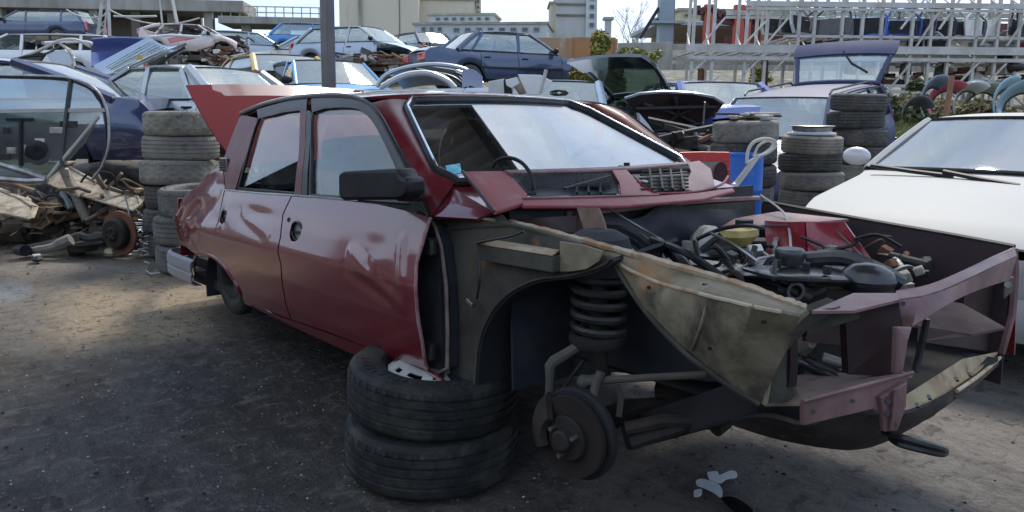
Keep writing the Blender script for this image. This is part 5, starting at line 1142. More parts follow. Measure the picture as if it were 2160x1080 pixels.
# brake disc and hub, turned a little outwards
hc = V(1200, 922, y=-.66); Mh = Matrix.Translation(hc) @ Matrix.Rotation(.12, 4, 'Z') @ Matrix.Rotation(PI/2, 4, 'X') @ Matrix.Scale(.95, 4)
hub = empty('brake', M=Matrix.Identity(4)); hub.parent = CAR
part('brake_disc', MB().lathe([(.05, .0), (.117, .0), (.119, -.004), (.119, -.016), (.117, -.02), (.05, -.02)], 40, Mh, close=True), mat('brown_disc', (.030, .019, .014), .9, .05, c2=(.012, .010, .009), amt=.7, sc=9, bump=.2), hub, True, ang=30)
part('hub', MB().lathe([(0, .045), (.024, .045), (.03, .04), (.032, .02), (.062, .018), (.066, .012), (.066, .0)], 24, Mh), grease, hub, True, ang=30)
for k in range(3): a = 2*PI*k/3+.4; part('wheel_stud', MB().cyl(Mh @ Vector((.045*math.cos(a), .045*math.sin(a), .015)), Mh @ Vector((.045*math.cos(a), .045*math.sin(a), .042)), .0065, 8), bare, hub)
part('backing_plate', MB().lathe([(.03, -.03), (.128, -.028), (.135, -.035), (.135, -.05), (.11, -.055), (.03, -.06)], 36, Mh), under, hub, True)
part('caliper', MB().grid(lambda u, v: Mh @ Vector((lerp(.07, .14, math.sin(PI*v))*math.cos(lerp(2.2, 3.6, u)), lerp(.07, .14, math.sin(PI*v))*math.sin(lerp(2.2, 3.6, u)), lerp(.045, -.06, v))), 8, 8), grease, hub, True, solid=.02)
part('brake_hose', MB().tube(smooth([Mh @ Vector((-.10, .02, -.03)), V(1160, 860, y=-.60), V(1180, 830, y=-.56), V(1230, 760, y=-.5)], 4), .006, 6), black_trim, hub)
part('knuckle', MB().box(Mh @ Vector((0, 0, -.09)), (.09, .07, .16)), grease, hub, False, bevel=.02)

# ================================================================== THINGS LYING ON THE CAR
# the grille panel of a car laid across the scuttle
def GP(px, py, dy=0): return V(px, py, x=-.33+dy) 
ep = [GP(975, 360), GP(1455, 342), GP(1548, 398), GP(1548, 404)]
def GX(px, py):                                  # leaning plate: front edge on the scuttle, rear edge on the screen
    # plane through three points
    a, b, c = Vector((-.30, -.56, .955)), Vector((-.30, .62, .955)), Vector((-.47, 0, 1.035))
    n = (b-a).cross(c-a); d = CAR_I.to_3x3() @ ray(px, py); t = n.dot(a-CC)/n.dot(d); return CC+d*t
gpo = empty('grille_panel', label='red front grille panel lying upside down across the foot of the windscreen', cat='body panel', M=CAR_M)
up = Vector((.0, 0, -.010))
REDG = mat('paint_grille_red', (.26, .02, .03), .42, .0, c2=(.2, .05, .05), amt=.5, sc=6, c3=(.3, .2, .18), amt3=.4, sc3=20, coat=.15, spec=.35)
RED_KEEP = RED; RED = REDG
def gpx(name, pts, m=RED, th=up, bevel=.003, par=None, **k): return part(name, MB().poly(pts, th), m, par or gpo, False, bevel=bevel, **k)
gpx('end_cheek', [GX(975, 361), GX(1062, 360), GX(1085, 378), GX(1112, 408), GX(1102, 428), GX(1042, 446), GX(1008, 402)], RED, Vector((0, 0, -.012)))
gpx('lower_rail', [GX(1102, 420), GX(1310, 414), GX(1390, 412), GX(1470, 406), GX(1545, 396), GX(1550, 402), GX(1480, 420), GX(1310, 434), GX(1102, 434)], RED)
gpx('upper_rail', [GX(1062, 358), GX(1200, 354), GX(1330, 349), GX(1455, 340), GX(1456, 345), GX(1330, 355), GX(1200, 360), GX(1075, 364)], PINK)
gpx('centre_rib', [GX(1290, 358), GX(1322, 357), GX(1345, 383), GX(1372, 403), GX(1390, 410), GX(1310, 415), GX(1306, 385)], RED, Vector((0, 0, -.014)))
gpx('far_cheek', [GX(1450, 342), GX(1475, 338), GX(1500, 356), GX(1508, 392), GX(1470, 404), GX(1440, 398), GX(1447, 380), GX(1458, 362)], PINK)
part('lip', MB().tube(smooth([GX(1345, 383), GX(1372, 403), GX(1400, 408), GX(1470, 404), GX(1520, 390), GX(1536, 372)], 4), .005, 6), RED, gpo)
0 and part('inner_lip', MB().tube(smooth([GX(1062, 360), GX(1090, 380), GX(1115, 400), GX(1190, 400)], 4), .006, 6), PINK, gpo)
part('lower_edge', MB().tube([GX(1102, 419), GX(1310, 414), GX(1390, 411)], .005, 5), PINK, gpo)
part('end_edge', MB().tube([GX(975, 361), GX(1008, 402), GX(1042, 446)], .005, 5), black_trim, gpo)
gm = MB(); n1 = 0
for i in range(34):                                # wire mesh
    a = 1082+i*6.2
    gm.tube([GX(a, 361)+Vector((0, 0, -.004)), GX(a+34, 396)+Vector((0, 0, -.004))], .0013, 3, cap=False)
    gm.tube([GX(a+34, 361)+Vector((0, 0, -.006)), GX(a, 396)+Vector((0, 0, -.006))], .0013, 3, cap=False)
o = part('wire_mesh', gm, black_plastic, gpo, False); o['kind'] = 'stuff'
part('mesh_backing', MB().poly([GX(1070, 362), GX(1300, 354), GX(1306, 398), GX(1120, 404)], (0, 0, -.002)), mat('mesh_back', (.09, .095, .1), .6), gpo, False).location = (-.0, 0, -.015)
for k in range(6):
    y0 = 360+k*7.5; part('slat', MB().bar(GX(1352, y0+2), GX(1450, y0-3), .012, .006), black_plastic, gpo, False)
    if k < 5: part('slat', MB().bar(GX(1190+k*8, 398-k*2), GX(1285, 372+k*6), .012, .006), black_plastic, gpo, False)
for px in (1370, 1392, 1414, 1436): part('slat_rib', MB().bar(GX(px, 358), GX(px+6, 400), .008, .01), black_plastic, gpo, False)
for px in (1215, 1240, 1265): part('slat_rib', MB().bar(GX(px, 388), GX(px+2, 408), .008, .008), black_plastic, gpo, False)
part('slat_back', MB().poly([GX(1335, 358), GX(1456, 350), GX(1450, 395), GX(1385, 405)], (0, 0, -.003)), black_trim, gpo, False).location = (0, 0, -.02)
part('slat_back', MB().poly([GX(1195, 402), GX(1290, 368), GX(1305, 408), GX(1200, 414)], (0, 0, -.003)), black_trim, gpo, False).location = (0, 0, -.02)
part('badge_stub', MB().ball(GX(1357, 384), .016, 8, (1, 1.4, .5)), bare, gpo)
RED = RED_KEEP
# black wiper hose arched over the panel
o = part('hose', MB().tube(smooth([V(1040, 354, x=-.52), V(1050, 338, x=-.50), V(1075, 333, x=-.46), V(1100, 343, x=-.42), V(1118, 365, x=-.38), V(1126, 392, x=-.34), V(1127, 410, x=-.32)], 5), .0065, 8), black_plastic, None); o.matrix_world = CAR_M
tag(o, 'thin black rubber hose arched over the left end of the grille panel', 'hose')
o = part('hose_clip', MB().box(V(1115, 408, x=-.325), (.03, .04, .012)), black_plastic, o, False, bevel=.003); 
# wiper pivots
for px, py in ((1066, 352), (1322, 343)): part('wiper_pivot', MB().cyl(V(px, py, x=-.50), V(px, py+8, x=-.50), .012, 10), black_plastic, CAR)
# torn trim lying in the front end
for i, (a, b, m_, lab, nm) in enumerate((((1640, 745), (1690, 762), chrome, 'short bright trim fragment seen through the near lamp opening', 'trim_fragment'), ((1690, 762), (1805, 812), black_plastic, 'long black and chrome trim strip lying on the front shelf of the red wreck', 'trim_strip'), ((1735, 752), (1790, 770), alu, 'dull metal fragment lying behind the long trim strip', 'trim_fragment'))):
    p, q = V(*a, z=.56), V(*b, z=.545); o = part(nm, MB().bar(p, q, .05, .012), m_, None, False, bevel=.003); o.matrix_world = CAR_M; tag(o, lab, 'trim')
    if i == 1:
        for d_ in (-.016, .016): part('chrome_line', MB().bar(p+Vector((0, d_, .008)), q+Vector((0, d_, .008)), .008, .006), chrome, o, False)
# ================================================================== TYRES UNDER THE SILL
def tyre_thing(c, R0, wd, m, label, group, tilt=(0, 0), rim=False, me_cache={}):
    st_y = random.choice((0, 0, 1, 2)) if 'red wreck' not in label else 0
    key = (R0, wd, m.name, st_y)
    if key not in me_cache: me_cache[key] = tyre_mb(R0, wd, None, 44, style=st_y).mesh('tyre', m, True, 30)
    o = bpy.data.objects.new('tyre', me_cache[key]); COL.objects.link(o); o.matrix_world = Matrix.Translation(c) @ Matrix.Rotation(tilt[0], 4, 'X') @ Matrix.Rotation(tilt[1], 4, 'Y') @ Matrix.Rotation(random.uniform(0, 6), 4, 'Z')
    tag(o, label, 'tyre', group)
    return o
T1 = tyre_thing((-.655, -.665, .088), .292, .184, rubber_dark, 'dark dirty tyre on the ground, lower of the two holding up the red wreck', 'tyres under the red wreck', (0, 0))
T2 = tyre_thing((-.665, -.65, .268), .290, .178, rubber_dark, 'dark dirty tyre directly under the sill of the red wreck, upper of the pair', 'tyres under the red wreck', (-.045, .04))
T3 = tyre_thing((-2.45, .05, .09), .29, .18, rubber_dark, 'dark tyre lying flat under the rear axle of the red wreck', 'tyres under the red wreck')
T4 = tyre_thing((-2.45, .05, .262), .25, .15, rubber_dark, 'smaller dark tyre on the flat one under the rear axle', 'tyres under the red wreck')
wheel_in = empty('loose_steel_wheel', label='white painted steel wheel lying inside the upper tyre under the red wreck', cat='wheel', M=Matrix.Translation((-.665, -.65, .268)) @ Matrix.Rotation(-.045, 4, 'X') @ Matrix.Rotation(.04, 4, 'Y'))
part('rim', MB().lathe([(.176, -.07), (.17, -.05), (.158, -.04), (.158, .04), (.17, .05), (.178, .07), (.172, .072), (.165, .055)], 32), dark_metal, wheel_in)
def disc(u, v):
    a = 2*PI*u; r = lerp(.03, .158, v); z = .062+.02*math.sin(v*PI*1.1)+.006*math.sin(a*8)*max(0, v-.5); return Vector((r*math.cos(a), r*math.sin(a), z))
mb = MB().grid(disc, 48, 8); keep = []
for fc in mb.f:
    c = sum((mb.v[i] for i in fc), Vector())/len(fc); a = (math.atan2(c.y, c.x) % (PI/5)); r = math.hypot(c.x, c.y)
    if not (.118 < r < .145 and a < .28): keep.append(fc)
mb.f = keep; part('centre', mb, wheel_paint, wheel_in, True, solid=.004)
# ================================================================== OTHER CARS OF THE YARD
SPEC = {   # lengths in metres: x forward from the rear axle centre-ish origin at car middle
 'sedan': dict(L=4.35, W=1.68, zb=.24, belt=.78, roof=1.19, nose=.56, hood=.74, deck=.80, tail=.62, A=.78, At=.15, Ct=-1.0, C=-1.50, wf=1.33, wr=-1.25),
 'hatch': dict(L=3.75, W=1.62, zb=.24, belt=.78, roof=1.22, nose=.56, hood=.76, deck=.80, tail=.70, A=.85, At=.25, Ct=-1.25, C=-1.72, wf=1.18, wr=-1.18),
 'estate': dict(L=4.40, W=1.68, zb=.24, belt=.78, roof=1.20, nose=.56, hood=.74, deck=.80, tail=.72, A=.80, At=.2, Ct=-1.85, C=-2.12, wf=1.33, wr=-1.25),
 'coupe': dict(L=4.05, W=1.68, zb=.24, belt=.80, roof=1.16, nose=.54, hood=.74, deck=.90, tail=.70, A=.65, At=.0, Ct=-.85, C=-1.75, wf=1.25, wr=-1.2),
 'van': dict(L=4.3, W=1.75, zb=.26, belt=.9, roof=1.55, nose=.6, hood=.82, deck=.95, tail=.9, A=1.1, At=.45, Ct=-2.0, C=-2.1, wf=1.4, wr=-1.3)}
def car_mesh_set(kind, **ov):
    s = dict(SPEC[kind]); s.update(ov); return s
def make_car(kind, M, pm, label, group='wrecked cars in the yard', cat='car', skip=(), glassm=None, wheels=True, name=None, hood_open=0, gate_open=0, low=False, tailc=True, gm_front=None, **ov):
    s = car_mesh_set(kind, **ov); L2 = s['L']/2; W2 = s['W']/2; glassm = glassm or gl_yard
    root = empty(name or 'wrecked_car', label=label, cat=cat, group=group, M=M)
    arch_r = .33*.93
    def top(x):
        return interp([(-L2, s['tail']), (-L2+.10, s['deck']-.03), (min(s['C']-.02, -L2+.3), s['deck']), (s['C']+.05, s['belt']+.02), (0, s['belt']), (s['A'], s['belt']-.0), (s['A']+.12, s['hood']+.01), (L2-.45, s['hood']-.08), (L2-.12, s['nose']+.02), (L2, s['nose']-.06)], x)
    def botm(x):
        z = s['zb']
        for wx in (s['wf'], s['wr']):
            d = arch_r**2-(x-wx)**2
            if d > 0: z = max(z, .265+math.sqrt(d)*.94)
        return z
    def half(x, t):                               # t 0 bottom .. 1 top edge
        e = 1.0
        a = (abs(x)-(L2-.55))/.55
        if a > 0: e -= (.13 if x > 0 else .10)*a**2.2
        prof = interp([(0, .93), (.15, .97), (.45, 1.0), (.6, .995), (.82, .955), (1, .89)], t); return W2*e*prof
    def sidept(x, t, sg): z = lerp(botm(x), top(x), t); return Vector((x, sg*half(x, t), z))
    nz_ = 5 if low else 9
    segs = [('front_wing', s['A']+.06, L2), ('front_door', s['A']-.95 if kind != 'coupe' else s['A']-1.15, s['A']+.05)]
    x1 = segs[1][1]
    if kind in ('sedan', 'estate'): segs.append(('rear_door', max(s['wr']+.12, x1-.85), x1-.012)); x1 = segs[-1][1]
    segs.append(('rear_wing', -L2, x1-.012))
    for nm, xa, xb in segs:
        if nm in skip: continue
        for sg in (1, -1):
            n = max(4, int((xb-xa)/(.12 if low else .06))); mb = MB().grid(lambda u, v: sidept(lerp(xa, xb, u), v, sg), n, nz_)
            o = part(nm, mb, pm, root, True, ang=40, solid=.012, off=-1 if sg < 0 else -1)
            if 'door' in nm and not low:
                hx = xa+.14; p = sidept(hx, .8, sg); part('handle', MB().box((hx, p.y+sg*.008, p.z), (.14, .02, .025)), black_plastic, o, False, bevel=.005)
                part('door_strip', MB().box(((xa+xb)/2, sidept((xa+xb)/2, .42, sg).y+sg*.006, sidept((xa+xb)/2, .42, sg).z), (xb-xa-.03, .015, .04)), black_plastic, o, False)
    def decksurf(xa, xb, crown=.035):
        def f(u, v):
            x = lerp(xa, xb, u); q = lerp(-1, 1, v); h = half(x, 1); return Vector((x, h*q, top(x)+crown*(1-q*q)+.006*(1-abs(q))))
        return f
    Mh = None
    if 'bonnet' not in skip:
        f = decksurf(s['A']+.02, L2-.03)
        if hood_open:
            hx, hz = s['A']+.1, top(s['A']+.1); ca, sa = math.cos(hood_open), math.sin(hood_open)
            g = lambda u, v: (lambda p: Vector((hx+(p.x-hx)*ca-(p.z-hz)*sa, p.y, hz+(p.x-hx)*sa+(p.z-hz)*ca)))(f(u, v))
            o = part('bonnet', MB().grid(g, 12, 10), pm, root, True, solid=.02)
            for k in range(5):
                u0 = (.1, .5, .9, .3, .7)[k]; a, b = g(.06, u0)-Vector((sa*-.0, 0, .03)), g(.94, (u0+.5)/2)-Vector((0, 0, .03)); part('rib', MB().tube([a, b], .018, 6), dark_metal, o)
        else: part('bonnet', MB().grid(f, 12, 10), pm, root, True, solid=.012)
    if 'boot' not in skip and s['C'] > -L2+.25: part('boot_lid', MB().grid(decksurf(-L2+.02, s['C']+.03), 8, 10), pm, root, True, solid=.012)
    if 'nose' not in skip:
        part('front_panel', MB().grid(lambda u, v: Vector((L2+.05*math.cos((2*u-1)*1.3)*1-.02+.03*math.sin(PI*v), lerp(-1, 1, u)*half(L2, v), lerp(s['zb']+.05, s['nose']-.05, v))), 12, 6), pm, root, True, solid=.012)
        part('front_bumper', MB().grid(lambda u, v: Vector((L2+.03+.07*math.cos((2*u-1)*1.35)+.03*math.sin(PI*v), lerp(-1, 1, u)*half(L2-.08, .3), lerp(s['zb']-.02, s['zb']+.17, v))), 14, 5), s.get('bumper') or pm, root, True, solid=.02)
        for sg in (1, -1): part('headlight', MB().grid(lambda u, v: Vector((L2+.055-.035*u*u*1.5, sg*lerp(.33, .80*.86, u)*W2/.84, lerp(s['nose']-.17, s['nose']-.05, v))), 5, 3), clear_lens, root, True, solid=.015)
        part('grille', MB().box((L2+.03, 0, s['nose']-.12), (.03, .5, .09)), black_plastic, root, False)
    part('tail_panel', MB().grid(lambda u, v: Vector((-L2-.03*math.cos((2*u-1)*1.3), lerp(-1, 1, u)*half(-L2, v), lerp(s['zb']+.05, s['tail'], v))), 10, 5), pm, root, True, solid=.012)
    part('rear_bumper', MB().grid(lambda u, v: Vector((-L2-.03-.06*math.cos((2*u-1)*1.35)-.025*math.sin(PI*v), lerp(-1, 1, u)*half(-L2+.08, .3), lerp(s['zb'], s['zb']+.18, v))), 12, 4), s.get('bumper') or pm, root, True, solid=.02)
    for sg in (1, -1):
        if kind in ('estate', 'hatch'): q = ((.70, .84), (s['tail']-.22, s['deck']+.02))
        else: q = ((.42, .85), (s['tail']-.17, s['tail']-.02))
        part('tail_light', MB().box((-L2-.03, sg*W2*sum(q[0])/2, sum(q[1])/2), (.07, W2*(q[0][1]-q[0][0]), q[1][1]-q[1][0])), red_lens, root, False, bevel=.008)
    part('floor_pan', MB().box((0, 0, s['zb']+.03), (s['L']-.15, s['W']*.86, .05)), under, root, False)
    part('interior', MB().box(((s['A']+s['C'])/2, 0, .45), (s['A']-s['C'], s['W']*.8, .34)), seat_dark, root, False)
    if 'seats' not in skip:
        for x in (s['A']-.85,) + ((s['A']-1.65,) if not low else ()):
            for sg in (1, -1): part('seat', MB().box((x, sg*.35, .78), (.13, .42, .42), Matrix.Rotation(-.2, 3, 'Y')), seat_cloth if not low else seat_dark, root, False, bevel=.03)
    if 'roof' not in skip:
        hb = lambda x: half(x, 1)-.005; rr = W2*.72
        zr = s['roof']
        Apt = lambda v, sg: Vector((lerp(s['A'], s['At'], v), sg*lerp(hb(s['A']), rr, v), lerp(top(s['A']), zr-.035, v)))
        Cpt = lambda v, sg: Vector((lerp(s['C'], s['Ct'], v), sg*lerp(hb(s['C']), rr, v), lerp(top(s['C']), zr-.04, v)))
        part('roof', MB().grid(lambda u, v: Vector((lerp(s['Ct'], s['At'], u)+.05*(1-(2*v-1)**2)*(1 if u > .5 else -1)*abs(2*u-1), lerp(-1, 1, v)*(rr+.012), zr-.035+.035*(1-abs(2*v-1)**3)+.03*math.sin(PI*u)-.0*u)), 14, 14), pm, root, True, solid=.02)
        for sg in (1, -1):
            for f_, r_ in ((Apt, .03), (Cpt, .055 if kind != 'sedan' else .06)): part('pillar', MB().tube([f_(k/6, sg)+Vector((0, 0, .01*math.sin(PI*k/6))) for k in range(7)], r_, 6), pm, root)
            xs = [s['A']-.92 if kind != 'coupe' else s['A']-1.2] + ([max(s['wr']-.12, s['C']+.28)] if kind in ('sedan', 'estate', 'van') else [])
            bp = []
            for x in xs:
                xt = min(s['At']-.1, max(s['Ct']+.1, x+.02)); z1 = zr-.035
                a = Vector((x, sg*hb(x), top(x)-.01)); b = Vector((xt, sg*rr, z1)); part('pillar', MB().bar(a, b, .06, .035, (0, 1, 0)), pm if not s.get('dark_pillar') else black_trim, root, False); bp.append((a, b))
            # side panes between the pillars
            ed = [(Apt(0, sg), Apt(1, sg))]+bp+[(Cpt(0, sg), Cpt(1, sg))]
            if 'side_glass' not in skip:
                for (a0, a1), (b0, b1) in zip(ed, ed[1:]):
                    part('side_window', MB().grid(lambda u, v: a0.lerp(a1, v).lerp(b0.lerp(b1, v), u)+Vector((0, -sg*.012+sg*.02*math.sin(PI*v), 0)), 4, 4), glassm, root, True, solid=.004)
            part('window_seal', MB().tube([ed[0][0]+Vector((0, sg*.008, .012)), ed[-1][0]+Vector((0, sg*.008, .012))], .011, 5), black_trim, root)
            part('window_seal', MB().tube([ed[0][0]+Vector((0, sg*.012, .0)), ed[0][1]+Vector((-.02, sg*.014, -.012)), ed[-1][1]+Vector((.02, sg*.014, -.012)), ed[-1][0]+Vector((0, sg*.012, 0))], .010, 5), black_trim, root)
        if 'fill' in s:
            for sg in (1, -1):
                a0 = Vector((s['fill'], sg*hb(s['fill']), top(s['fill'])-.01)); b0 = Vector((s['fill']+.12, sg*rr, zr-.05))
                part('rear_quarter', MB().grid(lambda u, v: a0.lerp(b0, v).lerp(Cpt(v, sg), u)+Vector((0, sg*.03*math.sin(PI*v), .03*math.sin(PI*u)*v)), 8, 8), pm, root, True, solid=.02)
        def scr(a, b, bow):
            return lambda u, v: (lambda s_: Vector((a(v, 1).x+bow*(1-s_*s_), a(v, 1).y*s_, a(v, 1).z+.02*(1-s_*s_)+.008)))(lerp(-1, 1, u))
        if 'windscreen' not in skip:
            part('windscreen', MB().grid(scr(Apt, None, .10), 12, 6), s.get('screen') or glassm, root, True, solid=.004)
            f = scr(Apt, None, .10); part('screen_seal', MB().tube([f(k/10, 0) for k in range(11)]+[f(1, k/4) for k in range(1, 5)]+[f(1-k/10, 1) for k in range(1, 11)]+[f(0, 1-k/4) for k in range(1, 4)], .014, 5, closed=True), black_trim, root)
        if 'rear_window' not in skip and not gate_open:
            part('rear_window', MB().grid(scr(Cpt, None, -.06), 12, 6), glassm, root, True, solid=.004)
            f = scr(Cpt, None, -.06); part('screen_seal', MB().tube([f(k/10, 0) for k in range(11)]+[f(1-k/10, 1) for k in range(11)], .012, 5, closed=True), black_trim, root)
        if gate_open:
            piv = Vector((s['Ct'], 0, zr-.02)); gl = math.hypot(s['Ct']+L2, zr-s['tail']+.1); ca, sa = math.cos(gate_open), math.sin(gate_open)     # angle above the horizontal, rearwards
            def g(u, v): 
                q = lerp(-1, 1, u); d = v*gl; bend = .10*math.sin(PI*v*.9); return piv+Vector((-ca*d-sa*bend*.0-.04*(1-q*q)*v, q*lerp(rr, W2*.88, min(1, v*1.4)), sa*d+ca*bend+.03*(1-q*q)))
            gt = part('tailgate', MB().grid(lambda u, v: g(u, lerp(.60, 1, v)), 12, 6), pm, root, True, solid=.04)
            for sg in (0, 1): part('gate_frame', MB().tube([g(sg*.94+.03, v/6*.62) for v in range(7)], .035, 6), pm, gt)
            part('gate_frame', MB().tube([g(u/10, .03) for u in range(11)], .03, 6), pm, gt)
            part('gate_window', MB().grid(lambda u, v: g(lerp(.06, .94, u), lerp(.06, .6, v)), 10, 5), glassm, gt, True, solid=.004)
            for sg in (1, -1): part('gas_strut', MB().cyl((s['Ct']-.12, sg*rr, zr-.2), g(.5+sg*.46, .4), .012, 6), black_plastic, gt)
            if s.get('wiper'): part('wiper', MB().tube([g(.5, .62)+Vector((0, 0, .05)), g(.62, .35)+Vector((0, 0, .04)), g(.82, .18)+Vector((0, 0, .03))], .014, 5), black_plastic, gt)
        for sg in (1, -1):
            if 'mirror' not in skip:
                p = Apt(.05, sg)+Vector((-.08, sg*.12, .06)); part('mirror', MB().ball(p, .085, 16, (.6, 1.1, .75)), s.get('mirror_m') or black_plastic, root)
    if 'roof_rails' in s: 
        for sg in (1, -1): part('roof_rail', MB().tube([(s['Ct']+.2, sg*W2*.66, s['roof']+.0), (s['Ct']+.3, sg*W2*.66, s['roof']+.05), (s['At']-.25, sg*W2*.66, s['roof']+.05), (s['At']-.15, sg*W2*.66, s['roof'])], .014, 6), black_trim, root)
    for wx in (s['wf'], s['wr']):
        for sg in (1, -1):
            part('wheel_well', MB().grid(lambda u, v: Vector((wx+arch_r*1.02*math.cos(lerp(-.2, PI+.2, u)), sg*lerp(W2*.95, W2*.6, v), .265+arch_r*.96*math.sin(lerp(-.2, PI+.2, u)))), 10, 1), under, root, True)
            if wheels and not (wheels == 'rear' and wx > 0):
                Mw = Matrix.Translation((wx, sg*(W2-.11), .262)) @ Matrix.Rotation(-sg*PI/2, 4, 'X')
                wl = part('wheel', MB().lathe([(0, .045), (.04, .05), (.06, .03), (.13, .035), (.155, .06), (.165, .075), (.168, -.07)], 18, Mw), s.get('rimm') or alu, root)
                part('tyre', tyre_mb(.262, .165, Mw, 24, False), rubber, wl)
            elif wheels is False or wheels == 'rear':
                Mw = Matrix.Translation((wx, sg*(W2-.17), .262)) @ Matrix.Rotation(-sg*PI/2, 4, 'X'); part('brake_disc', MB().lathe([(0, .03), (.06, .03), (.07, 0), (.12, 0), (.12, -.02), (0, -.02)], 16, Mw), rust, root)
    if hood_open or 'bonnet' in skip:
        rnd = random.Random(int(L2*100)+len(label)); bx = s['A']+.15
        part('bay_floor', MB().box(((bx+L2)/2, 0, .5), (L2-bx, W2*1.6, .04)), under, root, False)
        for k in range(9):
            c = (rnd.uniform(bx+.1, L2-.1), rnd.uniform(-.6, .6), rnd.uniform(.55, .68)); sz = (rnd.uniform(.12, .4), rnd.uniform(.12, .35), rnd.uniform(.08, .2))
            part('engine_part', MB().box(c, sz, Matrix.Rotation(rnd.uniform(0, 3), 3, 'Z'), .8), (dark_metal, alu, black_plastic, grease)[k % 4], root, False, bevel=.02)
        for k in range(7):
            a = Vector((rnd.uniform(bx, L2-.1), rnd.uniform(-.6, .6), .72)); part('hose', MB().tube(smooth([a, a+Vector((.1, .15, .08)), a+Vector((.2, -.1, .05)), a+Vector((.3, .1, -.05))], 3), rnd.uniform(.012, .025), 6), (black_plastic, bare)[k % 2], root)
    return root
def at(px, D, head, z=None, pitch=0.0, roll=0.0, lift=0.0):     # head: 0 nose to the picture's right, PI/2 nose away
    p = XY(px, D); z = terrain(p.x, p.y) if z is None else z
    return Matrix.Translation((p.x, p.y, z+lift)) @ Matrix.Rotation(YAW+head, 4, 'Z') @ Matrix.Rotation(-pitch, 4, 'Y') @ Matrix.Rotation(roll, 4, 'X')
NAVY = paint('navy', (.035, .05, .13), .3, .3, .3); NAVYD = paint('dark_navy', (.012, .016, .035), .28, .3, .22, .9); VIO = paint('violet_blue', (.09, .125, .36), .4, .2, .35)
SILV = paint('silver', (.42, .45, .48), .35, .5, .35); SILB = paint('silver_blue', (.30, .37, .45), .35, .5, .35); WHT = paint('white', (.72, .72, .70), .35, .0, .22); CRM = paint('cream', (.62, .58, .50), .4, .1, .25)
BLU = paint('bright_blue', (.03, .22, .58), .35, .1, .2); SKY = paint('sky_blue', (.10, .36, .62), .35, .2, .3); YEL = paint('yellow', (.66, .42, .09), .45, 0, .25); EST = paint('estate_violet', (.035, .042, .11), .55, .0, .2, .12)
STEEL = paint('steel_blue', (.035, .06, .125), .3, .25, .25); OFFW = paint('off_white', (.58, .58, .54), .45, 0, .5); PINKW = paint('pale_pinkish', (.60, .50, .46), .5, 0, .4)
dkp = mat('dark_bumper', (.05, .052, .056), .6, c2=(.14, .14, .13), amt=.6, sc=5)
# front left: the dark blue coupe with its door skin off, raised on a pair of tyres
COUPE = make_car('coupe', at(-38, 8.1, PI+.06, z=.45), paint('slate_navy', (.032, .042, .11), .3, .3, .28, .8), 'dark blue coupe raised at the left edge, its side window open', skip=('front_door', 'mirror', 'seats'), glassm=gl_blue, roof=1.24, belt=.80, deck=.86, C=-1.75, Ct=-.75, dark_pillar=True, L=4.2, fill=-.95, wheels=False)
def coupe_door():
    D = 5.75; o = empty('stripped_door', label='silver edged car door without its skin, see-through and standing at the left picture edge', cat='car door', M=frame_at(60, D, 0, .03))
    p0 = XY(60, D)
    inv = o.matrix_world.inverted()
    def q(px, py, d=D): return inv @ dp(px, py, d)
    rim = smooth([q(-160, 150), q(0, 158), q(80, 160), q(150, 165), q(198, 185), q(222, 220), q(229, 262), q(228, 310), q(214, 352), q(195, 378)], 4)
    part('window_frame', MB().tube(rim, .011, 7), bare, o); part('frame_seal', MB().tube([p+Vector((-.02, 0, -.018)) for p in rim[:-4]], .010, 6), black_trim, o)
    part('glass', MB().poly([q(-160, 158), q(60, 165), q(150, 172), q(190, 190), q(212, 222), q(220, 262), q(-160, 262)], (0, .004, 0)), gl_blue, o, False)
    part('divider', MB().bar(q(150, 168), q(138, 262), .035, .02), dkp, o, False); part('divider', MB().bar(q(138, 262), q(130, 345), .03, .02), dkp, o, False)
    part('waist_rail', MB().bar(q(-160, 236), q(222, 232), .02, .03), galv, o, False)
    part('inner_panel', MB().poly([q(-160, 240), q(140, 236), q(215, 236), q(180, 300), q(120, 362), q(90, 385), q(-160, 350)], (0, .02, 0)), glass('smoky_film', (.5, .58, .54), .06, .2, .12), o, False)
    part('window_lift', MB().bar(q(45, 250), q(45, 350), .035, .02), black_plastic, o, False); part('window_lift', MB().bar(q(15, 252), q(70, 252), .03, .02), black_plastic, o, False)
    part('lower_rail', MB().tube([q(-160, 322), q(0, 346), q(60, 364), q(98, 378)], .028, 8), bare, o); part('lower_rail', MB().tube([q(-160, 372), q(0, 377), q(60, 382), q(98, 380)], .030, 8), bare, o)
    part('lower_panel', MB().poly([q(-160, 322), q(0, 346), q(98, 379), q(60, 386), q(-160, 384)], (0, .02, 0)), SILV, o, False)
    part('diagonal_edge', MB().tube([q(98, 379), q(125, 345), q(165, 298), q(208, 246)], .014, 7), galv, o)
    part('speaker', MB().lathe([(0, 0), (.05, .01), (.09, 0), (.1, -.01)], 20, Matrix.Translation(q(78, 322)) @ Matrix.Rotation(PI/2, 4, 'X')), black_plastic, o)
    part('bracket', MB().box(q(84, 296), (.07, .01, .03)), WHT, o, False); part('tilted_card', MB().poly([q(50, 305), q(78, 312), q(95, 330), q(70, 338), q(52, 322)], (0, .01, 0)), alu, o, False)
    for k, (px, py) in enumerate(((14, 275), (25, 318), (10, 330), (120, 275), (145, 262))): part('clip', MB().box(q(px, py), (.05+.02*k, .02, .05)), (dark_metal, alu)[k % 2], o, False, bevel=.005)
coupe_door()
make_car('sedan', at(368, 9.2, PI-.35, z=.50), SILV, 'silver saloon between the raised dark coupe and the red boot lid', skip=('boot',), wheels=False, L=3.7, A=.62, At=.0, Ct=-.85, C=-1.3)
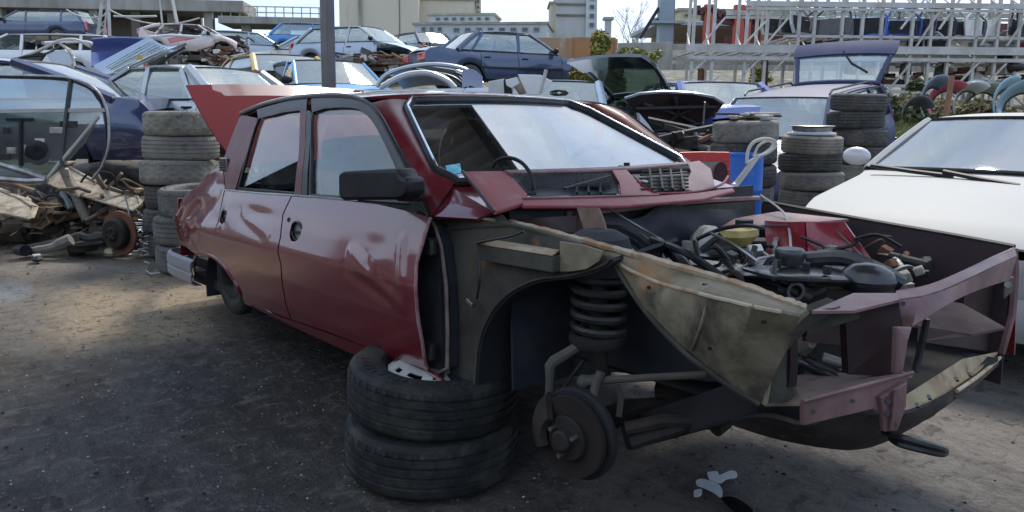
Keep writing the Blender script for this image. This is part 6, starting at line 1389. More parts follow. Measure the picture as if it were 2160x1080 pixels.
o = empty('open_tailgate', label='raised silver tailgate with striped glass and red lamp strip', cat='tailgate', M=frame_at(300, 8.6, H(150, 8.6), 0)); inv = o.matrix_world.inverted(); q = lambda px, py, d=8.6: inv @ dp(px, py, d)
part('shell', MB().grid(lambda u, v: q(lerp(lerp(255, 395, u), lerp(200, 318, u), v)+0, lerp(lerp(150, 95, u), lerp(142, 80, u), v)*1.0, 8.6+.5*v)+Vector((0, 0, -.08*math.sin(PI*v))), 10, 8), SILB, o, True, solid=.03)
part('glass', MB().grid(lambda u, v: q(lerp(lerp(262, 375, u), lerp(222, 318, u), v), lerp(lerp(156, 108, u), lerp(142, 84, u), v), 8.55+.4*v)+Vector((0, -.05, -.03*math.sin(PI*v))), 8, 8), gl_blue, o, True, solid=.006)
for k in range(7):
    v = .12+k*.125; part('heater_line', MB().tube([q(lerp(lerp(262, 375, u), lerp(222, 318, u), v), lerp(lerp(156, 108, u), lerp(142, 84, u), v), 8.55+.4*v)+Vector((0, -.065, 0)) for u in (.02, .5, .98)], .006, 4), alu, o)
part('lamp_strip', MB().poly([q(352, 80, 8.5), q(385, 76, 8.5), q(420, 78, 8.5), q(392, 84, 8.5), q(358, 92, 8.5)], (0, .05, 0)), red_lens, o, False, bevel=.005)
part('spoiler_edge', MB().tube([q(318, 78, 8.5), q(360, 74, 8.5), q(424, 78, 8.5)], .016, 6), WHT, o); part('sticker', MB().box(q(294, 121, 8.42), (.07, .004, .05)), YEL, o, False)
part('hinge_frame', MB().tube([q(262, 160), q(290, 170), q(345, 128), q(392, 100)], .022, 6), black_trim, o)
make_car('estate', at(92, 28, 0.02+PI, z=H(108, 28)), STEEL, 'slate blue estate car stacked highest at the far upper left', low=True, belt=.80, roof=1.22)
make_car('estate', at(85, 17.5, PI+.1, z=H(192, 17.5)), WHT, 'white estate wreck with torn roof under the slate blue estate', skip=('bonnet', 'side_glass'), low=True, roof=1.16)
make_car('sedan', at(80, 28, PI, z=H(108, 28)-1.18), OFFW, 'grey white flattened saloon directly beneath the slate blue estate', low=True, wheels=False, roof=1.17)
make_car('van', at(425, 22.6, 0.1, z=H(139, 22.6)), PINKW, 'pale pinkish van shell behind the silver tailgate', skip=('nose', 'bonnet', 'windscreen', 'side_glass'), low=True, wheels=False, roof=1.05, belt=.7, L=2.7, A=.7, At=.25, Ct=-.8, C=-1.2, wf=.95, wr=-.9)
make_car('hatch', at(530, 25, .5, z=H(156, 25)), SILV, 'small grey hatchback wreck behind the cream saloon', low=True, skip=('bonnet',))
make_car('sedan', at(655, 21.5, PI+.06, z=H(174, 21.5)), CRM, 'cream saloon side on, left of the steel post', low=True)
make_car('hatch', at(672, 31, .15, z=H(127, 31)), BLU, 'bright blue hatchback peeping over the cream saloon', low=True, gate_open=0, roof=1.3)
make_car('hatch', at(772, 20.2, -.4, z=H(162, 20.2)), SILB, 'silver blue hatchback with smashed front, right of the steel post', skip=('nose', 'front_wing'), wheels=False)
make_car('hatch', at(562, 14.6, PI-.95, z=H(128, 14.6)-1.17), YEL, 'yellow car of which only the roof shows over the red boot lid', low=True, roof=1.15)
make_car('hatch', at(688, 12.6, -PI/2+.55, z=H(135, 12.6)-1.21), SKY, 'bright blue hatchback with yellow seats just behind the steel post', roof=1.21)
make_car('sedan', at(905, 11.2, 2.7, z=H(136, 11.2)-1.2), SILV, 'crushed silver wreck with bare roof bars behind the red car roof', skip=('roof', 'side_glass', 'seats'), wheels=False)
make_car('hatch', at(872, 27, 2.2, z=H(152, 27)), NAVYD, 'dark wreck with broken front left of the dark blue saloon', low=True, skip=('bonnet', 'nose'))
make_car('sedan', at(1075, 16.6, .42, z=H(196, 16.6)), STEEL, 'dark blue saloon raised above the red roof, red tail lights towards us', L=4.35, deck=.86, tail=.76, bumper=None, roof=1.24)
make_car('hatch', at(1180, 10.9, PI/2-.15, z=H(181, 10.9)-1.2), paint('ice_blue', (.5, .58, .66), .35, .2, .3), 'pale ice blue car low behind the right end of the red roof', low=True)
make_car('hatch', at(1475, 11.0, .62, z=H(183, 11)-1.34), NAVYD, 'dark blue hatchback with raised black tailgate', gate_open=R(33), roof=1.2, glassm=glass('dark_glass', (.42, .52, .48), .12, .03, .1))
make_car('sedan', at(1448, 11.6, PI/2+.2, z=H(176, 11.6)-1.17), VIO, 'violet blue car roof behind the open black bonnet', low=True, roof=1.17)
OPENB = make_car('hatch', at(1428, 10.4, -PI/2-.12, z=.12), paint('dull_black', (.02, .02, .024), .5, .1, .4), 'dark car with its bonnet raised, right of the windscreen', skip=('bonnet',), wheels=True, roof=1.15)
make_car('estate', at(1660, 9.9, PI+.85, z=.22, pitch=-.11), EST, 'silver violet estate car with open tailgate and wiper, behind the tyre stacks', skip=('nose',), gate_open=R(50), wiper=True, roof_rails=True, roof=1.24, screen=gl_blue, glassm=gl_blue)
wc = make_car('sedan', at(2169, 4.98, -PI/2-.75, z=0), paint('clean_white', (.36, .37, .36), .6, 0, .10, .0), 'white saloon parked nose towards us at the right edge', group='parked cars', name='parked_car', mirror_m=WHT, belt=.84, hood=.80, nose=.62, roof=1.19, A=.82, At=.02, L=4.3, screen=gl_grey, W=1.72)
def raised_bonnet():
    inv = OPENB.matrix_world.inverted(); q = lambda px, py, d: inv @ dp(px, py, d)
    # hinge edge far and low, leading edge near and high
    tp = [q(1318, 208, 8.9), q(1350, 198, 8.9), q(1400, 194, 8.9), q(1460, 197, 8.9), q(1505, 205, 8.9), q(1527, 218, 8.9)]
    bt_ = [q(1372, 292, 9.5), q(1395, 284, 9.5), q(1430, 276, 9.5), q(1470, 270, 9.5), q(1490, 266, 9.5), q(1500, 258, 9.5)]
    mu = mat('bonnet_underside', (.035, .028, .028), .7, c2=(.09, .06, .045), amt=.8, sc=3, c3=(.015, .015, .018), amt3=.7, sc3=6)
    b = part('bonnet', MB().grid(lambda u, v: pl(bt_, u).lerp(pl(tp, u), v)+Vector((0, 0, .03*math.sin(PI*v))), 16, 8), mu, OPENB, True, solid=.02)
    part('bonnet_edge', MB().tube(tp, .022, 6), paint('edge_grey', (.25, .26, .3), .4, .3, .3), b)
    P_ = lambda u, v: pl(bt_, u).lerp(pl(tp, u), v)+Vector((0, -.0, -.01))+(CAMP-dp(1420, 240, 9)).normalized()*0
    off = (inv.to_3x3() @ (CAMP-dp(1420, 240, 9))).normalized()*.03
    for a, c in (((.05, .75), (.95, .8)), ((.1, .15), (.9, .2)), ((.15, .8), (.5, .45)), ((.5, .45), (.85, .8)), ((.5, .45), (.2, .15)), ((.5, .45), (.75, .15)), ((.5, .9), (.5, .45))):
        part('rib', MB().tube([P_(*a)+off, P_(*c)+off], .022, 6), mat('rib_dark', (.06, .05, .05), .7, c2=(.03, .03, .03), amt=.6, sc=5), b)
    part('stay', MB().cyl(q(1487, 215, 8.8), q(1483, 262, 8.9), .012, 6), bare, b)
    part('grey_wing', MB().poly([q(1342, 238, 8.7), q(1362, 262, 8.7), q(1388, 300, 8.7), q(1350, 286, 8.7)], (.03, .03, 0)), SILV, OPENB, False)
raised_bonnet()
W1 = wc.matrix_world.inverted()
for a, b_ in (((1838, 349, 4.78), (2010, 372, 4.35)), ((1990, 362, 4.4), (2150, 392, 4.05))): part('wiper', MB().tube([W1 @ dp(*a), W1 @ dp((a[0]+b_[0])/2, (a[1]+b_[1])/2+1, (a[2]+b_[2])/2-.02), W1 @ dp(*b_)], .014, 6), black_plastic, wc)
# ---- roof bars over the crushed silver wreck
def arcs():
    D = 11; o = empty('bent_roof_frame', label='bent silver roof frame arching over the crushed silver wreck', cat='roof frame', M=frame_at(905, D, 1.3)); inv = o.matrix_world.inverted(); q = lambda px, py, d=D: inv @ dp(px, py, d)
    for i, (pts, r_, m_) in enumerate((([(795, 182), (815, 158), (860, 142), (920, 136), (980, 146), (1015, 172)], .035, SILV), ([(800, 186), (850, 160), (900, 154), (940, 168), (960, 186)], .045, WHT), ([(860, 142), (900, 150), (955, 162), (985, 186)], .02, black_trim), ([(905, 137), (950, 150), (985, 165), (1000, 188)], .022, dkp), ([(795, 184), (830, 150), (870, 140)], .018, black_trim), ([(940, 140), (985, 158), (1018, 176)], .03, SILV), ([(845, 172), (880, 166), (925, 172), (950, 184)], .02, dkp))):
        part('roof_bar', MB().tube(smooth([q(a, b, D+.12*i) for a, b in pts], 4), r_, 7), m_, o)
    part('roof_skin', MB().grid(lambda u, v: q(lerp(820, 960, u)+30*v, lerp(146, 186, v)-8*math.sin(PI*u), D+.3+.3*v), 10, 5), SILV, o, True, solid=.02)
    part('roof_skin', MB().grid(lambda u, v: q(lerp(975, 1018, u), lerp(150, 186, v)-10*math.sin(PI*u)+12*u, D-.1), 6, 4), paint('pale_violet', (.3, .33, .45), .4, .3, .3), o, True, solid=.02)
arcs()
# ---- junk heaped between the blue saloon and the red roof
def junk_between():
    D = 9.0; G = 'scrap panels heaped behind the red roof'
    def th(name, pts, m, lab, cat, d=D, t=.05, bev=.006):
        p0 = dp(*pts[0], d); o = part(name, MB().poly([dp(a, b, d)-p0 for a, b in pts], FH*t), m, None, False, bevel=bev); o.location = p0; return tag(o, lab, cat, G)
    th('scrap_body_panel', [(1092, 157), (1140, 158), (1166, 172), (1140, 200), (1112, 200)], WHT, 'bent white panel sticking up behind the middle of the red roof', 'body panel')
    th('grey_panel', [(1030, 172), (1062, 166), (1086, 176), (1080, 204), (1030, 204)], OFFW, 'dirty off white panel left of the bent white one', 'body panel', 9.2)
    th('brown_panel', [(1086, 162), (1100, 165), (1120, 196), (1095, 200), (1080, 178)], mat('mottled_brown', (.2, .17, .13), .9, c2=(.4, .37, .3), amt=.8, sc=9), 'mottled brown board beside the bent white panel', 'board', 9.1)
    th('black_box', [(1062, 168), (1074, 160), (1082, 200), (1064, 205)], black_plastic, 'small black upright piece between two white panels', 'scrap', 8.9)
    th('white_shell', [(1066, 168), (1090, 163), (1096, 176), (1078, 186), (1068, 180)], WHT, 'small curved white shell above the black piece', 'scrap', 8.8)
    p0 = dp(1140, 196, 8.7); o = part('metal_bar', MB().bar(Vector(), dp(1152, 147, 8.7)-p0, .035, .03), galv, None, False); o.location = p0; tag(o, 'thin grey bar leaning against the bent white panel', 'bar', G)
    p0 = dp(1180, 200, 8.9); o = part('wire_coil', MB().tube([dp(1172+14*math.cos(k*.9)+k*.6, 196+5*math.sin(k*.9), 8.9)-p0 for k in range(26)], .012, 5), dark_metal, None); o.location = p0; tag(o, 'small dark coil of wire just above the red roof edge', 'wire', G)
    D = 14; p0 = dp(240, 140, D)
    o = part('bonnet_panel', MB().grid(lambda u, v: dp(lerp(194, 316, u)-2*v*0, lerp(142-14*u, 80-3*math.sin(u*PI), v), D+.3*math.sin(PI*v))-p0, 10, 6), VIO, None, True, solid=.03); o.location = p0; tag(o, 'bright violet blue bonnet standing upright left of the silver tailgate', 'bonnet')
    D = 13
    o = empty('torn_roof_frame', label='torn pale car frame lying over the white estate wreck', cat='scrap frame', M=frame_at(110, D, H(110, D))); inv = o.matrix_world.inverted(); q = lambda px, py, d=D: inv @ dp(px, py, d)
    for pts, r_, m_ in (([(40, 122), (80, 108), (120, 88), (160, 84), (190, 98)], .03, galv), ([(60, 118), (100, 112), (140, 88)], .02, dkp), ([(95, 90), (175, 88), (195, 92)], .025, WHT), ([(120, 86), (148, 110), (158, 140)], .028, alu), ([(30, 126), (60, 118), (95, 116)], .03, black_trim)): part('bar', MB().tube(smooth([q(a, b) for a, b in pts], 4), r_, 6), m_, o)
    part('black_plate', MB().poly([q(38, 118), (q(70, 108)), q(96, 112), q(84, 130), q(50, 130)], (0, .06, 0)), black_trim, o, False, bevel=.01)
    part('pale_plate', MB().poly([q(95, 112), q(135, 104), (q(158, 122)), q(150, 140), q(110, 134)], (0, .06, 0)), SILV, o, False, bevel=.01)
junk_between()
# ---- smashed fronts
def smash(px, py, D, w, n, seed, lab):
    rnd = random.Random(seed); p0 = dp(px, py, D); o = empty('smashed_front', p0, 0, lab, 'car front', 'smashed car fronts')
    for k in range(n):
        c = dp(px+rnd.gauss(0, w), py+rnd.gauss(0, w*.22), D+rnd.uniform(-.2, .2))-p0
        if k % 3: part('scrap_piece', MB().box(c, (rnd.uniform(.1, .5), rnd.uniform(.05, .2), rnd.uniform(.04, .16)), Matrix.Rotation(YAW+rnd.uniform(-.6, .6), 3, 'Z') @ Matrix.Rotation(rnd.uniform(-.5, .5), 3, 'Y')), rnd.choice((dark_metal, alu, rust, dkp, OFFW)), o, False, bevel=.01)
        else: part('scrap_tube', MB().tube([c, c+Vector((rnd.uniform(-.3, .3), rnd.uniform(-.3, .3), rnd.uniform(-.1, .2))), c+Vector((rnd.uniform(-.5, .5), rnd.uniform(-.5, .5), rnd.uniform(-.1, .1)))], .025, 5), rnd.choice((dark_metal, bare, rust)), o)
smash(806, 128, 18.2, 34, 34, 3, 'smashed front end of the silver blue hatchback')
smash(890, 112, 23, 30, 22, 4, 'jumble of broken dark parts left of the dark blue saloon')
smash(480, 122, 20, 40, 26, 5, 'jumble of parts spilling under the pale van shell')
smash(1440, 302, 7.4, 42, 30, 6, 'tangled engine parts under the raised black bonnet')
# ================================================================== TYRE STACKS
ordw = ['topmost', 'second from the top', 'third from the top', 'fourth from the top', 'fifth from the top', 'sixth from the top', 'seventh from the top', 'eighth from the top']
def stack(px, D, n, name, grp, R0=.29, wd=.185, seed=0, m=rubber_dusty, z0=None, mats=None):
    pool = [m, rubber_brown if m is rubber_dusty else m, m]
    rnd = random.Random(seed); p = XY(px, D); z = (terrain(p.x, p.y) if z0 is None else z0)
    for k in range(n):
        zz = z+wd*(k+.5); top_i = n-1-k; mm = (mats or {}).get(top_i, pool[rnd.randrange(3)])
        tyre_thing((p.x+rnd.uniform(-.035, .035), p.y+rnd.uniform(-.035, .035), zz), R0*rnd.choice((1, .965, 1.02)), wd*.99, mm, f'{ordw[top_i]} tyre of {name}', grp, (rnd.uniform(-.035, .035), rnd.uniform(-.035, .035)))
    return p, z+wd*n
stack(378, 6.1, 6, 'the tall stack beside the raised dark coupe', 'tall tyre stack left of the red car', wd=.197, seed=1, mats={0: rubber_brown, 3: rubber, 4: rubber, 5: rubber})
stack(412, 5.55, 3, 'the short stack half hidden by the red tail', 'short tyre stack left of the red car', wd=.21, seed=2, m=mat('rubber_grey', (.11, .11, .10), .9, c2=(.2, .19, .17), amt=.8, sc=6, bump=.4, bsc=60))
pC, zC = stack(1708, 6.9, 6, 'the stack with a pale rim on top', 'middle tyre stack at the right', wd=.168, R0=.28, seed=3, mats={1: rubber, 3: rubber_dusty})
pB, zB = stack(1800, 8.0, 7, 'the tallest stack in front of the open estate', 'tallest tyre stack at the right', wd=.186, R0=.29, seed=4, z0=.12, m=rubber, mats={4: rubber_dusty})
pA, zA = stack(1566, 6.6, 6, 'the stack heaped with grey scrap', 'left tyre stack at the right', wd=.19, R0=.28, seed=5, mats={1: rubber, 2: rubber})
def debris(p, z, n, seed, lab, m=alu):
    rnd = random.Random(seed); o = empty('scrap_heap', (p.x, p.y, z), 0, lab, 'scrap')
    for k in range(n):
        a = rnd.uniform(0, 6.3); r_ = rnd.uniform(0, .22); c = (r_*math.cos(a), r_*math.sin(a), .015+.012*k*.3)
        part('scrap_piece', MB().box(c, (rnd.uniform(.08, .3), rnd.uniform(.04, .12), .02), Matrix.Rotation(rnd.uniform(0, 3), 3, 'Z')), rnd.choice((m, galv, dark_metal)), o, False, bevel=.004)
debris(pA, zA+.0, 14, 1, 'grey scrap plates heaped on the left tyre stack')
o = empty('wheel_rim', (pC.x, pC.y, zC+.04), 0, 'pale bent wheel rim lying on the middle tyre stack', 'wheel rim')
part('rim', MB().lathe([(.20, -.04), (.185, -.02), (.17, 0), (.175, .03), (.2, .045), (.19, .05), (.16, .02), (.1, .035), (.05, .01), (0, .01)], 26), bare, o); part('rim_band', MB().lathe([(.21, -.035), (.215, -.02), (.20, -.01)], 26), WHT, o)
# ================================================================== BARREL, RED FRAME, WHITE HANDLE
def barrel():
    D = 5.7; p = XY(1574, D); m = mat('blue_plastic', (.015, .16, .62), .4, c2=(.02, .1, .4), amt=.5, sc=4, c3=(.3, .35, .4), amt3=.3, sc3=10)
    o = empty('plastic_barrel', (p.x, p.y, 0), 0, 'bright blue plastic barrel behind the nose of the red car', 'barrel'); zt = H(322, D); r_ = Wd(68, D)/2
    part('body', MB().lathe([(0, 0), (r_*.95, 0), (r_, .03), (r_, zt*.38), (r_*1.03, zt*.39), (r_*1.03, zt*.41), (r_, zt*.42), (r_, zt*.68), (r_*1.03, zt*.69), (r_*1.03, zt*.71), (r_, zt*.72), (r_, zt-.03), (r_*.96, zt), (0, zt-.01)], 32), m, o, True, ang=50)
    part('rim', MB().lathe([(r_*.93, zt-.01), (r_*1.02, zt-.01), (r_*1.02, zt+.012), (r_*.93, zt+.012)], 32, close=True), m, o)
barrel()
def red_frame():
    D = 4.9; o = empty('red_panel_frame', label='bright red sheet metal frame with a round hole, left of the blue barrel', cat='body panel', M=frame_at(1480, D, .75)); inv = o.matrix_world.inverted(); q = lambda px, py, d=D: inv @ dp(px, py, d)
    rm = mat('signal_red', (.60, .03, .02), .4, c2=(.35, .03, .03), amt=.6, sc=6, c3=(.4, .3, .25), amt3=.5, sc3=16)
    part('top_bar', MB().poly([q(1413, 322), q(1480, 320), q(1540, 321), q(1540, 344), q(1480, 342), q(1425, 338)], (0, .04, 0)), rm, o, False, bevel=.005)
    part('side_bar', MB().poly([q(1524, 338), q(1541, 336), q(1541, 392), q(1528, 396), q(1534, 370), q(1524, 350)], (0, .04, 0)), rm, o, False, bevel=.005)
    part('grey_plate', MB().poly([q(1482, 340), q(1526, 340), q(1530, 392), q(1492, 392)], (0, .02, 0)), mat('mottled_plate', (.35, .3, .25), .7, c2=(.2, .15, .12), amt=.8, sc=14), o, False)
    part('round_hole', MB().lathe([(0, 0), (.062, .002)], 24, Matrix.Translation(q(1519, 366)+Vector((0, -.012, 0))) @ Matrix.Rotation(PI/2, 4, 'X') @ Matrix.Diagonal((.75, 1.25, 1, 1))), mat('dark_maroon', (.05, .008, .02), .5), o)
    part('post', MB().bar(q(1450, 340), q(1450, 420)+Vector((0, 0, -.35)), .04), rm, o, False)
red_frame()
def handle():
    D = 4.75; m = mat('old_white_plastic', (.62, .60, .54), .5, c2=(.4, .38, .33), amt=.5, sc=12); p0 = dp(1545, 400, D)
    o = empty('white_hoop', p0, 0, 'white bent hoop shaped bracket sticking up in front of the blue barrel', 'bracket')
    for sh in (-5, 4): part('arm', MB().tube([dp(1546, 398+sh, D)-p0, dp(1575, 360+sh, D)-p0, dp(1598, 330+sh*.6, D)-p0], .012, 8), m, o)
    part('hoop', MB().tube(smooth([dp(a, b, D)-p0 for a, b in ((1575, 345), (1578, 318), (1590, 300), (1612, 293), (1632, 296), (1636, 308), (1620, 322), (1600, 330), (1575, 345))], 4), .011, 8), m, o)
    part('hoop_ring', MB().tube(smooth([dp(a, b, D+.05)-p0 for a, b in ((1590, 330), (1600, 308), (1618, 298), (1630, 303), (1622, 316), (1600, 330))], 4), .008, 8), m, o)
    part('foot', MB().ball(dp(1548, 405, D)-p0, .05, 10, (.6, .6, 1.3)), m, o); part('foot', MB().tube([dp(1545, 398, D)-p0, dp(1552, 440, D)-p0, dp(1556, 500, D)-p0], .02, 8), m, o)
handle()
# ---- the scrap heap at the left
def scrap():
    rnd = random.Random(9)
    def Q(px, py, D): return dp(px, py, D)
    def thing(name, build, lab, cat, grp='scrap parts heaped left of the red car'):
        o = empty(name, (0, 0, 0), 0, lab, cat, grp); build(o); return o
    def setbase(o, p): # move origin to the thing's base without moving its parts
        o.location = p
        for ch in o.children: ch.location = -Vector(p)
        return o
    # axle with rusty drum, in front
    def axle(o):
        hub_ = Q(243, 493, 6.0); Mx = Matrix.Translation(hub_) @ Matrix.Rotation(YAW-.35, 4, 'Z') @ Matrix.Rotation(PI/2, 4, 'X')
        part('drum', MB().lathe([(0, .05), (.05, .05), (.06, .03), (.11, .028), (.125, .01), (.125, -.03)], 26, Mx), grease, o); part('rusty_disc', MB().lathe([(.03, -.04), (.178, -.035), (.182, -.055), (.03, -.07)], 32, Mx), mat('orange_rust', (.22, .09, .045), .85, c2=(.10, .05, .035), amt=.7, sc=8), o)
        for k in range(5): a = k*1.256; part('stud', MB().cyl(Mx @ Vector((.04*math.cos(a), .04*math.sin(a), .04)), Mx @ Vector((.04*math.cos(a), .04*math.sin(a), .075)), .008, 6), dark_metal, o)
        part('axle_beam', MB().tube(smooth([Q(225, 500, 6.2), Q(190, 505, 6.2), Q(165, 500, 6.2), Q(140, 510, 6.15), Q(60, 527, 6.05)], 4), .045, 9), dark_metal, o)
        part('trailing_arm', MB().tube(smooth([Q(150, 505, 6.0), Q(115, 520, 5.98), Q(80, 527, 5.98), Q(50, 526, 5.98)], 4), [.05]*4+[.035]*5+[.025]*4, 8), mat('dusty_arm2', (.25, .23, .19), .8, c2=(.08, .07, .06), amt=.7, sc=9), o)
        part('bush', MB().cyl(Q(40, 527, 6.0), Q(54, 529, 5.9), .045, 12), black_plastic, o); part('spring_pan', MB().lathe([(0, 0), (.1, .0), (.12, .05), (.14, .06)], 18, Matrix.Translation(Q(178, 528, 6.05))), dark_metal, o)
        part('damper', MB().tube([Q(150, 500, 6.15), Q(165, 540, 6.15)], .06, 10), grease, o)
    setbase(thing('rear_axle', axle, 'dark rear axle with a rust ringed brake drum lying on the dirt', 'axle'), Q(200, 540, 6.05))
    def post(o): 
        a, b = Q(131, 348, 6.6), Q(184, 465, 6.45); part('tube', MB().tube([b, a], .042, 12), mat('brown_tube', (.17, .14, .11), .7, c2=(.3, .27, .22), amt=.6, sc=10, stretch=(1, 1, .3)), o); part('flange', MB().box(a+Vector((0, 0, .02)), (.18, .14, .025), Matrix.Rotation(YAW, 3, 'Z')), alu, o, False, bevel=.005)
    setbase(thing('strut_tube', post, 'brown tube with a flat pale flange leaning up out of the scrap heap', 'tube'), Q(184, 465, 6.45))
    # pale subframe plates
    def plate(name, pts, D, m, lab, t=.04, holes=(), tiltd=0.0):
        c = sum((Q(a, b, D) for a, b in pts), Vector())/len(pts)
        def bld(o):
            part('plate', MB().poly([Q(a, b, D+tiltd*(b-pts[0][1])/100) for a, b in pts], FH*t), m, o, False, bevel=.006)
            for (hx, hy, r_) in holes: part('opening', MB().tube([Q(hx, hy, D-.02), Q(hx, hy, D+t)], r_, 10), black_trim, o)
            part('edge', MB().tube([Q(a, b, D-.01+tiltd*(b-pts[0][1])/100) for a, b in pts], .010, 6, closed=True), m, o)
        setbase(thing(name, bld, lab, 'scrap plate'), c-Vector((0, 0, .1)))
    tan_alu = mat('tan_alloy', (.36, .32, .24), .75, .2, c2=(.13, .09, .055), amt=.9, sc=7, c3=(.55, .53, .47), amt3=.8, sc3=16, bump=.3, bsc=30)
    plate('subframe_arm', [(98, 385), (140, 350), (190, 378), (240, 402), (290, 415), (296, 430), (280, 445), (235, 432), (180, 415), (150, 410)], 6.75, tan_alu, 'long pale alloy subframe arm sloping down to the tyre stacks', .06, ((215, 416, .06),), -1)
    plate('subframe_arm', [(-60, 380), (0, 402), (40, 418), (70, 438), (60, 462), (0, 450), (-60, 440)], 6.7, tan_alu, 'pale alloy subframe arm entering at the left picture edge', .08, ((28, 425, .03),), -1)
    plate('bracket_plate', [(60, 440), (85, 428), (118, 432), (112, 446), (96, 452), (104, 470), (88, 482), (66, 478)], 6.4, mat('ochre_casting', (.42, .33, .2), .8, c2=(.25, .17, .1), amt=.6, sc=8, bump=.3), 'curved ochre casting standing in the middle of the scrap heap', .10, ((92, 455, .03),))
    plate('alloy_casting', [(180, 438), (225, 420), (262, 415), (290, 425), (286, 445), (262, 470), (215, 462), (182, 450)], 6.55, tan_alu, 'pitted alloy casting with two dark holes near the short tyre stack', .12, ((218, 438, .07), (256, 432, .05)))
    plate('yellowish_block', [(282, 398), (314, 400), (318, 416), (300, 424), (284, 415)], 7.0, mat('yellowish_foam', (.5, .47, .3), .9, sc=12), 'small yellowish block on top of the heap beside the tyre stack', .1)
    for i, (x0, y0, x1, y1, w_, h_, m_, lab) in enumerate((
        (0, 455, 70, 475, .05, .06, alu, 'pitted alloy bar in the lower left of the heap'), (95, 470, 175, 452, .04, .05, rust, 'rust coloured channel below the leaning tube'), (120, 440, 160, 468, .06, .07, dark_metal, 'dark bracket just left of the leaning tube'),
        (175, 470, 275, 455, .05, .04, galv, 'grey bar crossing above the rusty drum'), (276, 470, 364, 452, .10, .05, mat('olive_bar', (.15, .13, .08), .8, c2=(.3, .27, .18), amt=.6, sc=10), 'olive brown bar reaching to the tail of the red car'), (345, 480, 372, 455, .05, .05, alu, 'short alloy stub touching the red tail'),
        (-20, 480, 60, 486, .05, .05, dark_metal, 'dark rail at the bottom left of the heap'), (195, 445, 240, 470, .05, .06, rust, 'rusty stub between the casting and the drum'), (140, 355, 150, 390, .03, .03, galv, 'small grey peg beside the flange'), (130, 405, 150, 440, .05, .04, mat('blue_grey_peg', (.3, .36, .42), .5), 'blue grey plastic sleeve in the heap'))):
        a, b = Q(x0, y0, 6.5+.05*(i % 4)), Q(x1, y1, 6.5+.05*(i % 3)); o = part('scrap_bar', MB().bar(Vector(), b-a, w_, h_), m_, None, False, bevel=.008); o.location = a; tag(o, lab, 'scrap bar', 'scrap parts heaped left of the red car')
    # dark mass of small parts underneath
    mb3 = MB()
    for k in range(150):
        px = rnd.uniform(-60, 355); py = rnd.uniform(395, 500) if px > 60 else rnd.uniform(430, 500); a = Q(px, py, rnd.uniform(6.35, 6.9)); dd = Vector((rnd.uniform(-.16, .16), rnd.uniform(-.16, .16), rnd.uniform(-.09, .09)))
        if a.z < .05: continue
        mb3.tube([a, a+dd, a+dd*1.6+Vector((0, 0, rnd.uniform(-.05, .05)))], rnd.choice((.006, .01, .016, .024)), 6)
    o = struct('scrap_litter', mb3, mat('rusty_scrap', (.16, .085, .05), .85, .1, c2=(.3, .27, .22), amt=.8, sc=3, c3=(.04, .035, .03), amt3=.8, sc3=5), kind='stuff'); o['label'] = 'rusty tubes and hoses tangled through the heap'
    mb = MB(); mb2 = MB()
    for k in range(520):
        px = rnd.uniform(-80, 362); py = rnd.uniform(425, 500) if px < 300 else rnd.uniform(440, 505); D = rnd.uniform(6.5, 7.1); c = Q(px, py, D)
        if c.z < -.0: continue
        s = rnd.uniform(.02, .10); (mb if k % 3 else mb2).box(c, (s*rnd.uniform(.5, 2.5), s, s*rnd.uniform(.3, 1)), Matrix.Rotation(rnd.uniform(0, 3), 3, 'Z') @ Matrix.Rotation(rnd.uniform(-1, 1), 3, 'X'))
    for k in range(26):
        c = Q(rnd.uniform(-80, 350), 500, rnd.uniform(6.8, 7.3)); mb.box((c.x, c.y, .09), (.5, .4, .28), Matrix.Rotation(rnd.uniform(0, 3), 3, 'Z') @ Matrix.Rotation(rnd.uniform(-.2, .2), 3, 'X'))
    o = struct('scrap_litter', mb, mat('dark_scrap', (.05, .045, .04), .8, .2, c2=(.16, .11, .07), amt=.8, sc=4), kind='stuff'); o['label'] = 'dark oily litter of small car parts under the heap'
    o = struct('scrap_litter', mb2, mat('pale_scrap', (.38, .35, .28), .7, .2, c2=(.2, .14, .08), amt=.8, sc=5), kind='stuff'); o['label'] = 'pale crumbled alloy litter among the heap'
    # bale of thin aluminium strip
    mb = MB(); c0 = Q(326, 500, 6.15)
    for k in range(210):
        a = c0+Vector((rnd.gauss(0, .055), rnd.gauss(0, .055), rnd.uniform(-.13, .12))); pts = [a]
        for j in range(3): pts.append(pts[-1]+Vector((rnd.uniform(-.06, .06), rnd.uniform(-.06, .06), rnd.uniform(-.02, .02))))
        if min(p.z for p in pts) > .0: mb.tube(pts, .0045, 4, cap=False)
    o = struct('shredded_strips', mb, mat('bright_strip', (.72, .73, .72), .35, .8, c2=(.3, .3, .3), amt=.5, sc=20), kind='stuff'); o['label'] = 'tangle of shredded shiny aluminium strips by the tail of the red car'
    for lab, pts in (('shiny bent strip hanging over the aluminium tangle', [(318, 395), (330, 425), (340, 450), (338, 480), (345, 520)]), ('shiny strip lying on the dirt in front of the tangle', [(305, 552), (318, 556), (308, 570), (318, 578), (338, 576)]), ('shiny strip running left from the tangle to the castings', [(285, 440), (300, 455), (330, 452), (362, 446)]), ('second shiny strip arching across the castings', [(262, 412), (268, 430), (276, 470), (280, 490)])):
        D = 6.0 if 'dirt' not in lab else None; P_ = [Q(a, b, D) if D else gp(a, b, .012) for a, b in pts]; o = part('metal_strip', MB().tube([p-P_[0] for p in P_], .007, 5), MATS['bright_strip'], None); o.location = P_[0]; tag(o, lab, 'metal strip', 'shiny aluminium strips')
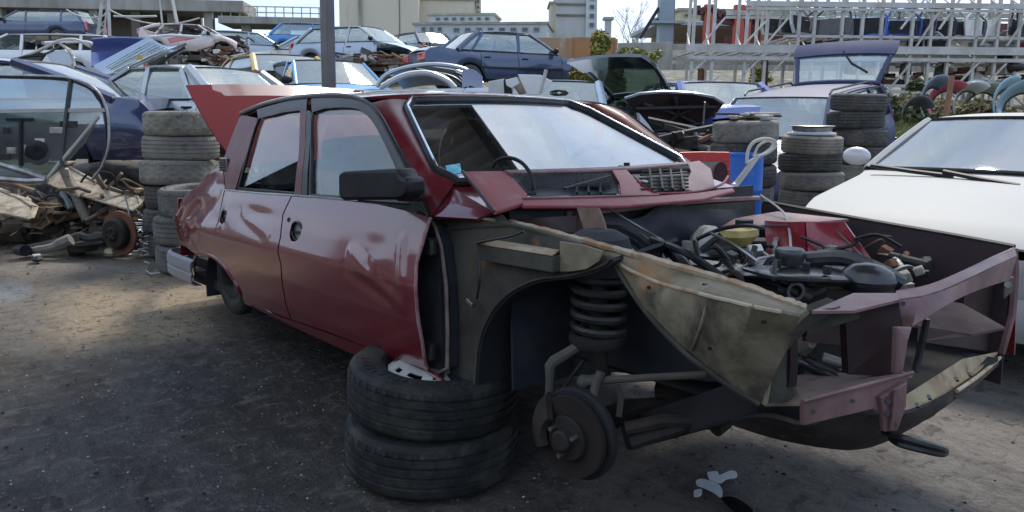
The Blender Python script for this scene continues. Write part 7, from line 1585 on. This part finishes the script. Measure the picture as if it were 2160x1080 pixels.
    for lab, pts, r_ in (('black cable loop rising behind the castings', [(90, 430), (100, 415), (120, 412), (140, 430)], .010), ('dark wire arching over the pale subframe arm', [(170, 385), (190, 365), (235, 366), (250, 395), (285, 400)], .009), ('thin violet wire standing in the left of the heap', [(70, 432), (68, 410), (78, 405), (90, 418)], .008), ('dark hose hanging beside the red tail', [(352, 490), (358, 520), (360, 548), (374, 556)], .018)):
        D = 6.5 if 'hose' not in lab else 5.6; P_ = [Q(a, b, D) for a, b in pts]; o = part('cable', MB().tube([p-P_[0] for p in smooth(P_, 5)], r_, 6), mat('violet_wire', (.12, .1, .2), .5) if 'violet' in lab else black_plastic, None); o.location = P_[0]; tag(o, lab, 'cable', 'cables in the scrap heap')
    for i, (px, py, s, m_, lab) in enumerate(((232, 535, .07, MATS['yellowish_foam'], 'yellow crumb of foam under the rusty drum'), (262, 530, .06, MATS['yellowish_foam'], 'second yellow foam crumb right of the first'), (78, 548, .06, dark_metal, 'small dark and white lump lying alone on the dirt at the left'))):
        p = gp(px, py, .02); o = part('crumb', MB().ball((0, 0, s*.2), s, 8, (1.2, .7, .5)), m_, None); o.location = p; tag(o, lab, 'crumb')
        if i == 2: part('white_flake', MB().box((0, 0, s*.6), (.08, .05, .01)), WHT, o, False)
scrap()
# ---- spilled white paint and its dark wet edge on the ground
def spill():
    rnd = random.Random(4); m = mat('spilled_white', (.62, .66, .70), .35, c2=(.45, .47, .5), amt=.4, sc=10); o = empty('paint_spill', gp(1505, 1020, 0), 0, 'splash of white paint on the dirt below the nose of the red car', 'paint spill'); base = o.location.copy()
    def blob(pts, mm, z, name='splash'):
        part(name, MB().poly(smooth([gp(a, b, z)-base for a, b in pts+pts[:1]], 4)[:-1], (0, 0, .004)), mm, o, False)
    blob([(1492, 998), (1512, 996), (1518, 1004), (1540, 995), (1553, 998), (1553, 1008), (1532, 1012), (1520, 1020), (1500, 1016), (1494, 1008)], m, .004)
    blob([(1468, 1016), (1480, 1012), (1502, 1018), (1518, 1026), (1524, 1040), (1520, 1050), (1505, 1040), (1484, 1030), (1470, 1024)], m, .0045)
    blob([(1464, 1036), (1480, 1034), (1478, 1046), (1464, 1048)], m, .004)
    blob([(1520, 1052), (1545, 1050), (1575, 1066), (1590, 1085), (1560, 1085), (1535, 1068)], mat('wet_oil', (.008, .008, .009), .08), .003, 'oil_patch')
spill()
